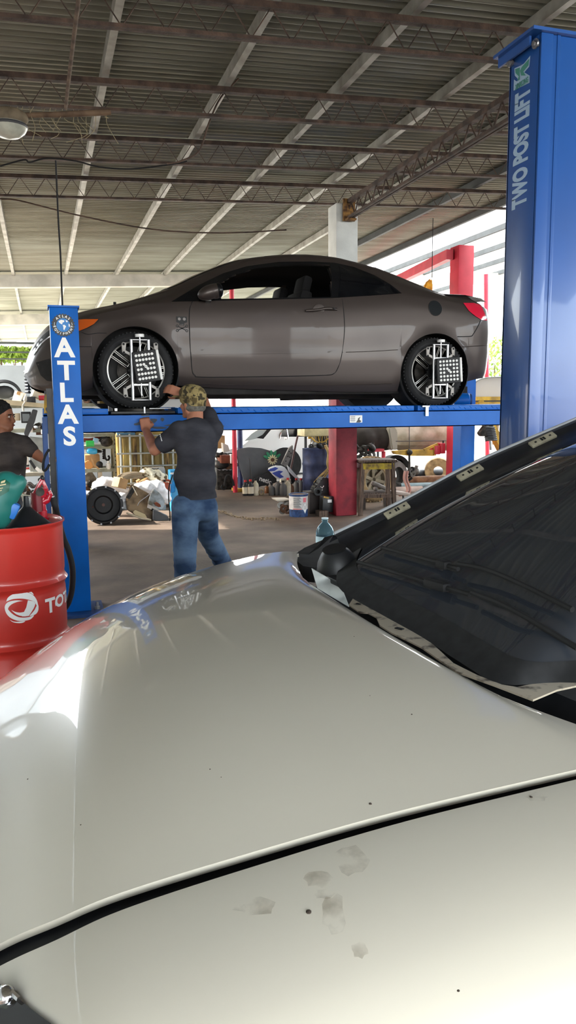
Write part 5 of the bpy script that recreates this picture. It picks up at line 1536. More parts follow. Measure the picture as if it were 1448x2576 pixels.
mb.ball(ch2 + Vector((0, 0, .02)), (.14, .19, .2), 20, 14); mb.capsule(ch2, pl2, .16, .15, 18); mb.capsule(nk2 + Vector((-.01, 0, -.015)), sh_r, .066, .074); mb.capsule(nk2 + Vector((-.01, 0, -.015)), sh_l, .066, .074); mb.capsule(sh_r, sh_r.lerp(el2, .75), .078, .064); mb.capsule(sh_l, sh_l.lerp(el3, .5), .075, .066); mb.capsule(sh_r, ch2, .08, .12); mb.capsule(sh_l, ch2, .08, .12)
mb.ball(pl2 + Vector((.03, -.02, .1)), (.16, .17, .1), 18, 10)
sm = blob(mb, .011, 4); sm = clip_z(sm, onv(10, 1238, V2).z)
obj('t_shirt', sm, M_shirt2, man, smooth=180)
mb = MB(); mb.ball(pl2 + Vector((0, 0, -.02)), (.15, .17, .14), 18, 12)
for hp2 in (hl2, hr2):
    kn = Vector((hp2.x + .1, hp2.y, .48)); an = Vector((hp2.x - .02, hp2.y, .1)); mb.capsule(hp2, kn, .095, .075); mb.capsule(kn, an, .075, .06)
obj('trousers', blob(mb, .012, 3), mat('dark work trousers', (40, 42, 50), .9, noise=.3), man, smooth=180)
mb = MB()
for hp2 in (hl2, hr2): mb.capsule(Vector((hp2.x - .06, hp2.y, .045)), Vector((hp2.x + .14, hp2.y, .04)), .045, .04, 12)
obj('shoes', mb, M_blackpl, man)
# loop of black cable hanging from the lift controls by the hand
cl_ = [onv(x, y, 5.72) for x, y in ((124, 1130), (116, 1142), (110, 1158), (108, 1178), (112, 1184), (119, 1178), (124, 1168))]
mb = MB(); mb.tube(spline(cl_, 8), .0085, 8); single('cable_loop', mb, M_black, 'loop of black cable beside the hand of the person on the left', 'cable')
# ------------------------------------------------------------------ clutter on the left: shelving, tank, heap of parts
def rect(x0, y0, x1, y1, v):
    a = onv(x0, y0, v); b = onv(x1, y1, v)
    return Vector(((a.x + b.x) / 2, v, (a.z + b.z) / 2)), abs(b.x - a.x), abs(a.z - b.z)
def pbox(mb, x0, y0, x1, y1, v, depth, rot=None, bev=0.0):
    c, w, h = rect(x0, y0, x1, y1, v)
    return mb.box(c + Y * depth / 2, (w, depth, h), rot, bev)
def plate(mb, pts, v, depth=0.01, bev=0.0, lean=0.0):
    """outline in pixels on plane v, pushed back by depth"""
    P = [onv(x, y, v) for x, y in pts]
    if lean:
        zz = min(p.z for p in P); P = [p + Y * (p.z - zz) * lean for p in P]
    a = mb.verts(P); b = mb.verts([p + Y * depth for p in P])
    fs = [mb.face(a), mb.face(b[::-1])]
    n = len(P)
    for i in range(n): fs.append(mb.face([a[i], a[(i + 1) % n], b[(i + 1) % n], b[i]]))
    if bev: bmesh.ops.bevel(mb.b, geom=list({e for f in fs if f for e in f.edges}), offset=bev, segments=2, affect='EDGES')
    return mb
def mbox(name, m, label, cat, x0, y0, x1, y1, v, depth, rot=None, bev=0.004, group=None):
    mb = MB(); pbox(mb, x0, y0, x1, y1, v, depth, rot, bev); return single(name, mb, m, label, cat, group)
def carton(label, x0, y0, x1, y1, v, depth, m, rot=None, group=None):
    """open-flap cardboard carton: body, flap, tape"""
    c, w, h = rect(x0, y0, x1, y1, v)
    t = thing('carton', label, 'box', c + Vector((0, depth / 2, -h / 2)), rot or (0, 0, 0), group)
    mb = MB(); mb.box((0, 0, h / 2), (w, depth, h), bev=.004); obj('body', mb, m, t, local=True)
    mb = MB(); mb.box((0, 0, h + .002), (.02 + depth * .15, depth + .003, .004)); mb.box((0, -depth / 2 - .001, h * .85 + .003), (.02 + depth * .15, .003, h * .3)); obj('tape', mb, mat('brown tape', (176, 136, 88), .4), t, local=True)
    mb = MB(); mb.box((0, 0, h + .004), (.004, depth, .002)); obj('flap_gap', mb, M_black, t, local=True)
    return t
def bottle(name, label, cx, ybase, v, h, r, m, mcap=None, group=None, mlab=None, zbase=None):
    p = onv(cx, ybase, v)
    if zbase is not None: p.z = zbase
    t = thing(name, label, 'bottle', p, group=group)
    mb = MB(); mb.lathe([(0, 0), (r * .94, 0), (r, .01), (r, h * .62), (r * .8, h * .72), (r * .38, h * .8), (r * .36, h * .9), (0, h * .9)], (0, 0, 0), Z, 18); obj('body', mb, m, t, local=True)
    mb = MB(); mb.lathe([(0, h * .88), (r * .44, h * .88), (r * .44, h), (0, h)], (0, 0, 0), Z, 14); obj('cap', mb, mcap or M_black, t, local=True)
    if mlab:
        mb = MB(); mb.lathe([(r * 1.01, h * .14), (r * 1.015, h * .16), (r * 1.015, h * .54), (r * 1.01, h * .56)], (0, 0, 0), Z, 18); obj('paper_label', mb, mlab, t, local=True)
    return t
M_rack = mat('slotted grey-green angle', (150, 152, 136), .6, .2, noise=.3, scale=14)
def rack(label, x0, x1, v, depth, ytop, shelves, zpost):
    """slotted angle shelf rack; shelves = pixel rows of front edges"""
    u0 = onv(x0, 1000, v).x; u1 = onv(x1, 1000, v).x
    t = thing('shelf_rack', label, 'shelf', ((u0 + u1) / 2, v + depth / 2, 0))
    for u in (u0, u1):
        for vv in (v, v + depth):
            mb = MB(); mb.box((u, vv, zpost / 2), (.04, .004, zpost)); mb.box((u + (.018 if u == u0 else -.018), vv + .018, zpost / 2), (.004, .036, zpost))
            po = obj('upright', mb, M_rack, t)
            if vv == v:
                mb = MB()
                for k in range(int(zpost / .06)): mb.box((u, vv - .0025, .04 + k * .06), (.012, .002, .02))
                obj('slots', mb, M_black, po)
    zs = []
    for y in shelves:
        z = onv((x0 + x1) / 2, y, v).z; zs.append(z)
        mb = MB(); mb.box(((u0 + u1) / 2, v + depth / 2, z), (u1 - u0, depth, .02)); mb.box(((u0 + u1) / 2, v - .004, z - .015), (u1 - u0 + .03, .006, .05)); obj('shelf', mb, M_rack, t)
    return t, zs
VA = 12.4
ra, za = rack('grey slotted shelf rack against the back wall, behind the person at the left edge', -60, 124, VA, .55, 1015, (1020, 1082, 1193, 1250), 1.62)
mb = MB(); plate(mb, [(-40, 1000), (118, 1016), (118, 1026), (-40, 1014)], VA - .06, .04); single('shelf_board', mb, mat('raw pale board', (206, 192, 160), .8, noise=.2, scale=8), 'pale board lying along the top shelf of the left rack', 'board')
carton('white carton tilted on the top shelf of the left rack', 31, 985, 55, 1011, VA + .0, .2, mat('white carton', (240, 236, 226), .8), (0, R(18), R(-10)))
carton('pale yellow carton tipped over near the lift post on the top shelf', 75, 981, 104, 1002, VA + .1, .25, M_cardw, (0, R(24), R(8)))
mbox('plastic_tray', mat('red plastic tray', (196, 52, 64), .45), 'red plastic tray on the top shelf beside the pale carton', 'tray', 97, 995, 117, 1007, VA + .1, .22)
mbox('metal_case', M_greydk, 'dark grey slotted case between the two cartons on the top shelf', 'case', 66, 998, 90, 1015, VA, .2)
# wheel arch liner, bottle arm lamp, monitor, hanging bumper piece
mb = MB(); q = onv(12, 1000, VA + .3); mb.lathe([(.22, 0), (.25, 0), (.26, .1), (.22, .12)], q, (0, -1, .1), 24, R(-5), R(175), (1, 0, 0)); mb.ball(q + Z * .08, (.15, .05, .1), 12, 8); single('arch_liner', mb, M_greydk, 'dark arched wheel liner on the top shelf at the left edge', 'car part')
lt = thing('work_lamp', 'bent pale pipe lamp clamped above the monitor on the left rack', 'lamp', onv(60, 1035, VA - .05))
mb = MB(); mb.tube(spline([onv(59, 1034, VA - .05), onv(57, 1020, VA - .05), onv(62, 1012, VA - .05), onv(63, 1003, VA - .05), onv(65, 995, VA - .05)], 5), .016, 8); obj('arm', mb, mat('pale pipe', (206, 204, 196), .4), lt)
mb = MB(); mb.capsule(onv(63, 1005, VA - .07), onv(65, 995, VA - .07), .03, .014); obj('head', mb, MATS['pale pipe'], lt)
mt = thing('monitor', 'small black framed monitor on the left rack beside the man', 'monitor', onv(65, 1064, VA))
mb = MB(); pbox(mb, 52, 1036, 79, 1064, VA - .05, .1, None, .006); obj('case', mb, M_blackpl, mt)
mb = MB(); pbox(mb, 56, 1041, 75, 1060, VA - .054, .004); obj('screen', mb, mat('dull screen', (74, 82, 84), .2), mt)
mb = MB(); pbox(mb, 34, 1040, 51, 1058, VA - .02, .2, None, .006); single('beige_cabinet', mb, mat('beige enamel', (186, 172, 146), .6), 'small beige box left of the black monitor', 'box')
mb = MB(); plate(mb, [(82, 1029), (95, 1032), (88, 1060), (80, 1080), (74, 1090), (68, 1105), (60, 1090), (66, 1070), (74, 1050)], VA - .3, .05, .008); single('bumper_piece', mb, M_greydk, 'dark grey bent bumper piece leaning across the left rack', 'car part')
mb = MB(); plate(mb, [(74, 1098), (113, 1102), (115, 1145), (100, 1188), (76, 1188)], VA - .12, .03, .006, .05); single('sheet_panel', mb, M_grey, 'large grey metal panel leaning on the bench of the left rack', 'panel')
rl = thing('paper_roll', 'white bottle with printed label standing on the bench beside the man', 'roll', onv(65, 1190, VA - .3))
mb = MB(); c, w, h = rect(56, 1135, 74, 1182, VA - .3); mb.cyl(c - Z * h / 2, c + Z * h * .42, w / 2, 20); mb.cyl(c + Z * h * .42, c + Z * h * .52, w / 2, 16, w / 4); obj('body', mb, M_white, rl)
mb = MB(); mb.lathe([(w / 2 + .001, -.09), (w / 2 + .002, -.09), (w / 2 + .002, -.06), (w / 2 + .001, -.06)], c, Z, 20); obj('band', mb, M_greydk, rl)
mb = MB(); mb.lathe([(w / 2 + .001, -.125), (w / 2 + .002, -.125), (w / 2 + .002, -.10), (w / 2 + .001, -.10)], c, Z, 20); obj('band', mb, mat('red print', (196, 60, 60), .5), rl)
mb = MB(); plate(mb, [(40, 1190), (122, 1190), (122, 1197), (30, 1197)], VA - .35, .5); single('bench_top', mb, mat('worn bench top', (150, 146, 132), .7, noise=.3), 'grey bench top in front of the left rack', 'bench')
tg = thing('glue_gun', 'white and black hand tool lying on the bench under the grey panel', 'tool', onv(98, 1190, VA - .3))
mb = MB(); mb.bar(onv(90, 1176, VA - .3), onv(106, 1190, VA - .3), .05, .05, bev=.01); obj('body', mb, M_white, tg)
mb = MB(); mb.bar(onv(75, 1158, VA - .3), onv(90, 1180, VA - .3), .035, .04, bev=.006); obj('handle', mb, M_blackpl, tg)
# boxes, tins and parts packed on both racks
VB = 11.6
rb, zb_ = rack('slotted shelf rack loaded with hoses and boxes, right of the blue front post', 196, 284, VB, .5, 1085, (1092, 1123, 1181, 1235), 1.22)
def tubeitem(name, label, cat, pts, v, r, m, seg=8):
    mb = MB(); mb.tube(spline([onv(x, y, v) for x, y in pts], 6), r, seg); return single(name, mb, m, label, cat)
tubeitem('rubber_hose', 'rust red corrugated hose lying on the upper shelf right of the blue post', 'hose', [(210, 1107), (225, 1108), (238, 1105), (248, 1100), (262, 1096), (270, 1101)], VB + .1, .03, mat('red brown hose', (134, 54, 46), .6))
tubeitem('rubber_hose', 'dark elbow hose coiled at the end of the upper shelf', 'hose', [(252, 1112), (258, 1102), (268, 1098), (274, 1106), (270, 1116)], VB + .02, .028, M_black)
mb = MB(); c = onv(227, 1116, VB); mb.cyl(c + X * -.06, c + X * .05, .045, 16); mb.cyl(c + X * .05, c + X * .052, .034, 16); single('green_tube', mb, mat('bright green plastic', (60, 190, 90), .4), 'bright green tube end on the upper shelf', 'tube')
mb = MB(); mb.ball(onv(268, 1112, VB), (.09, .06, .07), 12, 8); mb.cyl(onv(262, 1114, VB - .04), onv(262, 1114, VB + .05), .05, 14); mb.bar(onv(272, 1104, VB), onv(279, 1118, VB), .05, .05); single('starter_motor', mb, M_greasy, 'greasy cast starter motor at the right end of the upper shelf', 'car part')
mb = MB(); pbox(mb, 234, 1102, 247, 1113, VB - .02, .05, (0, R(14), 0), .004); single('blue_packet', mb, mat('pale blue packet', (150, 190, 216), .5), 'pale blue packet resting on the red hose', 'packet')
mbox('white_carton', M_white, 'white carton at the back of the top shelf right of the post', 'box', 213, 1080, 246, 1091, VB + .1, .2)
bt = thing('fluid_bottle', 'bright blue fluid bottle lying on the middle shelf', 'bottle', onv(232, 1140, VB))
mb = MB(); mb.capsule(onv(225, 1135, VB), onv(238, 1135, VB), .045, .045); obj('body', mb, mat('bright blue fluid', (60, 164, 214), .3), bt)
mb = MB(); mb.cyl(onv(244, 1135, VB), onv(256, 1136, VB), .028, 12, .015); obj('cap', mb, M_black, bt)
mb = MB(); pbox(mb, 209, 1128, 222, 1141, VB, .12, None, .006); single('white_jug', mb, M_white, 'white jug left of the blue fluid bottle', 'bottle')
mbox('book_stack', M_cardw, 'flat pale box above the blue fluid bottle', 'box', 222, 1127, 256, 1132, VB + .12, .2)
carton('open orange-brown carton on the middle shelf, below the blue bottle', 213, 1145, 252, 1178, VB + .15, .3, M_card)
mb = MB(); plate(mb, [(212, 1165), (222, 1158), (236, 1168), (232, 1178), (222, 1181), (214, 1178)], VB - .02, .08, .01); single('paper_bag', mb, mat('orange brown paper', (206, 146, 84), .8, bump=.5), 'crumpled orange brown paper bag on the lower shelf front', 'bag')
mb = MB(); plate(mb, [(228, 1150), (233, 1155), (238, 1168), (252, 1180), (248, 1181), (233, 1171)], VB - .03, .02); single('cardboard_scrap', mb, M_card, 'torn cardboard flap jutting from the lower shelf', 'cardboard')
tubeitem('coil_spring', 'black coil spring standing at the back of the middle shelf', 'spring', [(261 + 3 * math.sin(k * 1.6), 1128 + k * 1.1) for k in range(26)], VB + .25, .008, M_black)
tubeitem('chain_hook', 'dark bent pipe hanging by the rack upright', 'pipe', [(263, 1130), (264, 1150), (270, 1158), (275, 1152), (272, 1146)], VB + .05, .014, M_black)
mb = MB(); mb.ball(onv(250, 1168, VB), (.05, .06, .045), 12, 8); mb.cyl(onv(243, 1172, VB), onv(258, 1172, VB), .03, 12); single('rubber_mount', mb, M_black, 'black rubber mount on the lower shelf', 'car part')
bottle('spray_can', 'small white can at the right end of the lower shelf', 273, 1180, VB + .02, .12, .035, M_white, M_white)
mb = MB(); pbox(mb, 212, 1190, 240, 1215, VB + .1, .2, (0, R(-30), 0), .006); single('worn_box', mb, mat('dirty grey box', (128, 118, 102), .8, noise=.5, scale=14), 'dirty grey box tilted under the lower shelf', 'box')
mb = MB(); pbox(mb, 246, 1188, 258, 1216, VB + .1, .1, None, .004); single('paper_packet', mb, M_cardw, 'upright pale packet under the lower shelf', 'packet')
# small parts strewn on racks: individuals built from a few kinds
def part_kind(i, c, s):
    mb = MB()
    if i == 0: mb.lathe([(0.4 * s, 0), (s, 0), (s, .3 * s), (.4 * s, .3 * s), (.4 * s, 0)], c, (rnd.uniform(-.5, .5), -1, rnd.uniform(-.5, .5)), 14)
    elif i == 1: mb.box(c, (1.6 * s, s, .9 * s), (rnd.uniform(-.3, .3), rnd.uniform(-.5, .5), rnd.random()), bev=.1 * s); mb.cyl(c, c + Vector((s * 1.2, 0, s * .4)), .3 * s, 10)
    elif i == 2: mb.tube(spline([c + Vector((-1.6 * s, 0, 0)), c + Vector((-.5 * s, 0, .8 * s)), c + Vector((.6 * s, 0, -.1 * s)), c + Vector((1.6 * s, 0, .5 * s))], 5), .3 * s, 8)
    else: mb.ball(c, (1.3 * s, s, .9 * s), 12, 8, (rnd.random(), rnd.random(), 0)); mb.cyl(c - Z * .6 * s, c + Vector((.4 * s, 0, 1.2 * s)), .4 * s, 10)
    return mb
NM = ('bearing_ring', 'engine_bracket', 'bent_pipe', 'pump_casting')
WD = ('ring shaped', 'blocky', 'bent', 'rounded')
pm = [M_greasy, M_steel, M_black, mat('brown rusty iron', (104, 72, 52), .8, noise=.5, scale=20), mat('oily aluminium', (128, 126, 120), .5, .5, noise=.4, scale=18)]
def strew(n, x0, y0, x1, y1, v, s, group, where):
    for k in range(n):
        i = rnd.randrange(4)
        x = x0 + (x1 - x0) * (k + .5) / n + rnd.uniform(-2, 2); y = rnd.uniform(y0, y1)
        o = single(NM[i], part_kind(i, onv(x, y, v + rnd.uniform(-.1, .1)), s * rnd.uniform(.7, 1.2)), rnd.choice(pm), '%s oily metal part among the parts %s' % (WD[i], where), 'car part', group)
strew(7, 128, 975, 250, 1012, 10.9, .055, 'parts piled behind the front wheel', 'piled on the far runway behind the front wheel') if False else None
strew(10, 60, 1205, 122, 1245, VA - .1, .06, 'parts under the left bench', 'under the left bench')
strew(6, 84, 1072, 118, 1080, VA, .05, 'parts on the left rack', 'on the left rack')
strew(7, 212, 1218, 275, 1232, VB, .05, 'parts on the lowest right rack shelf', 'on the lowest shelf right of the post')
strew(6, 290, 1086, 350, 1092, 11.5, .04, 'parts on top of the tank cage', 'on top of the caged tank')
mbox('blue_tray', mat('dull blue tray', (84, 128, 156), .6), 'dull blue tray on top of the caged tank', 'tray', 295, 1089, 340, 1094, 11.35, .3)
for k, (x, y0, y1, lab, m) in enumerate(((76, 1076, 1088, 'white tin with teal lid on the left rack', M_white), (110, 1077, 1092, 'white tall bottle at the right end of the left rack', M_white))):
    bottle('paint_tin', lab, x, y1, VA - .03, .1, .04, m, mat('teal cap', (60, 150, 170), .4))
mbox('brown_carton', mat('dark brown carton', (92, 62, 48), .8), 'dark brown carton on the left rack behind the grey panel', 'box', 90, 1078, 116, 1094, VA + .1, .25)
# books under the left bench
for k in range(9):
    x = 66 + k * 6
    mbox('manual', mat(('blue cover', 'grey cover', 'red cover')[k % 3], ((50, 70, 120), (120, 124, 130), (150, 46, 50))[k % 3], .7), '%s service manual in the row under the left bench' % ('dark blue', 'grey', 'dark red')[k % 3], 'book', x, 1253 - (k % 3), x + 5, 1284, VA - .25, .2, None, .001, 'manuals under the left bench')

# caged tank
VT = 11.35
tk = thing('caged_tank', 'yellowed plastic tank inside a galvanised tube cage', 'tank', (onv(365, 1200, VT).x, VT + .5, 0))
a = onv(291, 1092, VT); b = onv(475, 1092, VT)
mb = MB(); mb.box(((a.x + b.x) / 2, VT + .53, .62), (b.x - a.x - .02, .96, 1.0), bev=.05)
M_tank = mat('yellowed tank plastic', (188, 164, 92), .55, noise=.5, scale=5, dark=(112, 90, 50), stretch=(1, 1, .4))
obj('tank', mb, M_tank, tk)
ztop = a.z
xs_ = (304, 328, 354, 383, 409, 435, 462)
for x in xs_:
    u = onv(x, 1150, VT).x
    mb = MB(); mb.cyl((u, VT, .12), (u, VT, ztop), .016, 10); obj('cage_tube', mb, mat('galvanised tube', (176, 178, 172), .4, .5, noise=.2, scale=10), tk)
for y in (1096, 1140, 1172, 1215):
    z = onv(365, y, VT - .03).z
    mb = MB(); mb.cyl((a.x, VT - .03, z), (b.x, VT - .03, z), .013, 10); obj('cage_tube', mb, MATS['galvanised tube'], tk)
for i in range(len(xs_) - 1):
    x0, x1 = xs_[i] + 4, xs_[i + 1] - 4
    mb = MB(); pbox(mb, x0, 1102, x1, 1290, VT + .03, .03, None, .012); obj('tank_rib', mb, mat('stained rib', (176, 142, 80), .6, noise=.6, scale=9, dark=(70, 52, 34), stretch=(3, 3, .5)) if i % 3 == 1 else M_tank, tk)
mb = MB(); mb.box(((a.x + b.x) / 2, VT + .5, .06), (b.x - a.x, 1.0, .12)); obj('pallet', mb, M_wood, tk)

# heap on the floor
dr = onz(262, 1318, 0)
hd_ = thing('drum_housing', 'big black round gearbox housing with bolted rim, lying on the floor', 'car part', dr)
rr = .245; cc = Vector((dr.x, dr.y + .0, rr + .0))
axd = Vector((-.06, -1, .05)).normalized()
mb = MB(); mb.lathe([(0, -.02), (.10, -.02), (.12, .0), (rr * .82, .0), (rr * .86, .10), (rr * .93, .10), (rr, .09), (rr, .05), (rr * .9, .03), (rr * .88, -.35), (rr * .6, -.42), (0, -.42)], cc, axd, 48); obj('housing', mb, mat('black oily housing', (26, 24, 25), .45, .2, noise=.3, scale=10), hd_)
for k in range(12):
    an = 2 * math.pi * k / 12 + .1
    x_ = axd.orthogonal().normalized(); y_ = axd.cross(x_)
    p = cc + (x_ * math.cos(an) + y_ * math.sin(an)) * rr * .965 + axd * .1
    mb = MB(); mb.cyl(p - axd * .01, p + axd * .012, .012, 8); obj('rim_bolt', mb, M_steel, hd_)
mb = MB(); mb.lathe([(0, 0), (.02, 0), (.02, .02), (0, .02)], cc + axd * -.02, axd, 16); mb.ball(cc + axd * -.0 + x_ * -.0 + Vector((-.13, 0, -.02)), .012, 8, 6); obj('shaft_end', mb, mat('worn brown boss', (92, 62, 56), .6), hd_)
def sack(label, pts, v, r, m=None, nm='plastic_sack', cat='sack'):
    mb = MB()
    for (x, y, k) in pts: mb.ball(onv(x, y, v), (r * k * 1.2, r * k, r * k * .85), 12, 8, (rnd.uniform(-.4, .4), rnd.uniform(-.4, .4), 0))
    me = blob(mb, .02, 3)
    for vv in me.vertices:
        n = math.sin(vv.co.x * 47 + vv.co.z * 31) * math.cos(vv.co.z * 53 - vv.co.y * 29)
        vv.co += Vector(vv.normal) * .012 * n
        if vv.co.z < 0.004: vv.co.z = 0.004
    return single(nm, me, m or M_sack, label, cat)
sack('white plastic sack behind the black round housing', [(255, 1226, 1), (270, 1222, 1.2), (288, 1228, 1.2), (300, 1240, 1.3), (285, 1250, 1.4), (262, 1245, 1)], 10.75, .12)
sack('white plastic sack on the floor at the left of the black round housing', [(216, 1252, 1), (220, 1268, 1), (214, 1262, 1)], 10.3, .11)
sack('white plastic sack lying on the tan engine cover', [(355, 1228, .8), (372, 1226, 1), (390, 1226, 1), (400, 1240, 1.1), (408, 1252, 1)], 10.45, .11)
sack('white plastic sack right of the black round housing near the floor', [(308, 1262, .8), (312, 1272, .8), (312, 1250, .8)], 10.3, .1)
sack('patterned white sack on top of the heap below the tank', [(370, 1190, .9), (385, 1198, 1.1), (400, 1206, 1.1), (408, 1216, .9)], 10.65, .1, mat('patterned sack', (220, 214, 190), .7, noise=.8, scale=14, dark=(88, 76, 50), contrast=(.42, .5)))
carton('tan carton on the heap behind the black round housing', 287, 1204, 312, 1228, 10.25, .2, M_card, (0, R(18), R(20)))
carton('brown paper carton squashed among the heap below the tank', 355, 1205, 380, 1226, 10.5, .2, mat('brown kraft', (150, 116, 76), .85, noise=.4), (0, R(-24), R(10)))
mb = MB()
for k in range(9):
    c = onv(335, 1215, 10.6); rr_ = .12 + .008 * k
    mb.tube([c + Vector((rr_ * 1.3 * math.cos(t * .35), .02 * math.sin(t + k), .55 * rr_ * math.sin(t * .35) + .006 * k)) for t in range(18)], .007, 6, closed=True)
single('wire_coil', mb, mat('dusty cable', (140, 128, 108), .8), 'coil of dusty wire behind the tan engine cover', 'wire')
ec = thing('engine_cover', 'tan dirty engine undertray lying tilted in the heap', 'car part', onz(375, 1306, 0))
mb = MB(); plate(mb, [(318, 1262), (334, 1222), (345, 1226), (380, 1246), (373, 1268), (368, 1280), (386, 1286), (385, 1308), (372, 1304), (340, 1296), (322, 1285)], 10.12, .12, .01, .25); obj('tray', mb, mat('tan dirty tray', (148, 124, 94), .8, noise=.5, scale=8, dark=(84, 70, 56)), ec)
mb = MB(); plate(mb, [(380, 1245), (388, 1230), (404, 1242), (416, 1262), (412, 1275), (408, 1285), (390, 1276), (372, 1268)], 10.02, .05, .01, .2); wg = obj('silver_wing', mb, mat('oily silver sheet', (128, 134, 138), .4, .6, noise=.5, scale=9, dark=(76, 72, 62)), ec)
mb = MB(); plate(mb, [(388, 1265), (394, 1263), (403, 1269), (405, 1275), (399, 1276), (391, 1271)], 10.01, .01); obj('rust_hole', mb, mat('rust hole', (110, 56, 34), .8), wg)
mb = MB(); plate(mb, [(386, 1282), (424, 1300), (426, 1311), (385, 1310)], 10.05, .2, .01); obj('dark_side', mb, M_greydk, ec)
mb = MB(); plate(mb, [(330, 1226), (342, 1230), (326, 1256), (316, 1252)], 10.06, .03, .004)
obj('slotted_bracket', mb, M_greasy, ec)
for (x, y) in ((331, 1232), (327, 1240), (323, 1248), (335, 1238)):
    mb = MB(); pbox(mb, x - 2, y - 2.5, x + 2, y + 2.5, 10.05, .01, (0, R(25), 0)); obj('slot', mb, M_black, ec)
mb = MB(); mb.tube([onv(x, y, 10.0) for x, y in ((318, 1290), (335, 1297), (355, 1304), (380, 1308))], .012, 6); obj('edge_bead', mb, mat('pale bead', (186, 172, 146), .7), ec)
mb = MB(); plate(mb, [(334, 1288), (340, 1283), (365, 1294), (370, 1303), (356, 1302), (338, 1295)], 10.04, .02, .004); obj('recess', mb, mat('cream recess', (196, 178, 140), .8), ec)
gc = thing('grey_case', 'grey plastic case standing against the caged tank', 'case', onz(393, 1293, 0))
mb = MB(); plate(mb, [(370, 1178), (412, 1175), (416, 1180), (418, 1293), (368, 1293)], 11.1, .15, .012); obj('shell', mb, mat('warm grey plastic', (172, 166, 158), .5), gc)
mb = MB(); mb.tube([onv(383, 1178, 11.09), onv(385, 1180, 11.08), onv(396, 1180, 11.08), onv(398, 1178, 11.09)], .008, 6); obj('handle', mb, M_greydk, gc)
bc_ = thing('blue_case', 'blue plastic case with pale trim beside the caged tank, behind the worker', 'case', onz(438, 1296, 0))
mb = MB(); pbox(mb, 427, 1183, 455, 1296, 10.9, .2, None, .015); obj('shell', mb, mat('sky blue plastic', (58, 150, 206), .45), bc_)
mb = MB(); pbox(mb, 429, 1189, 445, 1193, 10.89, .02, None, .004); obj('trim', mb, M_white, bc_)
jr = thing('jerry_can', 'orange red jerrycan standing behind the silver sheet of the heap', 'can', onv(418, 1262, 10.5))
mb = MB(); pbox(mb, 410, 1216, 430, 1265, 10.45, .16, None, .02); obj('body', mb, mat('orange red plastic', (168, 76, 48), .5, noise=.2), jr)
mb = MB(); mb.tube(spline([onv(413, 1216, 10.5), onv(414, 1209, 10.5), onv(426, 1209, 10.5), onv(428, 1217, 10.5)], 4), .014, 8); obj('handle', mb, MATS['orange red plastic'], jr)
mb = MB(); mb.cyl(onv(413, 1212, 10.45), onv(413, 1207, 10.45), .02, 10); obj('cap', mb, M_black, jr)
tubeitem('metal_rod', 'thin bent rod lying across the tan engine cover', 'rod', [(346, 1272), (352, 1262), (368, 1250), (380, 1240)], 9.95, .006, M_steel, 6)
tubeitem('dry_reed', 'dry reed stalk sticking out of the wire coil', 'stalk', [(333, 1223), (338, 1232), (345, 1246)], 9.95, .006, M_cardw, 6)
# pile of grey parts seen above the runway left of the front wheel
for k in range(12):
    i = rnd.randrange(4); x = 206 + k * 4.2; y = 1012 - (5 * math.sin(k * .9)) - rnd.uniform(0, 8)
    single(NM[i], part_kind(i, onv(x, y, 12.0 + rnd.uniform(-.15, .15)), .055), pm[k % 5], '%s oily metal part in the pile seen over the runway beside the front wheel' % WD[i], 'car part', 'parts heaped on the rack seen over the runway')
mbox('rack_top', M_rack, 'grey shelf top carrying the parts seen over the runway', 'shelf', 196, 1014, 290, 1022, 11.85, .5)
for u_ in (onv(198, 1000, 11.9).x, onv(288, 1000, 11.9).x):
    pass
# ------------------------------------------------------------------ things hung from the roof
q = onv(20, 310, 7.3)
cl = thing('ceiling_lamp', 'dusty bell shaped work lamp on a pipe under the roof at the upper left', 'lamp', (q.x, 7.25, 4.0))
def lp(x, y): return onv(x, y, 7.2)
mb = MB(); mb.tube([lp(45, 290), lp(150, 288), lp(278, 282)], [.02, .024, .026], 12); obj('pipe', mb, mat('dusty brown pipe', (112, 92, 74), .8, noise=.5, scale=9, dark=(70, 54, 44)), cl)
mb = MB(); mb.ball(lp(22, 296), (.16, .1, .085), 18, 12); mb.box(lp(10, 285), (.25, .16, .07), bev=.02); obj('housing', blob(mb, .012, 4), mat('grey dusty housing', (120, 108, 90), .8, noise=.4, scale=10), cl)
mb = MB(); c = lp(22, 322); mb.lathe([(.145, .03), (.15, .0), (.13, -.035), (.08, -.07), (0, -.085)], c, (0, 0, 1), 24); obj('glass_bowl', mb, mat('dirty lamp glass', (186, 190, 178), .2, spec=.6, noise=.3, scale=10), cl)
mb = MB(); mb.lathe([(.15, .0), (.156, .012), (.15, .026)], c, Z, 24); obj('rim', mb, M_greydk, cl)
mb = MB(); mb.tube([onz(200, -20, 3.92), onz(186, 90, 3.92), onz(174, 190, 3.92), onz(165, 272, 3.92)], .014, 10); single('conduit_pipe', mb, mat('dusty brown pipe', (112, 92, 74), .8), 'brown conduit pipe running under the joists to the lamp pipe', 'pipe')
tubeitem('hanging_cable', 'dark cable hanging from the roof down to the top of the front post', 'cable', [(140, 404), (142, 450), (147, 560), (152, 640), (155, 720), (157, 768)], 5.8, .006, M_black)
tubeitem('roof_cable', 'brown cable sagging under the far roof', 'cable', [(0, 500), (50, 505), (190, 540), (350, 572), (470, 584), (600, 585), (720, 578)], 10.5, .009, M_rustbrown)
tubeitem('roof_cable', 'dark cable sagging along the third joist', 'cable', [(0, 418), (60, 402), (75, 408), (120, 398), (190, 405), (250, 420), (330, 425), (440, 412), (470, 405)], 8.5, .008, M_black)
tubeitem('roof_cable', 'thin brown cable dangling along a purlin near the second joist', 'cable', [(650, 60), (610, 180), (555, 245), (525, 310), (500, 380), (455, 405), (420, 412)], 7.3, .008, M_rustbrown)
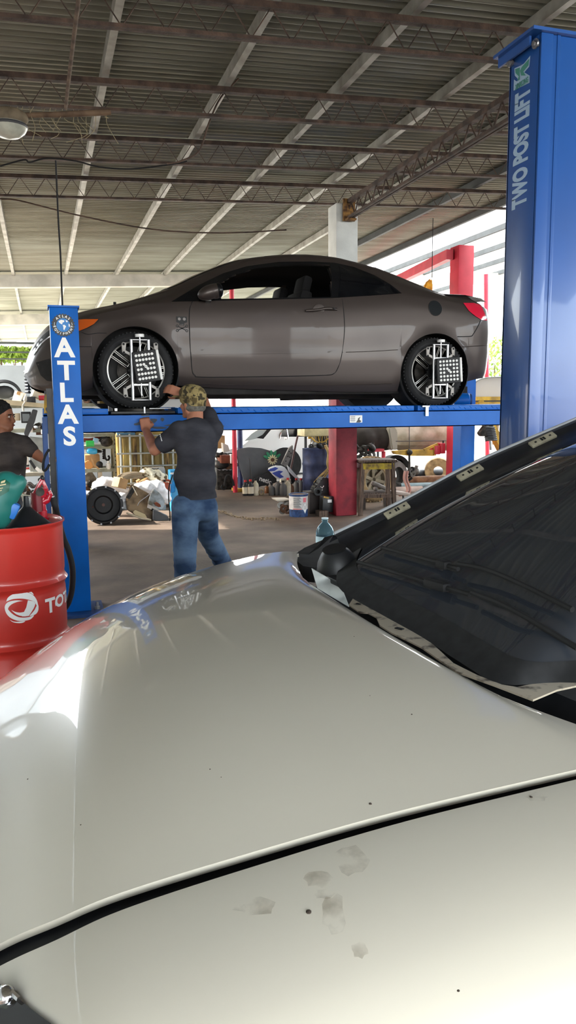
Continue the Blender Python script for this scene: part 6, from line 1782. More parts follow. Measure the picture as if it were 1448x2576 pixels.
# cobwebs catching dust round the lamp pipe
for k in range(18):
    u_ = onv(30 + k * 14, 260, 7.2).x; h_ = rnd.uniform(.08, .3)
    pts = [Vector((u_ + rnd.uniform(-.04, .04) * j, 7.22 + rnd.uniform(-.05, .05) * j, zb(u_) + .01 - h_ * j / 3)) for j in range(4)]
    mb = MB(); mb.tube(spline(pts, 3), .0022, 4); o = single('cobweb', mb, mat('dusty cobweb', (156, 146, 116), .9), 'dusty cobweb strand hanging below the roof sheets near the lamp', 'cobweb', 'cobwebs round the lamp')
# ------------------------------------------------------------------ things standing behind the lift, centre and right
def VG(x, y): return onz(x, y, 0).y
vp_ = 12.9; pq = onv(589, 1100, vp_)
mb = MB(); mb.cyl((pq.x, vp_, 0), (pq.x, vp_, onv(589, 728, vp_).z), .04, 16); single('red_pipe', mb, M_redlift, 'upright red round pipe standing behind the worker', 'pipe')
gb = thing('gas_cylinder', 'dark blue gas cylinder beside the red pipe', 'cylinder', onz(603, 1238, 0))
c, w, h = rect(596, 1060, 612, 1225, 13.1); c.z = 0
mb = MB(); mb.lathe([(0, 0), (w / 2, 0), (w / 2, 1.18), (w * .35, 1.28), (w * .18, 1.32), (0, 1.33)], c, Z, 24); obj('body', mb, mat('navy enamel', (34, 50, 104), .45, noise=.4, scale=9, dark=(24, 34, 70)), gb)
mb = MB(); mb.cyl(c + Z * 1.32, c + Z * 1.42, .02, 10); obj('valve', mb, M_steel, gb)
# engine block and junk between worker and pipe
VE = VG(566, 1232)
for k in range(14):
    i = rnd.randrange(4); x = 548 + (k % 7) * 6 + rnd.uniform(-2, 2); y = 1150 + (k // 7) * 22 + rnd.uniform(-6, 6)
    single(NM[i], part_kind(i, onv(x, y, VE + rnd.uniform(-.2, .2)), .08), pm[(k * 3) % 5], '%s oily engine part in the stack between the worker and the red pipe' % WD[i], 'car part', 'engine parts stacked by the red pipe')
en = thing('engine_block', 'greasy engine block under the stacked parts behind the worker', 'engine', onz(566, 1232, 0))
mb = MB(); pbox(mb, 545, 1160, 586, 1232, VE, .5, None, .02); obj('block', mb, M_greasy, en)
for k in range(4):
    mb = MB(); p = onv(551 + k * 9, 1178, VE - .02); mb.lathe([(.02, 0), (.035, 0), (.035, .04), (.02, .04)], p, (0, -1, 0), 14); obj('port', mb, M_steel, en)
mb = MB(); mb.lathe([(.03, 0), (.08, 0), (.08, .05), (.03, .05)], onv(553, 1170, VE - .05), (0, -1, 0), 20); obj('pulley', mb, M_black, en)
carton('tan carton on the parts stack behind the worker', 546, 1096, 566, 1128, VE + .1, .25, M_card)
mb = MB(); plate(mb, [(560, 1114), (574, 1120), (578, 1135), (562, 1138)], VE - .05, .15, .005); single('pale_block', mb, mat('pale dusty block', (196, 188, 176), .8), 'pale dusty block leaning on the tan carton behind the worker', 'block')
mbox('rust_crate', mat('rust red crate', (122, 66, 46), .8, noise=.4), 'rust red crate under the pale block', 'crate', 556, 1146, 582, 1165, VE - .35, .3)
mbox('white_can', M_white, 'small white can beside the red pipe', 'can', 580, 1143, 586, 1166, VE - .4, .1)
tubeitem('black_frame_tube', 'bent black frame tube on the floor left of the grey hood', 'tube', [(564, 1222), (568, 1200), (576, 1196), (584, 1208), (588, 1222)], VE - .5, .018, M_black)
mb = MB(); mb.lathe([(.02, 0), (.05, 0), (.05, .03), (.02, .03)], onv(562, 1226, VE - .4), (0, -1, .2), 16); single('black_gear', mb, M_black, 'black gear lying by the bent black tube', 'car part')
# grey car hood with flower sticker standing on edge
VH = VG(640, 1236)
gh = thing('car_hood', 'loose dark grey car hood with a flower sticker standing on its edge', 'car hood', onz(640, 1235, 0))
out = [(596, 1137), (604, 1130), (628, 1126), (660, 1128), (688, 1136), (706, 1148), (706, 1162), (696, 1190), (680, 1215), (650, 1226), (622, 1232), (612, 1200), (602, 1165)]
mb = MB(); plate(mb, out, VH, .05, .012, .12); obj('panel', mb, mat('satin dark grey', (86, 88, 92), .5, noise=.2, scale=5), gh)
mb = MB(); mb.tube([onv(623, 1129, VH - .0) + Y * .12, onv(631, 1160, VH - .0) + Y * .06, onv(634, 1228, VH - .005)], .012, 6); obj('crease', mb, MATS['satin dark grey'], gh)
fc_ = onv(687, 1157, VH - .004) + Y * .12 * .35
fo_ = obj('sticker', MB().lathe([(0, 0), (.035, 0), (.035, .003), (0, .003)], fc_, (0, -1, .12), 18), mat('brown flower heart', (92, 60, 36), .6), gh, label='flower sticker')
for k in range(12):
    an = 2 * math.pi * k / 12
    mb = MB(); mb.ball(fc_ + Vector((.06 * math.cos(an), .002, .06 * math.sin(an))), (.034, .004, .013), 10, 6, (0, -an, 0)); obj('petal', mb, mat('cream petal', (232, 222, 180), .6), fo_)
for k, an in enumerate((1.2, 1.7, 2.2, 2.7, .6)):
    mb = MB(); mb.ball(fc_ + Vector((.12 * math.cos(an), .006, .11 * math.sin(an))), (.06, .003, .026), 10, 6, (0, -an, 0)); obj('leaf', mb, mat('leaf green', (60, 150, 110), .6), fo_)
mb = MB(); p = onv(613, 1137, VH - .004) + Y * .11
for s, dx in ((0, -.02), (1, .02)): mb.tube([p + Vector((dx + .022 * math.cos(t * .7), 0, .018 * math.sin(t * .7) + s * .012)) for t in range(9)], .005, 6)
obj('squiggle_mark', mb, M_cardw, gh)
# black fairing with white letters, blue and white tank cover
vf = VH - .3
fr = thing('fairing', 'black motorcycle fairing with white lettering lying against the grey hood', 'fairing', onz(655, 1232, 0))
mb = MB(); plate(mb, [(634, 1212), (650, 1200), (670, 1190), (690, 1184), (700, 1195), (705, 1210), (690, 1216), (665, 1222), (640, 1226)], vf, .05, .01, .3); fp_ = obj('panel', mb, M_blackpl, fr)
me = text_mesh('netic', .115, .002, .003)
p = onv(668, 1209, vf - .012) + Y * .02; dx_ = (onv(686, 1212, vf) - onv(650, 1199, vf)).normalized()
place_mesh(me, p, Vector((dx_.x, 0, dx_.z)), Vector((-dx_.z, .3, dx_.x)))
obj('lettering', me, M_white, fp_, flat=True)
bw = thing('tank_cover', 'white fairing with two blue stripes beside the black fairing', 'fairing', onz(715, 1230, 0))
mb = MB(); plate(mb, [(676, 1180), (695, 1172), (715, 1173), (726, 1186), (732, 1204), (722, 1212), (704, 1210), (690, 1196)], vf - .12, .12, .02, .1); obj('shell', mb, mat('glossy white', (230, 230, 232), .3), bw)
M_bl = mat('decal blue', (40, 68, 170), .4)
for pl in ([(674, 1182), (692, 1175), (700, 1178), (690, 1185), (678, 1186)], [(684, 1190), (702, 1184), (712, 1186), (704, 1192), (714, 1200), (704, 1203), (692, 1196)]):
    mb = MB(); plate(mb, pl, vf - .15, .01); obj('stripe', mb, M_bl, bw)
mb = MB(); pbox(mb, 706, 1205, 732, 1213, vf - .16, .08, None, .012); obj('foam_pad', mb, mat('cream foam', (222, 216, 196), .7), bw)
# perforated grey bar, white fork and black leg guard
gbm = thing('bumper_beam', 'grey perforated bumper beam leaning upright behind the white fairing', 'car part', onz(722, 1215, 0))
mb = MB(); plate(mb, [(708, 1168), (728, 1128), (738, 1120), (738, 1132), (734, 1148), (722, 1175)], VH - .1, .06, .006, .1); obj('beam', mb, mat('weathered alloy', (158, 156, 154), .5, .4, noise=.3, scale=12), gbm)
for (x, y) in ((727, 1136), (732, 1140), (724, 1148), (719, 1160), (729, 1150)):
    mb = MB(); pbox(mb, x - 1.5, y - 1, x + 1.5, y + 1, VH - .115, .01); obj('slot', mb, M_black, gbm)
tubeitem('tailpipe_rod', 'dark brown rod leaning between the bumper beam and the blue drum', 'rod', [(754, 1075), (744, 1115), (733, 1170), (722, 1222)], VH + .1, .018, mat('brown rod', (92, 62, 62), .5))
wf = thing('leg_guard', 'black panel with a white edge slanting down beside the white fairing', 'fairing', onz(745, 1235, 0))
mb = MB(); plate(mb, [(718, 1178), (728, 1188), (745, 1206), (757, 1212), (752, 1222), (734, 1216), (724, 1200)], vf - .02, .04, .008); obj('panel', mb, M_blackpl, wf)
mb = MB(); plate(mb, [(722, 1170), (730, 1178), (754, 1206), (760, 1215), (752, 1212), (726, 1186)], vf - .06, .03, .006); obj('white_edge', mb, MATS['glossy white'], wf)
jw = thing('white_jug', 'white plastic jug with handle in front of the blue drum', 'jug', onz(768, 1236, 0))
mb = MB(); pbox(mb, 755, 1205, 777, 1236, VG(768, 1236), .14, None, .02); obj('body', mb, M_white, jw)
mb = MB(); mb.tube(spline([onv(760, 1206, VG(768, 1236) + .05), onv(764, 1200, VG(768, 1236) + .05), onv(774, 1200, VG(768, 1236) + .05), onv(776, 1210, VG(768, 1236) + .05)], 4), .012, 8); obj('handle', mb, M_greydk, jw)
# row of oil bottles on the floor
Mo = [mat('black oil bottle', (36, 36, 40), .4), mat('grey oil bottle', (88, 86, 86), .45), mat('cream oil bottle', (206, 196, 170), .5), mat('brown glass', (112, 70, 40), .3)]
Mc = [mat('red cap', (190, 40, 44), .4), M_black, mat('white cap', (226, 226, 222), .4)]
bots = [(617, 1247, .26, .05, 0, 0, 'black bottle with red cap and pale label, leftmost of the row'), (630, 1247, .27, .055, 0, 0, 'black bottle with red cap, second of the row from the left'), (643, 1246, .28, .05, 2, 1, 'cream bottle with dark cap, third of the row from the left'), (672, 1240, .14, .05, 3, 1, 'squat brown tin in the middle of the bottle row'), (683, 1246, .2, .05, 1, 1, 'grey bottle standing before the black fairing'), (699, 1246, .27, .055, 1, 2, 'grey bottle left of the cream bottles under the foam pad'), (712, 1247, .25, .06, 1, 1, 'wide grey canister under the foam pad'), (724, 1246, .29, .05, 2, 0, 'cream bottle with red cap under the white fairing'), (733, 1244, .2, .04, 3, 1, 'brown bottle right of the cream bottle with red cap'), (745, 1240, .25, .05, 1, 0, 'grey bottle with red cap before the black leg guard'), (757, 1240, .25, .05, 1, 0, 'grey bottle with red cap, rightmost of the row')]
for (x, yb, h, r, a, c_, lab) in bots:
    g = onz(x, yb, 0)
    t = bottle('oil_bottle', lab + ' on the floor', x, yb, g.y, h, r, Mo[a], Mc[c_], 'oil bottles in a row on the floor', M_cardw if a in (0, 2) else None, 0.0)
mb = MB(); mb.tube([onv(657 + 5 * math.cos(t), 1238 + 7 * math.sin(t), VG(657, 1246)) for t in np.linspace(0, 6, 14)], .016, 8); single('dusty_hose', mb, M_beige, 'dusty coiled hose among the bottle row on the floor', 'hose')
mb = MB(); pbox(mb, 686, 1228, 697, 1232, 10.3, .1); pbox(mb, 590, 1232, 614, 1236, 10.6, .2); single('yellow_tray', mb, M_yellow, 'flat yellow tray on the floor left of the bottle row', 'tray') if False else None
mbox('yellow_tray', M_yellow, 'flat yellow jack base on the floor left of the bottle row', 'tray', 592, 1231, 614, 1237, VG(603, 1238), .3)
# blue drum, engine bits on top, cream boxed unit hanging above
bd_ = onz(800, 1240, 0)
VD = VG(797, 1241)
bl = thing('blue_drum', 'dented dark blue steel drum standing behind the red column', 'drum', (bd_.x, VD, 0))
rb_ = (onv(832, 1180, VD).x - onv(763, 1180, VD).x) / 2
c = Vector((onv(797, 1180, VD).x, VD, 0))
zt_ = onv(797, 1130, VD - rb_).z
mb = MB(); pr = [(0, 0), (rb_, 0)]
for zz in (zt_ * .33, zt_ * .66): pr += [(rb_, zz - .03), (rb_ + .008, zz), (rb_, zz + .03)]
pr += [(rb_, zt_ - .01), (rb_ + .006, zt_), (rb_ - .004, zt_), (rb_ - .006, zt_ - .02), (0, zt_ - .02)]
mb.lathe(pr, c, Z, 48); obj('shell', mb, mat('worn navy drum paint', (58, 68, 104), .45, .2, noise=.5, scale=7, dark=(36, 42, 66)), bl, smooth=60)
for k, (x, y) in enumerate(((782, 1123), (795, 1124), (803, 1122), (812, 1124), (789, 1118), (820, 1123))):
    i = (k + 1) % 4
    single(NM[i], part_kind(i, onv(x, y, VD - .1), .05), pm[k % 5], '%s oily part lying on the blue drum' % WD[i], 'car part', 'engine parts on the blue drum')
cw = thing('caster', 'small caster wheel on the edge of the blue drum lid', 'wheel', onv(782, 1128, VD - .15))
p = onv(782, 1122, VD - .16); mb = MB(); mb.lathe([(.012, -.012), (.035, -.012), (.035, .012), (.012, .012), (.012, -.012)], p, (.2, -1, 0), 18); obj('tyre', mb, M_black, cw)
mb = MB(); mb.bar(p, p + Vector((.02, 0, .07)), .02, .008); obj('fork', mb, M_steel, cw)
cu_ = thing('cream_unit', 'cream boxed unit with hanging yellow wires in front of the white car', 'machine', onv(797, 1098, VD + .35))
for x in (768, 827):
    p = onv(x, 1090, VD + .5); mb = MB(); mb.cyl((p.x, p.y, 0), p, .025, 8); obj('leg', mb, M_greydk, cu_)
mb = MB(); pbox(mb, 765, 1070, 830, 1097, VD + .3, .4, None, .02); obj('case', mb, mat('dusty cream enamel', (212, 198, 150), .6, noise=.25, scale=12), cu_)
mb = MB(); pbox(mb, 776, 1097, 782, 1104, VD + .35, .05); obj('foot', mb, M_yellow, cu_)
for k in range(8):
    x = 785 + k * 5
    mb = MB(); mb.tube(spline([onv(x, 1097, VD + .35), onv(x + rnd.uniform(-3, 3), 1106, VD + .35), onv(x + rnd.uniform(-6, 6), 1116 + rnd.uniform(-3, 2), VD + .35)], 4), .008, 6); obj('wire', mb, M_yellow if k % 2 else M_beige, cu_)
mb = MB(); mb.tube(spline([onv(783, 1100, VD + .3), onv(795, 1112, VD + .3), onv(812, 1112, VD + .3), onv(826, 1103, VD + .3)], 5), .012, 6); obj('harness', mb, M_yellow, cu_)
mb = MB(); pbox(mb, 795, 1098, 828, 1128, VD + .45, .3); obj('dark_core', mb, M_greasy, cu_)
# dry straw-coloured strips hanging by the column
for k, pts in enumerate(([(818, 1120), (826, 1140), (824, 1165), (828, 1180)], [(790, 1215), (805, 1198), (822, 1182), (828, 1172)], [(806, 1210), (818, 1196), (826, 1186)], [(806, 1222), (812, 1206), (818, 1196)])):
    P = [onv(x, y, VD - rb_ - .1 + .02 * k) for x, y in pts]
    mb = MB(); mb.tube(spline(P, 5), .02 if k else .026, 6); single('straw_strip', mb, mat('straw coloured strip', (176, 150, 100), .85, noise=.4, scale=14), '%s straw coloured strip beside the red column' % ('upright', 'long slanting', 'short slanting', 'lowest')[k], 'strip')
# paint pail, dark box with black car parts, and battery at the column foot
pc = onz(755, 1300, 0)
pl_ = thing('paint_pail', 'white and blue printed paint pail standing on the floor left of the red column', 'pail', pc)
rp_ = .125; hp_ = onv(755, 1243, pc.y).z
cc = Vector((pc.x, pc.y + rp_ * .6, 0))
mb = MB(); mb.lathe([(0, 0), (rp_ * .98, 0), (rp_, .01), (rp_, hp_ - .02), (rp_ + .008, hp_ - .012), (rp_ + .008, hp_), (rp_ - .004, hp_), (rp_ - .006, hp_ - .02), (0, hp_ - .02)], cc, Z, 40); obj('can', mb, mat('navy pail paint', (52, 80, 126), .45, noise=.4, scale=18, dark=(30, 46, 80)), pl_)
mb = MB(); mb.lathe([(rp_ + .001, hp_ * .33), (rp_ + .002, hp_ * .33), (rp_ + .002, hp_ - .03), (rp_ + .001, hp_ - .03)], cc, Z, 40); wb_ = obj('paper_label', mb, mat('white dirty label', (206, 202, 198), .6, noise=.2, scale=20), pl_)
def cyl_patch(c, r, a0, a1, z0, z1):
    mb = MB(); n = 10
    mb.grid([[(c.x + r * math.cos(a0 + (a1 - a0) * k / n), c.y + r * math.sin(a0 + (a1 - a0) * k / n), z) for z in (z0, z1)] for k in range(n + 1)]); return mb
af = math.atan2(-cc.y, -cc.x)
for k in range(11): obj('print', cyl_patch(cc, rp_ + .003, af - .55, af + .3 - .1 * (k % 3), hp_ * .42 + k * .013, hp_ * .42 + k * .013 + .006), M_greydk, wb_)
obj('print', cyl_patch(cc, rp_ + .003, af - .6, af + .35, hp_ * .345, hp_ * .375), mat('red print', (196, 60, 60), .5), wb_)
obj('print', cyl_patch(cc, rp_ + .003, af + .5, af + .9, hp_ * .65, hp_ * .85), mat('pink print', (214, 110, 120), .5), wb_)
dm = bpy.data.meshes.new('d'); mb = MB()
mb.grid([[(cc.x + (rp_ + .004) * math.cos(af + .75 + dx), cc.y + (rp_ + .004) * math.sin(af + .75 + dx), hp_ * .38 + dz_) for dx, dz_ in row] for row in (((-.3, 0), (0, .07)), ((0, -.07), (.3, 0)))]); obj('hazard_diamond', mb, M_white, wb_)
mb = MB(); mb.lathe([(0, 0), (rp_ * .9, 0), (rp_ * .9, .004)], cc + Z * (hp_ - .015), Z, 30); obj('lid_residue', mb, mat('brown residue', (140, 104, 60), .7), pl_)
mbox('dark_crate', mat('dark brown crate', (48, 40, 38), .7, noise=.3), 'dark brown crate between the paint pail and the red column', 'crate', 778, 1240, 843, 1300, 9.75 + .2, .3)
bt_ = thing('car_battery', 'black car battery with a small white label at the foot of the red column', 'battery', onv(826, 1278, 9.6))
mb = MB(); pbox(mb, 811, 1249, 838, 1288, 9.72, .14, (0, R(3), 0), .008); obj('case', mb, M_blackpl, bt_)
mb = MB(); pbox(mb, 824, 1257, 834, 1264, 9.715, .004); obj('sticker', mb, M_white, bt_)
mb = MB(); mb.bar(onv(815, 1250, 9.7), onv(826, 1253, 9.7), .03, .02); obj('terminal_cover', mb, M_yellow, bt_)
mbox('wood_offcut', M_wood, 'small dark wood block below the black battery', 'wood block', 802, 1286, 826, 1300, 9.65, .15)
bh = thing('air_box', 'black plastic air box with white lettering patches on the dark crate by the red column', 'car part', onv(815, 1240, 9.85))  # plastic air box of a car
mb = MB(); plate(mb, [(790, 1228), (804, 1220), (808, 1205), (818, 1200), (832, 1206), (832, 1243), (800, 1246), (792, 1240)], 9.95, .2, .02); obj('casing', mb, M_blackpl, bh)
mb = MB(); mb.lathe([(.03, 0), (.055, 0), (.055, .06), (.03, .06)], onv(799, 1236, 9.93), (-.3, -1, 0), 20); obj('duct', mb, M_blackpl, bh)
mb = MB(); plate(mb, [(827, 1212), (831, 1211), (830, 1224), (826, 1224)], 9.94, .004); obj('sticker', mb, M_white, bh)
mb = MB(); mb.tube([onv(806, 1224, 9.93), onv(810, 1228, 9.93), onv(814, 1222, 9.93)], .006, 6); mb.tube([onv(806, 1234, 9.93), onv(811, 1232, 9.93)], .006, 6); obj('clip', mb, M_white, bh)
sc_ = thing('rear_drum_scrap', 'rusty black brake scrap under a flat pale lid, left of the paint pail', 'car part', onz(712, 1292, 0))
mb = MB(); plate(mb, [(695, 1257), (730, 1256), (730, 1259), (698, 1261)], 9.9, .25); obj('lid', mb, mat('pale lid', (188, 180, 164), .7), sc_)
for (x, y, r_) in ((706, 1272, .05), (714, 1278, .06), (722, 1270, .06), (710, 1284, .045), (723, 1284, .05)):
    mb = MB(); mb.lathe([(.4 * r_, -.02), (r_, -.02), (r_, .03), (.4 * r_, .03), (.4 * r_, -.02)], onv(x, y, 9.9 + rnd.uniform(0, .1)), (rnd.uniform(-.6, .6), -1, rnd.uniform(-.4, .4)), 16); obj('casting', mb, pm[rnd.randrange(5)], sc_)
# tall wooden stool
so_ = onz(925, 1298, 0)
vs = so_.y
st = thing('wooden_stool', 'tall grey worn wooden stool with a yellow strip, right of the red column', 'stool', (onv(950, 1298, vs).x, vs + .2, 0))
zs_ = onv(945, 1160, vs).z
ua, ub = onv(912, 1250, vs + .0).x, onv(988, 1250, vs).x
mb = MB(); plate(mb, [(906, 1156), (934, 1161), (997, 1157), (970, 1152)], vs + .0, .02) if False else mb.box(((ua + ub) / 2 + .03, vs + .17, zs_), (ub - ua + .08, .42, .03), (0, 0, R(-12)), bev=.006); obj('seat', mb, M_wood, st)
seatc = Vector(((ua + ub) / 2 + .03, vs + .17, 0)); Rm = Matrix.Rotation(R(-12), 3, 'Z'); lw, ld = (ub - ua) / 2, .17
for sx in (-1, 1):
    for sy in (-1, 1):
        b_ = seatc + Rm @ Vector((sx * lw * 1.05, sy * ld * 1.05, 0)); t_ = seatc + Rm @ Vector((sx * lw * .92, sy * ld * .92, zs_))
        mb = MB(); mb.bar(b_, t_, .05, .045, (0, 1, 0)); obj('leg', mb, M_wood, st)
for sy in (-1, 1):
    mb = MB(); mb.bar(seatc + Rm @ Vector((-lw, sy * ld, zs_ - .07)), seatc + Rm @ Vector((lw, sy * ld, zs_ - .07)), .02, .08, bev=.003); o = obj('apron', mb, mat('yellow painted apron', (190, 164, 40), .7, noise=.4, scale=14, dark=(110, 90, 50)) if sy < 0 else M_wood, st, label='yellow painted apron board' if sy < 0 else None)
for sx in (-1, 1):
    mb = MB(); mb.bar(seatc + Rm @ Vector((sx * lw, -ld, zs_ - .07)), seatc + Rm @ Vector((sx * lw, ld, zs_ - .07)), .02, .07); obj('apron', mb, M_redpaint if sx < 0 else M_wood, st)
for zf, sy in ((.36, -1), (.33, 1)):
    mb = MB(); mb.bar(seatc + Rm @ Vector((-lw, sy * ld, zs_ * zf)), seatc + Rm @ Vector((lw, sy * ld, zs_ * zf)), .03, .05); obj('rung', mb, M_wood, st)
# low bench in front of the tyre, with a grey tool on it
lb = thing('low_bench', 'low dark plank bench beside the tall stool, with a grey casting on it', 'bench', onz(960, 1285, 0))
zl = onv(955, 1238, 10.1).z
mb = MB(); mb.box((onv(938, 1238, 10.2).x + .02, 10.2, zl), (.5, .26, .025), (0, 0, R(-10)), bev=.004); obj('plank', mb, mat('dark plank', (84, 74, 68), .8, noise=.4, scale=8), lb)
for dx in (-.2, .2):
    for dy in (-.09, .09):
        mb = MB(); mb.bar((onv(938, 1238, 10.2).x + .02 + dx, 10.2 + dy, 0), (onv(938, 1238, 10.2).x + .02 + dx, 10.2 + dy, zl), .035, .035, (0, 1, 0)); obj('leg', mb, MATS['dark plank'], lb)
gt_ = thing('grey_casting', 'grey hand-sized casting lying on the low bench before the muddy tyre', 'car part', onv(955, 1236, 9.9))
mb = MB(); mb.capsule(onv(938, 1216, 10.2), onv(968, 1228, 10.2), .035, .03); mb.ball(onv(944, 1229, 10.2), .035, 10, 8); obj('casting', mb, mat('grey casting', (120, 112, 106), .6, .3, noise=.3, scale=14), gt_)
# muddy pickup tyre with alloy rim
tc_ = onz(940, 1262, 0); 
mw = thing('muddy_wheel', 'muddy off-road wheel of the truck behind the stool', 'wheel', (tc_.x, tc_.y, 0))
rw = .34; wc_ = Vector((onv(937, 1222, tc_.y).x, tc_.y + .05, rw))
axw = Vector((.25, -1, 0)).normalized()
mb = MB(); mb.lathe([(.19, .1), (.2, .115), (.3, .12), (rw - .01, .1), (rw, .08), (rw, -.08), (rw - .01, -.1), (.3, -.12), (.19, -.1), (.19, .1)], wc_, axw, 48); obj('tyre', mb, M_mud, mw)
x_ = axw.orthogonal().normalized(); y_ = axw.cross(x_)
mb = MB()
for k in range(36):
    an = 2 * math.pi * k / 36; d_ = x_ * math.cos(an) + y_ * math.sin(an)
    for q in (-1, 1): mb.bar(wc_ + d_ * (rw + .006) + axw * (.03 * q), wc_ + d_ * (rw + .002) + axw * (.105 * q), .03, .02, d_)
obj('tread_pattern', mb, M_mud, mw)
mb = MB(); mb.lathe([(.19, .1), (.2, .108), (.18, .1), (.17, .02), (0, .0)], wc_, axw, 40); obj('rim', mb, mat('dusty alloy rim', (146, 134, 112), .55, .3, noise=.3, scale=12), mw)
for k in range(6):
    an = 2 * math.pi * k / 6; d_ = x_ * math.cos(an) + y_ * math.sin(an)
    mb = MB(); mb.bar(wc_ + axw * .05 + d_ * .03, wc_ + axw * .085 + d_ * .185, .05, .03, axw, bev=.006); obj('spoke', mb, MATS['dusty alloy rim'], mw)
# upturned truck chassis / pale vehicle body on the yellow lift arms
tv = thing('raised_truck', 'pale dirty vehicle raised on yellow lift arms behind the runway', 'vehicle', onv(1050, 1140, 12.8))
P = []
for i in range(15):
    t = i / 14
    x = 990 + (1192 - 990) * t
    row = []
    for (y, dv) in ((1060, .25), (1068, .05), (1090, 0), (1105, .02), (1120, .06), (1131, .2), (1134, .8)):
        k = smooth_itp(t, [0, .05, .9, 1], [.86, 1, 1, .9])
        row.append(onv(x - (8 * (1 - k)), 1090 + (y - 1090) * k, 12.6 + dv))
    P.append(row)
mb = MB(); mb.grid(P); obj('body_side', mb, mat('pale dirty van paint', (206, 200, 182), .5, noise=.45, scale=3.5, dark=(150, 142, 118)), tv)
mb = MB(); mb.tube([onv(1029, 1072, 12.55), onv(1029, 1128, 12.6)], .006, 6); mb.tube([onv(995, 1110, 12.55), onv(1190, 1108, 12.58)], .008, 6); obj('panel_gap', mb, M_greydk, tv)
mb = MB(); mb.ball(onv(955, 1098, 13.0), (.5, .4, .26), 20, 12); mb.ball(onv(915, 1105, 13.0), (.32, .4, .24), 16, 10); obj('dark_underside', blob(mb, .03, 4), mat('sooty truck belly', (52, 46, 42), .85, noise=.4, scale=6), tv)
mb = MB(); plate(mb, [(978, 1076), (990, 1070), (1000, 1085), (1000, 1132), (985, 1132)], 12.55, .2, .02); obj('cab_corner', mb, mat('dull grey corner', (150, 146, 134), .6), tv)
for k in range(10):
    i = rnd.randrange(4); mb = part_kind(i, onv(898 + (k % 5) * 9, 1130 + (k // 5) * 18 + rnd.uniform(-5, 5), 12.3), .07); obj('drivetrain_part', mb, M_greasy, tv)
al_ = thing('yellow_lift_arm', 'yellow lift arm with red hinge block under the raised truck', 'lift arm', onv(1050, 1140, 12.2))
mb = MB(); plate(mb, [(992, 1135), (1030, 1132), (1092, 1132), (1092, 1147), (1030, 1147), (995, 1143)], 12.2, .14, .01); obj('arm', mb, M_yellow, al_)
mb = MB(); mb.bar(onv(1066, 1132, 12.2), onv(1100, 1117, 12.2), .04, .04); mb.bar(onv(1092, 1118, 12.2), onv(1092, 1146, 12.2), .04, .05); obj('brace', mb, M_yellow, al_)
mb = MB(); pbox(mb, 1094, 1122, 1108, 1143, 12.15, .2, None, .01); pbox(mb, 1110, 1115, 1120, 1141, 12.12, .2, None, .01); obj('hinge_block', mb, M_redlift, al_)
mb = MB(); mb.cyl(onv(1029, 1130, 12.2), onv(1029, 1190, 12.2), .02, 10); mb.ball(onv(1030, 1138, 12.15), .05, 12, 8); obj('hanging_rod', mb, M_greasy, al_)
mb = MB(); mb.cyl(onv(1114, 1108, 12.15), onv(1114, 1118, 12.15), .015, 8); obj('pin', mb, M_black, al_)
t = thing('red_stand', 'short red stand below the dark truck belly', 'stand', onv(955, 1160, 12.6))
mb = MB(); pbox(mb, 936, 1130, 966, 1136, 12.5, .2); obj('top', mb, M_redlift, t)
for x in (940, 950, 964):
    mb = MB(); mb.cyl(onv(x, 1136, 12.55), Vector((onv(x, 1160, 12.55).x, 12.55, 0)), .018 if x != 964 else .035, 10); obj('leg', mb, M_redlift if x == 964 else M_greydk, t)
# black arch and grey tyre behind stool
mb = MB(); q = onv(990, 1185, 13.4); mb.lathe([(.24, -.1), (.3, -.1), (.31, .1), (.24, .1)], q, (0.1, -1, 0), 30, R(10), R(175), (1, 0, 0)); single('arch_liner', mb, M_black, 'black wheel arch liner standing behind the tall stool', 'car part')
mb = MB(); q = onv(993, 1197, 12.9); mb.lathe([(.16, -.09), (.25, -.1), (.275, -.06), (.275, .06), (.25, .1), (.16, .09)], q, (.5, -1, .1), 36); single('spare_tyre', mb, mat('grey dusty tyre', (112, 108, 104), .85, noise=.3), 'grey dusty tyre standing right of the tall stool', 'tyre')
mb = MB(); q = onv(1102, 1185, 14.0); mb.lathe([(.1, -.08), (.26, -.09), (.28, 0), (.26, .09), (.1, .08)], q, (-.6, -1, 0), 30); single('spare_tyre', mb, M_mud, 'brown muddy tyre half behind the rear blue lift post', 'tyre')
# axles and shafts on the floor
for k, (x0, y0, x1, y1, r_, v, lab, m) in enumerate(((1040, 1190, 1125, 1188, .07, 14.2, 'grey axle tube, uppermost of the shafts behind the stool', M_greydk), (975, 1212, 1125, 1205, .08, 13.3, 'rust brown axle tube lying behind the tall stool', mat('rusty axle', (156, 116, 82), .8, noise=.5, scale=10, dark=(110, 76, 54))), (1000, 1222, 1090, 1220, .045, 12.5, 'pale blue shaft below the rust brown axle', mat('pale blue shaft', (150, 172, 176), .6, noise=.3)), (985, 1234, 1060, 1231, .06, 11.9, 'dusty pink shaft nearest the floor behind the stool', mat('dusty pink shaft', (196, 172, 160), .8, noise=.3)))):
    t = thing('axle_shaft', lab, 'axle', onv((x0 + x1) / 2, (y0 + y1) / 2, v))
    a = onv(x0, y0, v); b = onv(x1, y1, v)
    mb = MB(); mb.cyl(a, b, r_, 16); obj('tube', mb, m, t)
    mb = MB(); d_ = (b - a).normalized(); mb.cyl(a - d_ * .04, a + d_ * .04, r_ * 1.5, 14); obj('flange', mb, M_greasy, t)
strew(7, 1018, 1178, 1045, 1212, 13.2, .065, 'hub parts behind the stool', 'behind the tall stool by the axles')
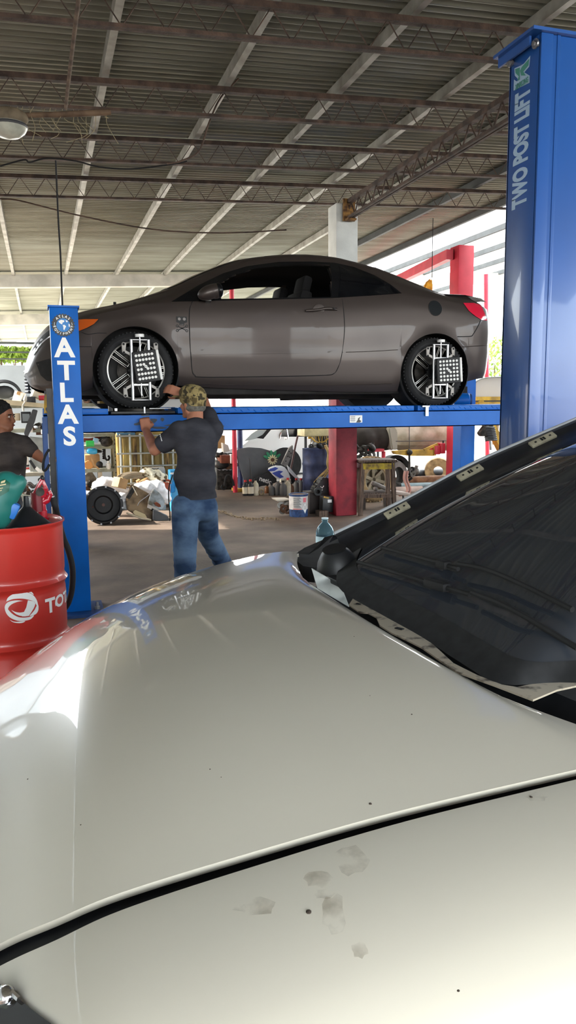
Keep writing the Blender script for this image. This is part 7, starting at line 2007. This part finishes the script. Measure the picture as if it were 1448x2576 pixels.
# pink plastic chair arm and copper loops
ch_ = thing('plastic_chair', 'dusty pink bent tube chair behind the tall stool', 'chair', onz(1010, 1290, 0))
for dx in (0, 7):
    mb = MB(); mb.tube(spline([onv(1018 + dx, 1185, 10.4), onv(1016 + dx, 1205, 10.4), onv(1024 + dx, 1230, 10.4), onv(1018 + dx, 1243, 10.4), onv(1003, 1246, 10.4)], 5), .018, 8); obj('frame_tube', mb, mat('dusty pink tube', (176, 128, 116), .6), ch_)
mb = MB(); mb.box(onv(1003, 1240, 10.3) , (.24, .3, .05), (0, R(8), 0), bev=.02); obj('seat', mb, mat('dusty grey pink seat', (160, 144, 134), .7), ch_)
for dx in (-.08, .08):
    p = onv(1003, 1240, 10.3); mb = MB(); mb.cyl((p.x + dx, p.y, 0), (p.x + dx * .8, p.y, p.z), .016, 8); obj('leg', mb, M_greydk, ch_)
# coil spring strut and yellow boom at right, grey upright car hood above the runway
ss = thing('strut', 'hanging strut with coil spring, left of the blue column', 'car part', onv(1225, 1090, 11.2))
pts = []
for k in range(60):
    an = k * .9; pts.append(onv(1228 + k * .12, 1072 + k * .62, 11.2) + Vector((.09 * math.cos(an), .09 * math.sin(an), 0)))
mb = MB(); mb.tube(pts, .016, 6); obj('spring', mb, M_greydk, ss)
mb = MB(); plate(mb, [(1207, 1090), (1222, 1070), (1232, 1074), (1228, 1098), (1213, 1098)], 11.15, .12, .01); obj('mount', mb, M_greasy, ss)
mb = MB(); mb.bar(onv(1215, 1074, 11.2), onv(1212, 1030, 11.6), .04, .04); obj('hanger', mb, M_greasy, ss)
mb = MB(); mb.cyl(onv(1232, 1105, 11.2), onv(1234, 1132, 11.2), .018, 10); obj('rod', mb, M_steel, ss)
mb = MB(); mb.bar(onv(1200, 1008, 11.6), onv(1262, 1130, 11.6), .16, .12); mb.bar(onv(1262, 1130, 11.6), onv(1310, 1262, 11.6), .16, .12); single('yellow_boom', mb, M_yellow, 'yellow steel boom slanting behind the blue column', 'boom')
yb = thing('yellow_beam', 'yellow rusty beam lying above the runway beside the blue column', 'beam', onv(1230, 1010, 11.5))
mb = MB(); pbox(mb, 1198, 998, 1275, 1007, 11.5, .2); pbox(mb, 1205, 1011, 1275, 1024, 11.5, .16); obj('flange', mb, M_yellow, yb)
mb = MB(); pbox(mb, 1202, 1007, 1275, 1011, 11.53, .1); obj('web', mb, M_greydk, yb)
hp = thing('car_door_panel', 'pale grey rounded car hood standing upright behind the coupe tail', 'car hood', onv(1230, 1020, 11.75))
pl = [(1186, 1022), (1184, 990), (1188, 972), (1200, 958), (1220, 951), (1245, 949), (1280, 950), (1280, 1022)]
mb = MB(); plate(mb, [tuple(p[:2]) for p in spline(pl, 3)], 11.75, .04, .008); obj('panel', mb, mat('pale grey hood paint', (178, 174, 170), .4), hp)
mb = MB(); mb.tube([onv(x, y, 11.73) for x, y in [tuple(p[:2]) for p in spline(pl[:7], 4)]], .012, 6); obj('edge', mb, M_grey, hp)
# four post lift motor beside the rear wheel
mo = thing('winch_motor', 'blue winch motor with drum beside the rear wheel on the lift', 'motor', onv(1168, 1010, 8.2))
p = onv(1165, 1007, 8.05)
mb = MB(); mb.lathe([(0, -.12), (.07, -.12), (.085, -.08), (.085, .05), (.06, .08), (0, .08)], p, (1, -.3, 0), 24); obj('housing', mb, M_blue, mo)
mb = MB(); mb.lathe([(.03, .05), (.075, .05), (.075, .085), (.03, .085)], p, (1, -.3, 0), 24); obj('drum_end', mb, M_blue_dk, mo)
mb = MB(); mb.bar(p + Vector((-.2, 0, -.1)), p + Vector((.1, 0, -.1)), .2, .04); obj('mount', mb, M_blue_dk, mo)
# yellow pennant under the roof
fg = thing('pennant', 'yellow cloth bundle hanging under the roof above the coupe tail', 'cloth', onv(1080, 700, 12.0))
mb = MB(); plate(mb, [(1086, 698), (1090, 712), (1089, 735), (1070, 738), (1066, 722), (1076, 708)], 12.0, .08, .03); obj('cloth', mb, mat('amber cloth', (222, 160, 40), .8, noise=.5, scale=10, dark=(160, 90, 30)), fg)
mb = MB(); q = onv(1086, 698, 12.0); mb.cyl(q, (q.x, 12.0, zb(q.x) + .27), .006, 6); obj('cord', mb, M_black, fg)
tubeitem('red_pole', 'thin red pole rising to the roof right of the red lift post', 'pole', [(1222, 690), (1223, 860), (1226, 1210)], 15.5, .05, M_redlift, 12)
# water bottle standing on the floor behind the white car
wbp = onz(817, 1386, 0.0)
wb2 = thing('water_bottle', 'clear blue plastic water bottle standing on the floor just beyond the white hood', 'bottle', wbp)
hb_ = onv(817, 1302, wbp.y).z; rb2 = hb_ * .27
mb = MB()
mb.lathe([(r_ * rb2, z_ * hb_) for r_, z_ in ((0, 0), (.95, 0), (1, .03), (.97, .2), (1, .24), (1, .46), (.97, .5), (1, .54), (.98, .6), (.8, .72), (.5, .82), (.32, .86), (.32, .9), (.38, .905), (.34, .92), (.34, .97), (.28, .97), (.28, .86), (.46, .81), (.76, .71), (.93, .6), (.93, .03), (0, .025))], wbp, Z, 32)
obj('body', mb, mat('clear blue plastic', (170, 215, 232), .08, trans=.9, ior=1.15), wb2)
mb = MB(); mb.lathe([(rb2 * .3, hb_ * .96), (rb2 * .38, hb_ * .96), (rb2 * .38, hb_), (0, hb_)], wbp, Z, 20); obj('cap', mb, mat('pale blue cap', (196, 220, 228), .4), wb2)
mb = MB(); mb.lathe([(rb2 * 1.01, hb_ * .26), (rb2 * 1.02, hb_ * .26), (rb2 * 1.02, hb_ * .46), (rb2 * 1.01, hb_ * .46)], wbp, Z, 32); obj('paper_label', mb, mat('pale blue label', (190, 220, 230), .4), wb2)
# white sedan parked behind in the light
vw = VG(720, 1210)
sv_ = thing('white_sedan', 'white car parked in the glare behind the blue drum', 'car', onv(720, 1210, vw))
SP = [(540, 1200), (545, 1150), (575, 1132), (612, 1120), (640, 1098), (668, 1080), (700, 1062), (760, 1052), (840, 1050), (900, 1062), (960, 1110), (985, 1130), (990, 1185), (980, 1205)]
sp2 = [tuple(p[:2]) for p in spline(SP, 5)]
mb = MB()
rows = []
for (dv, sh) in ((0.12, .0), (0.0, .0), (.0, 0.0), (.2, 0.0), (1.5, 0.0), (1.7, 0.0)):
    rows.append([onv(x, y, vw) + Y * (dv + (max(0, (1130 - y)) / 70 * .25 if dv < 1 else -max(0, (1130 - y)) / 70 * .25)) for x, y in sp2])
a_ = mb.verts(rows[1]); b_ = mb.verts(rows[5])
mb.face(a_); mb.face(b_[::-1])
for i in range(len(a_) - 1): mb.face([a_[i], a_[i + 1], b_[i + 1], b_[i]])
obj('body', mb, mat('white car body', (238, 238, 236), .35, coat=.5), sv_, smooth=30)
mb = MB(); plate(mb, [(702, 1106), (706, 1090), (716, 1078), (760, 1074), (830, 1074), (830, 1106)], vw - .01 + .12, .02); obj('side_window', mb, M_glassdk, sv_)
mb = MB(); mb.tube([onv(702, 1106, vw + .1), onv(706, 1090, vw + .12), onv(716, 1078, vw + .15)], .015, 6); mb.tube([onv(720, 1078, vw + .12), onv(725, 1106, vw + .1)], .015, 6); obj('window_trim', mb, M_chrome, sv_)
mb = MB(); plate(mb, [(614, 1110), (632, 1092), (650, 1080), (676, 1080), (662, 1096), (645, 1103)], vw - .02, .02, 0, 0); obj('windshield', mb, mat('pale windscreen', (176, 186, 186), .15), sv_)
mb = MB(); plate(mb, [(645, 1102), (660, 1094), (672, 1080), (682, 1080), (662, 1104)], vw - .03, .03); obj('pillar', mb, M_black, sv_)
mb = MB(); q = onv(716, 1160, vw - .02); mb.lathe([(.0, 0), (.33, 0), (.33, .03), (0, .03)], Vector((q.x, q.y, .33)), -Y, 30); obj('wheel', mb, M_tire, sv_)
mb = MB(); mb.tube([onv(740, 1192, vw - .01), onv(770, 1190, vw - .01), onv(850, 1188, vw - .01)], .02, 6); obj('sill_moulding', mb, M_greydk, sv_)
mb = MB(); mb.ball(onv(718, 1103, vw - .03), .03, 10, 8); obj('mirror', mb, MATS['white car body'], sv_)
# ------------------------------------------------------------------ outdoors: shrubs beyond the wall and the yard
M_leaf = mat('sunlit leaves', (150, 176, 60), .6, noise=.5, scale=6, dark=(80, 112, 36))
def shrub(label, c, rx, ry, rz, n, nm='shrub'):
    t = thing(nm, label, 'shrub', (c.x, c.y, 0))
    mb = MB()
    for k in range(n):
        th = rnd.uniform(0, 2 * math.pi); ph = math.acos(rnd.uniform(-1, 1)); rr = rnd.uniform(.55, 1.0)
        p = c + Vector((rx * rr * math.sin(ph) * math.cos(th), ry * rr * math.sin(ph) * math.sin(th), rz * rr * math.cos(ph)))
        s = rnd.uniform(.10, .2)
        Mx = Euler((rnd.uniform(0, 3), rnd.uniform(0, 3), rnd.uniform(0, 3))).to_matrix()
        mb.poly([p + Mx @ Vector(q) * s for q in ((-.5, 0, 0), (0, -.22, .05), (.5, 0, 0), (0, .22, .05))])
    o = obj('foliage', mb, M_leaf, t, flat=True)
    mb = MB()
    for k in range(5): mb.cyl((c.x + rnd.uniform(-.1, .1), c.y + rnd.uniform(-.1, .1), 0), c + Vector((rx * .6 * math.cos(k * 1.3), ry * .6 * math.sin(k * 1.3), 0)), .04, 8, .015)
    obj('stem', mb, mat('bark', (92, 76, 60), .9), t)
    return t
for k, (x, dv) in enumerate(((-30, 0), (25, 1), (75, 2), (125, 3))):
    p = onv(x, 893, 21 + dv * 2); shrub('bright green shrub seen through the gap over the back wall, %s' % ('at the left edge', 'above the man', 'left of the coupe nose', 'behind the front post')[k], p, .55, .5, .22, 900)
p = onv(1252, 915, 24); shrub('sunlit yellow green shrub glowing beside the blue column', p, .7, .6, 1.0, 900)
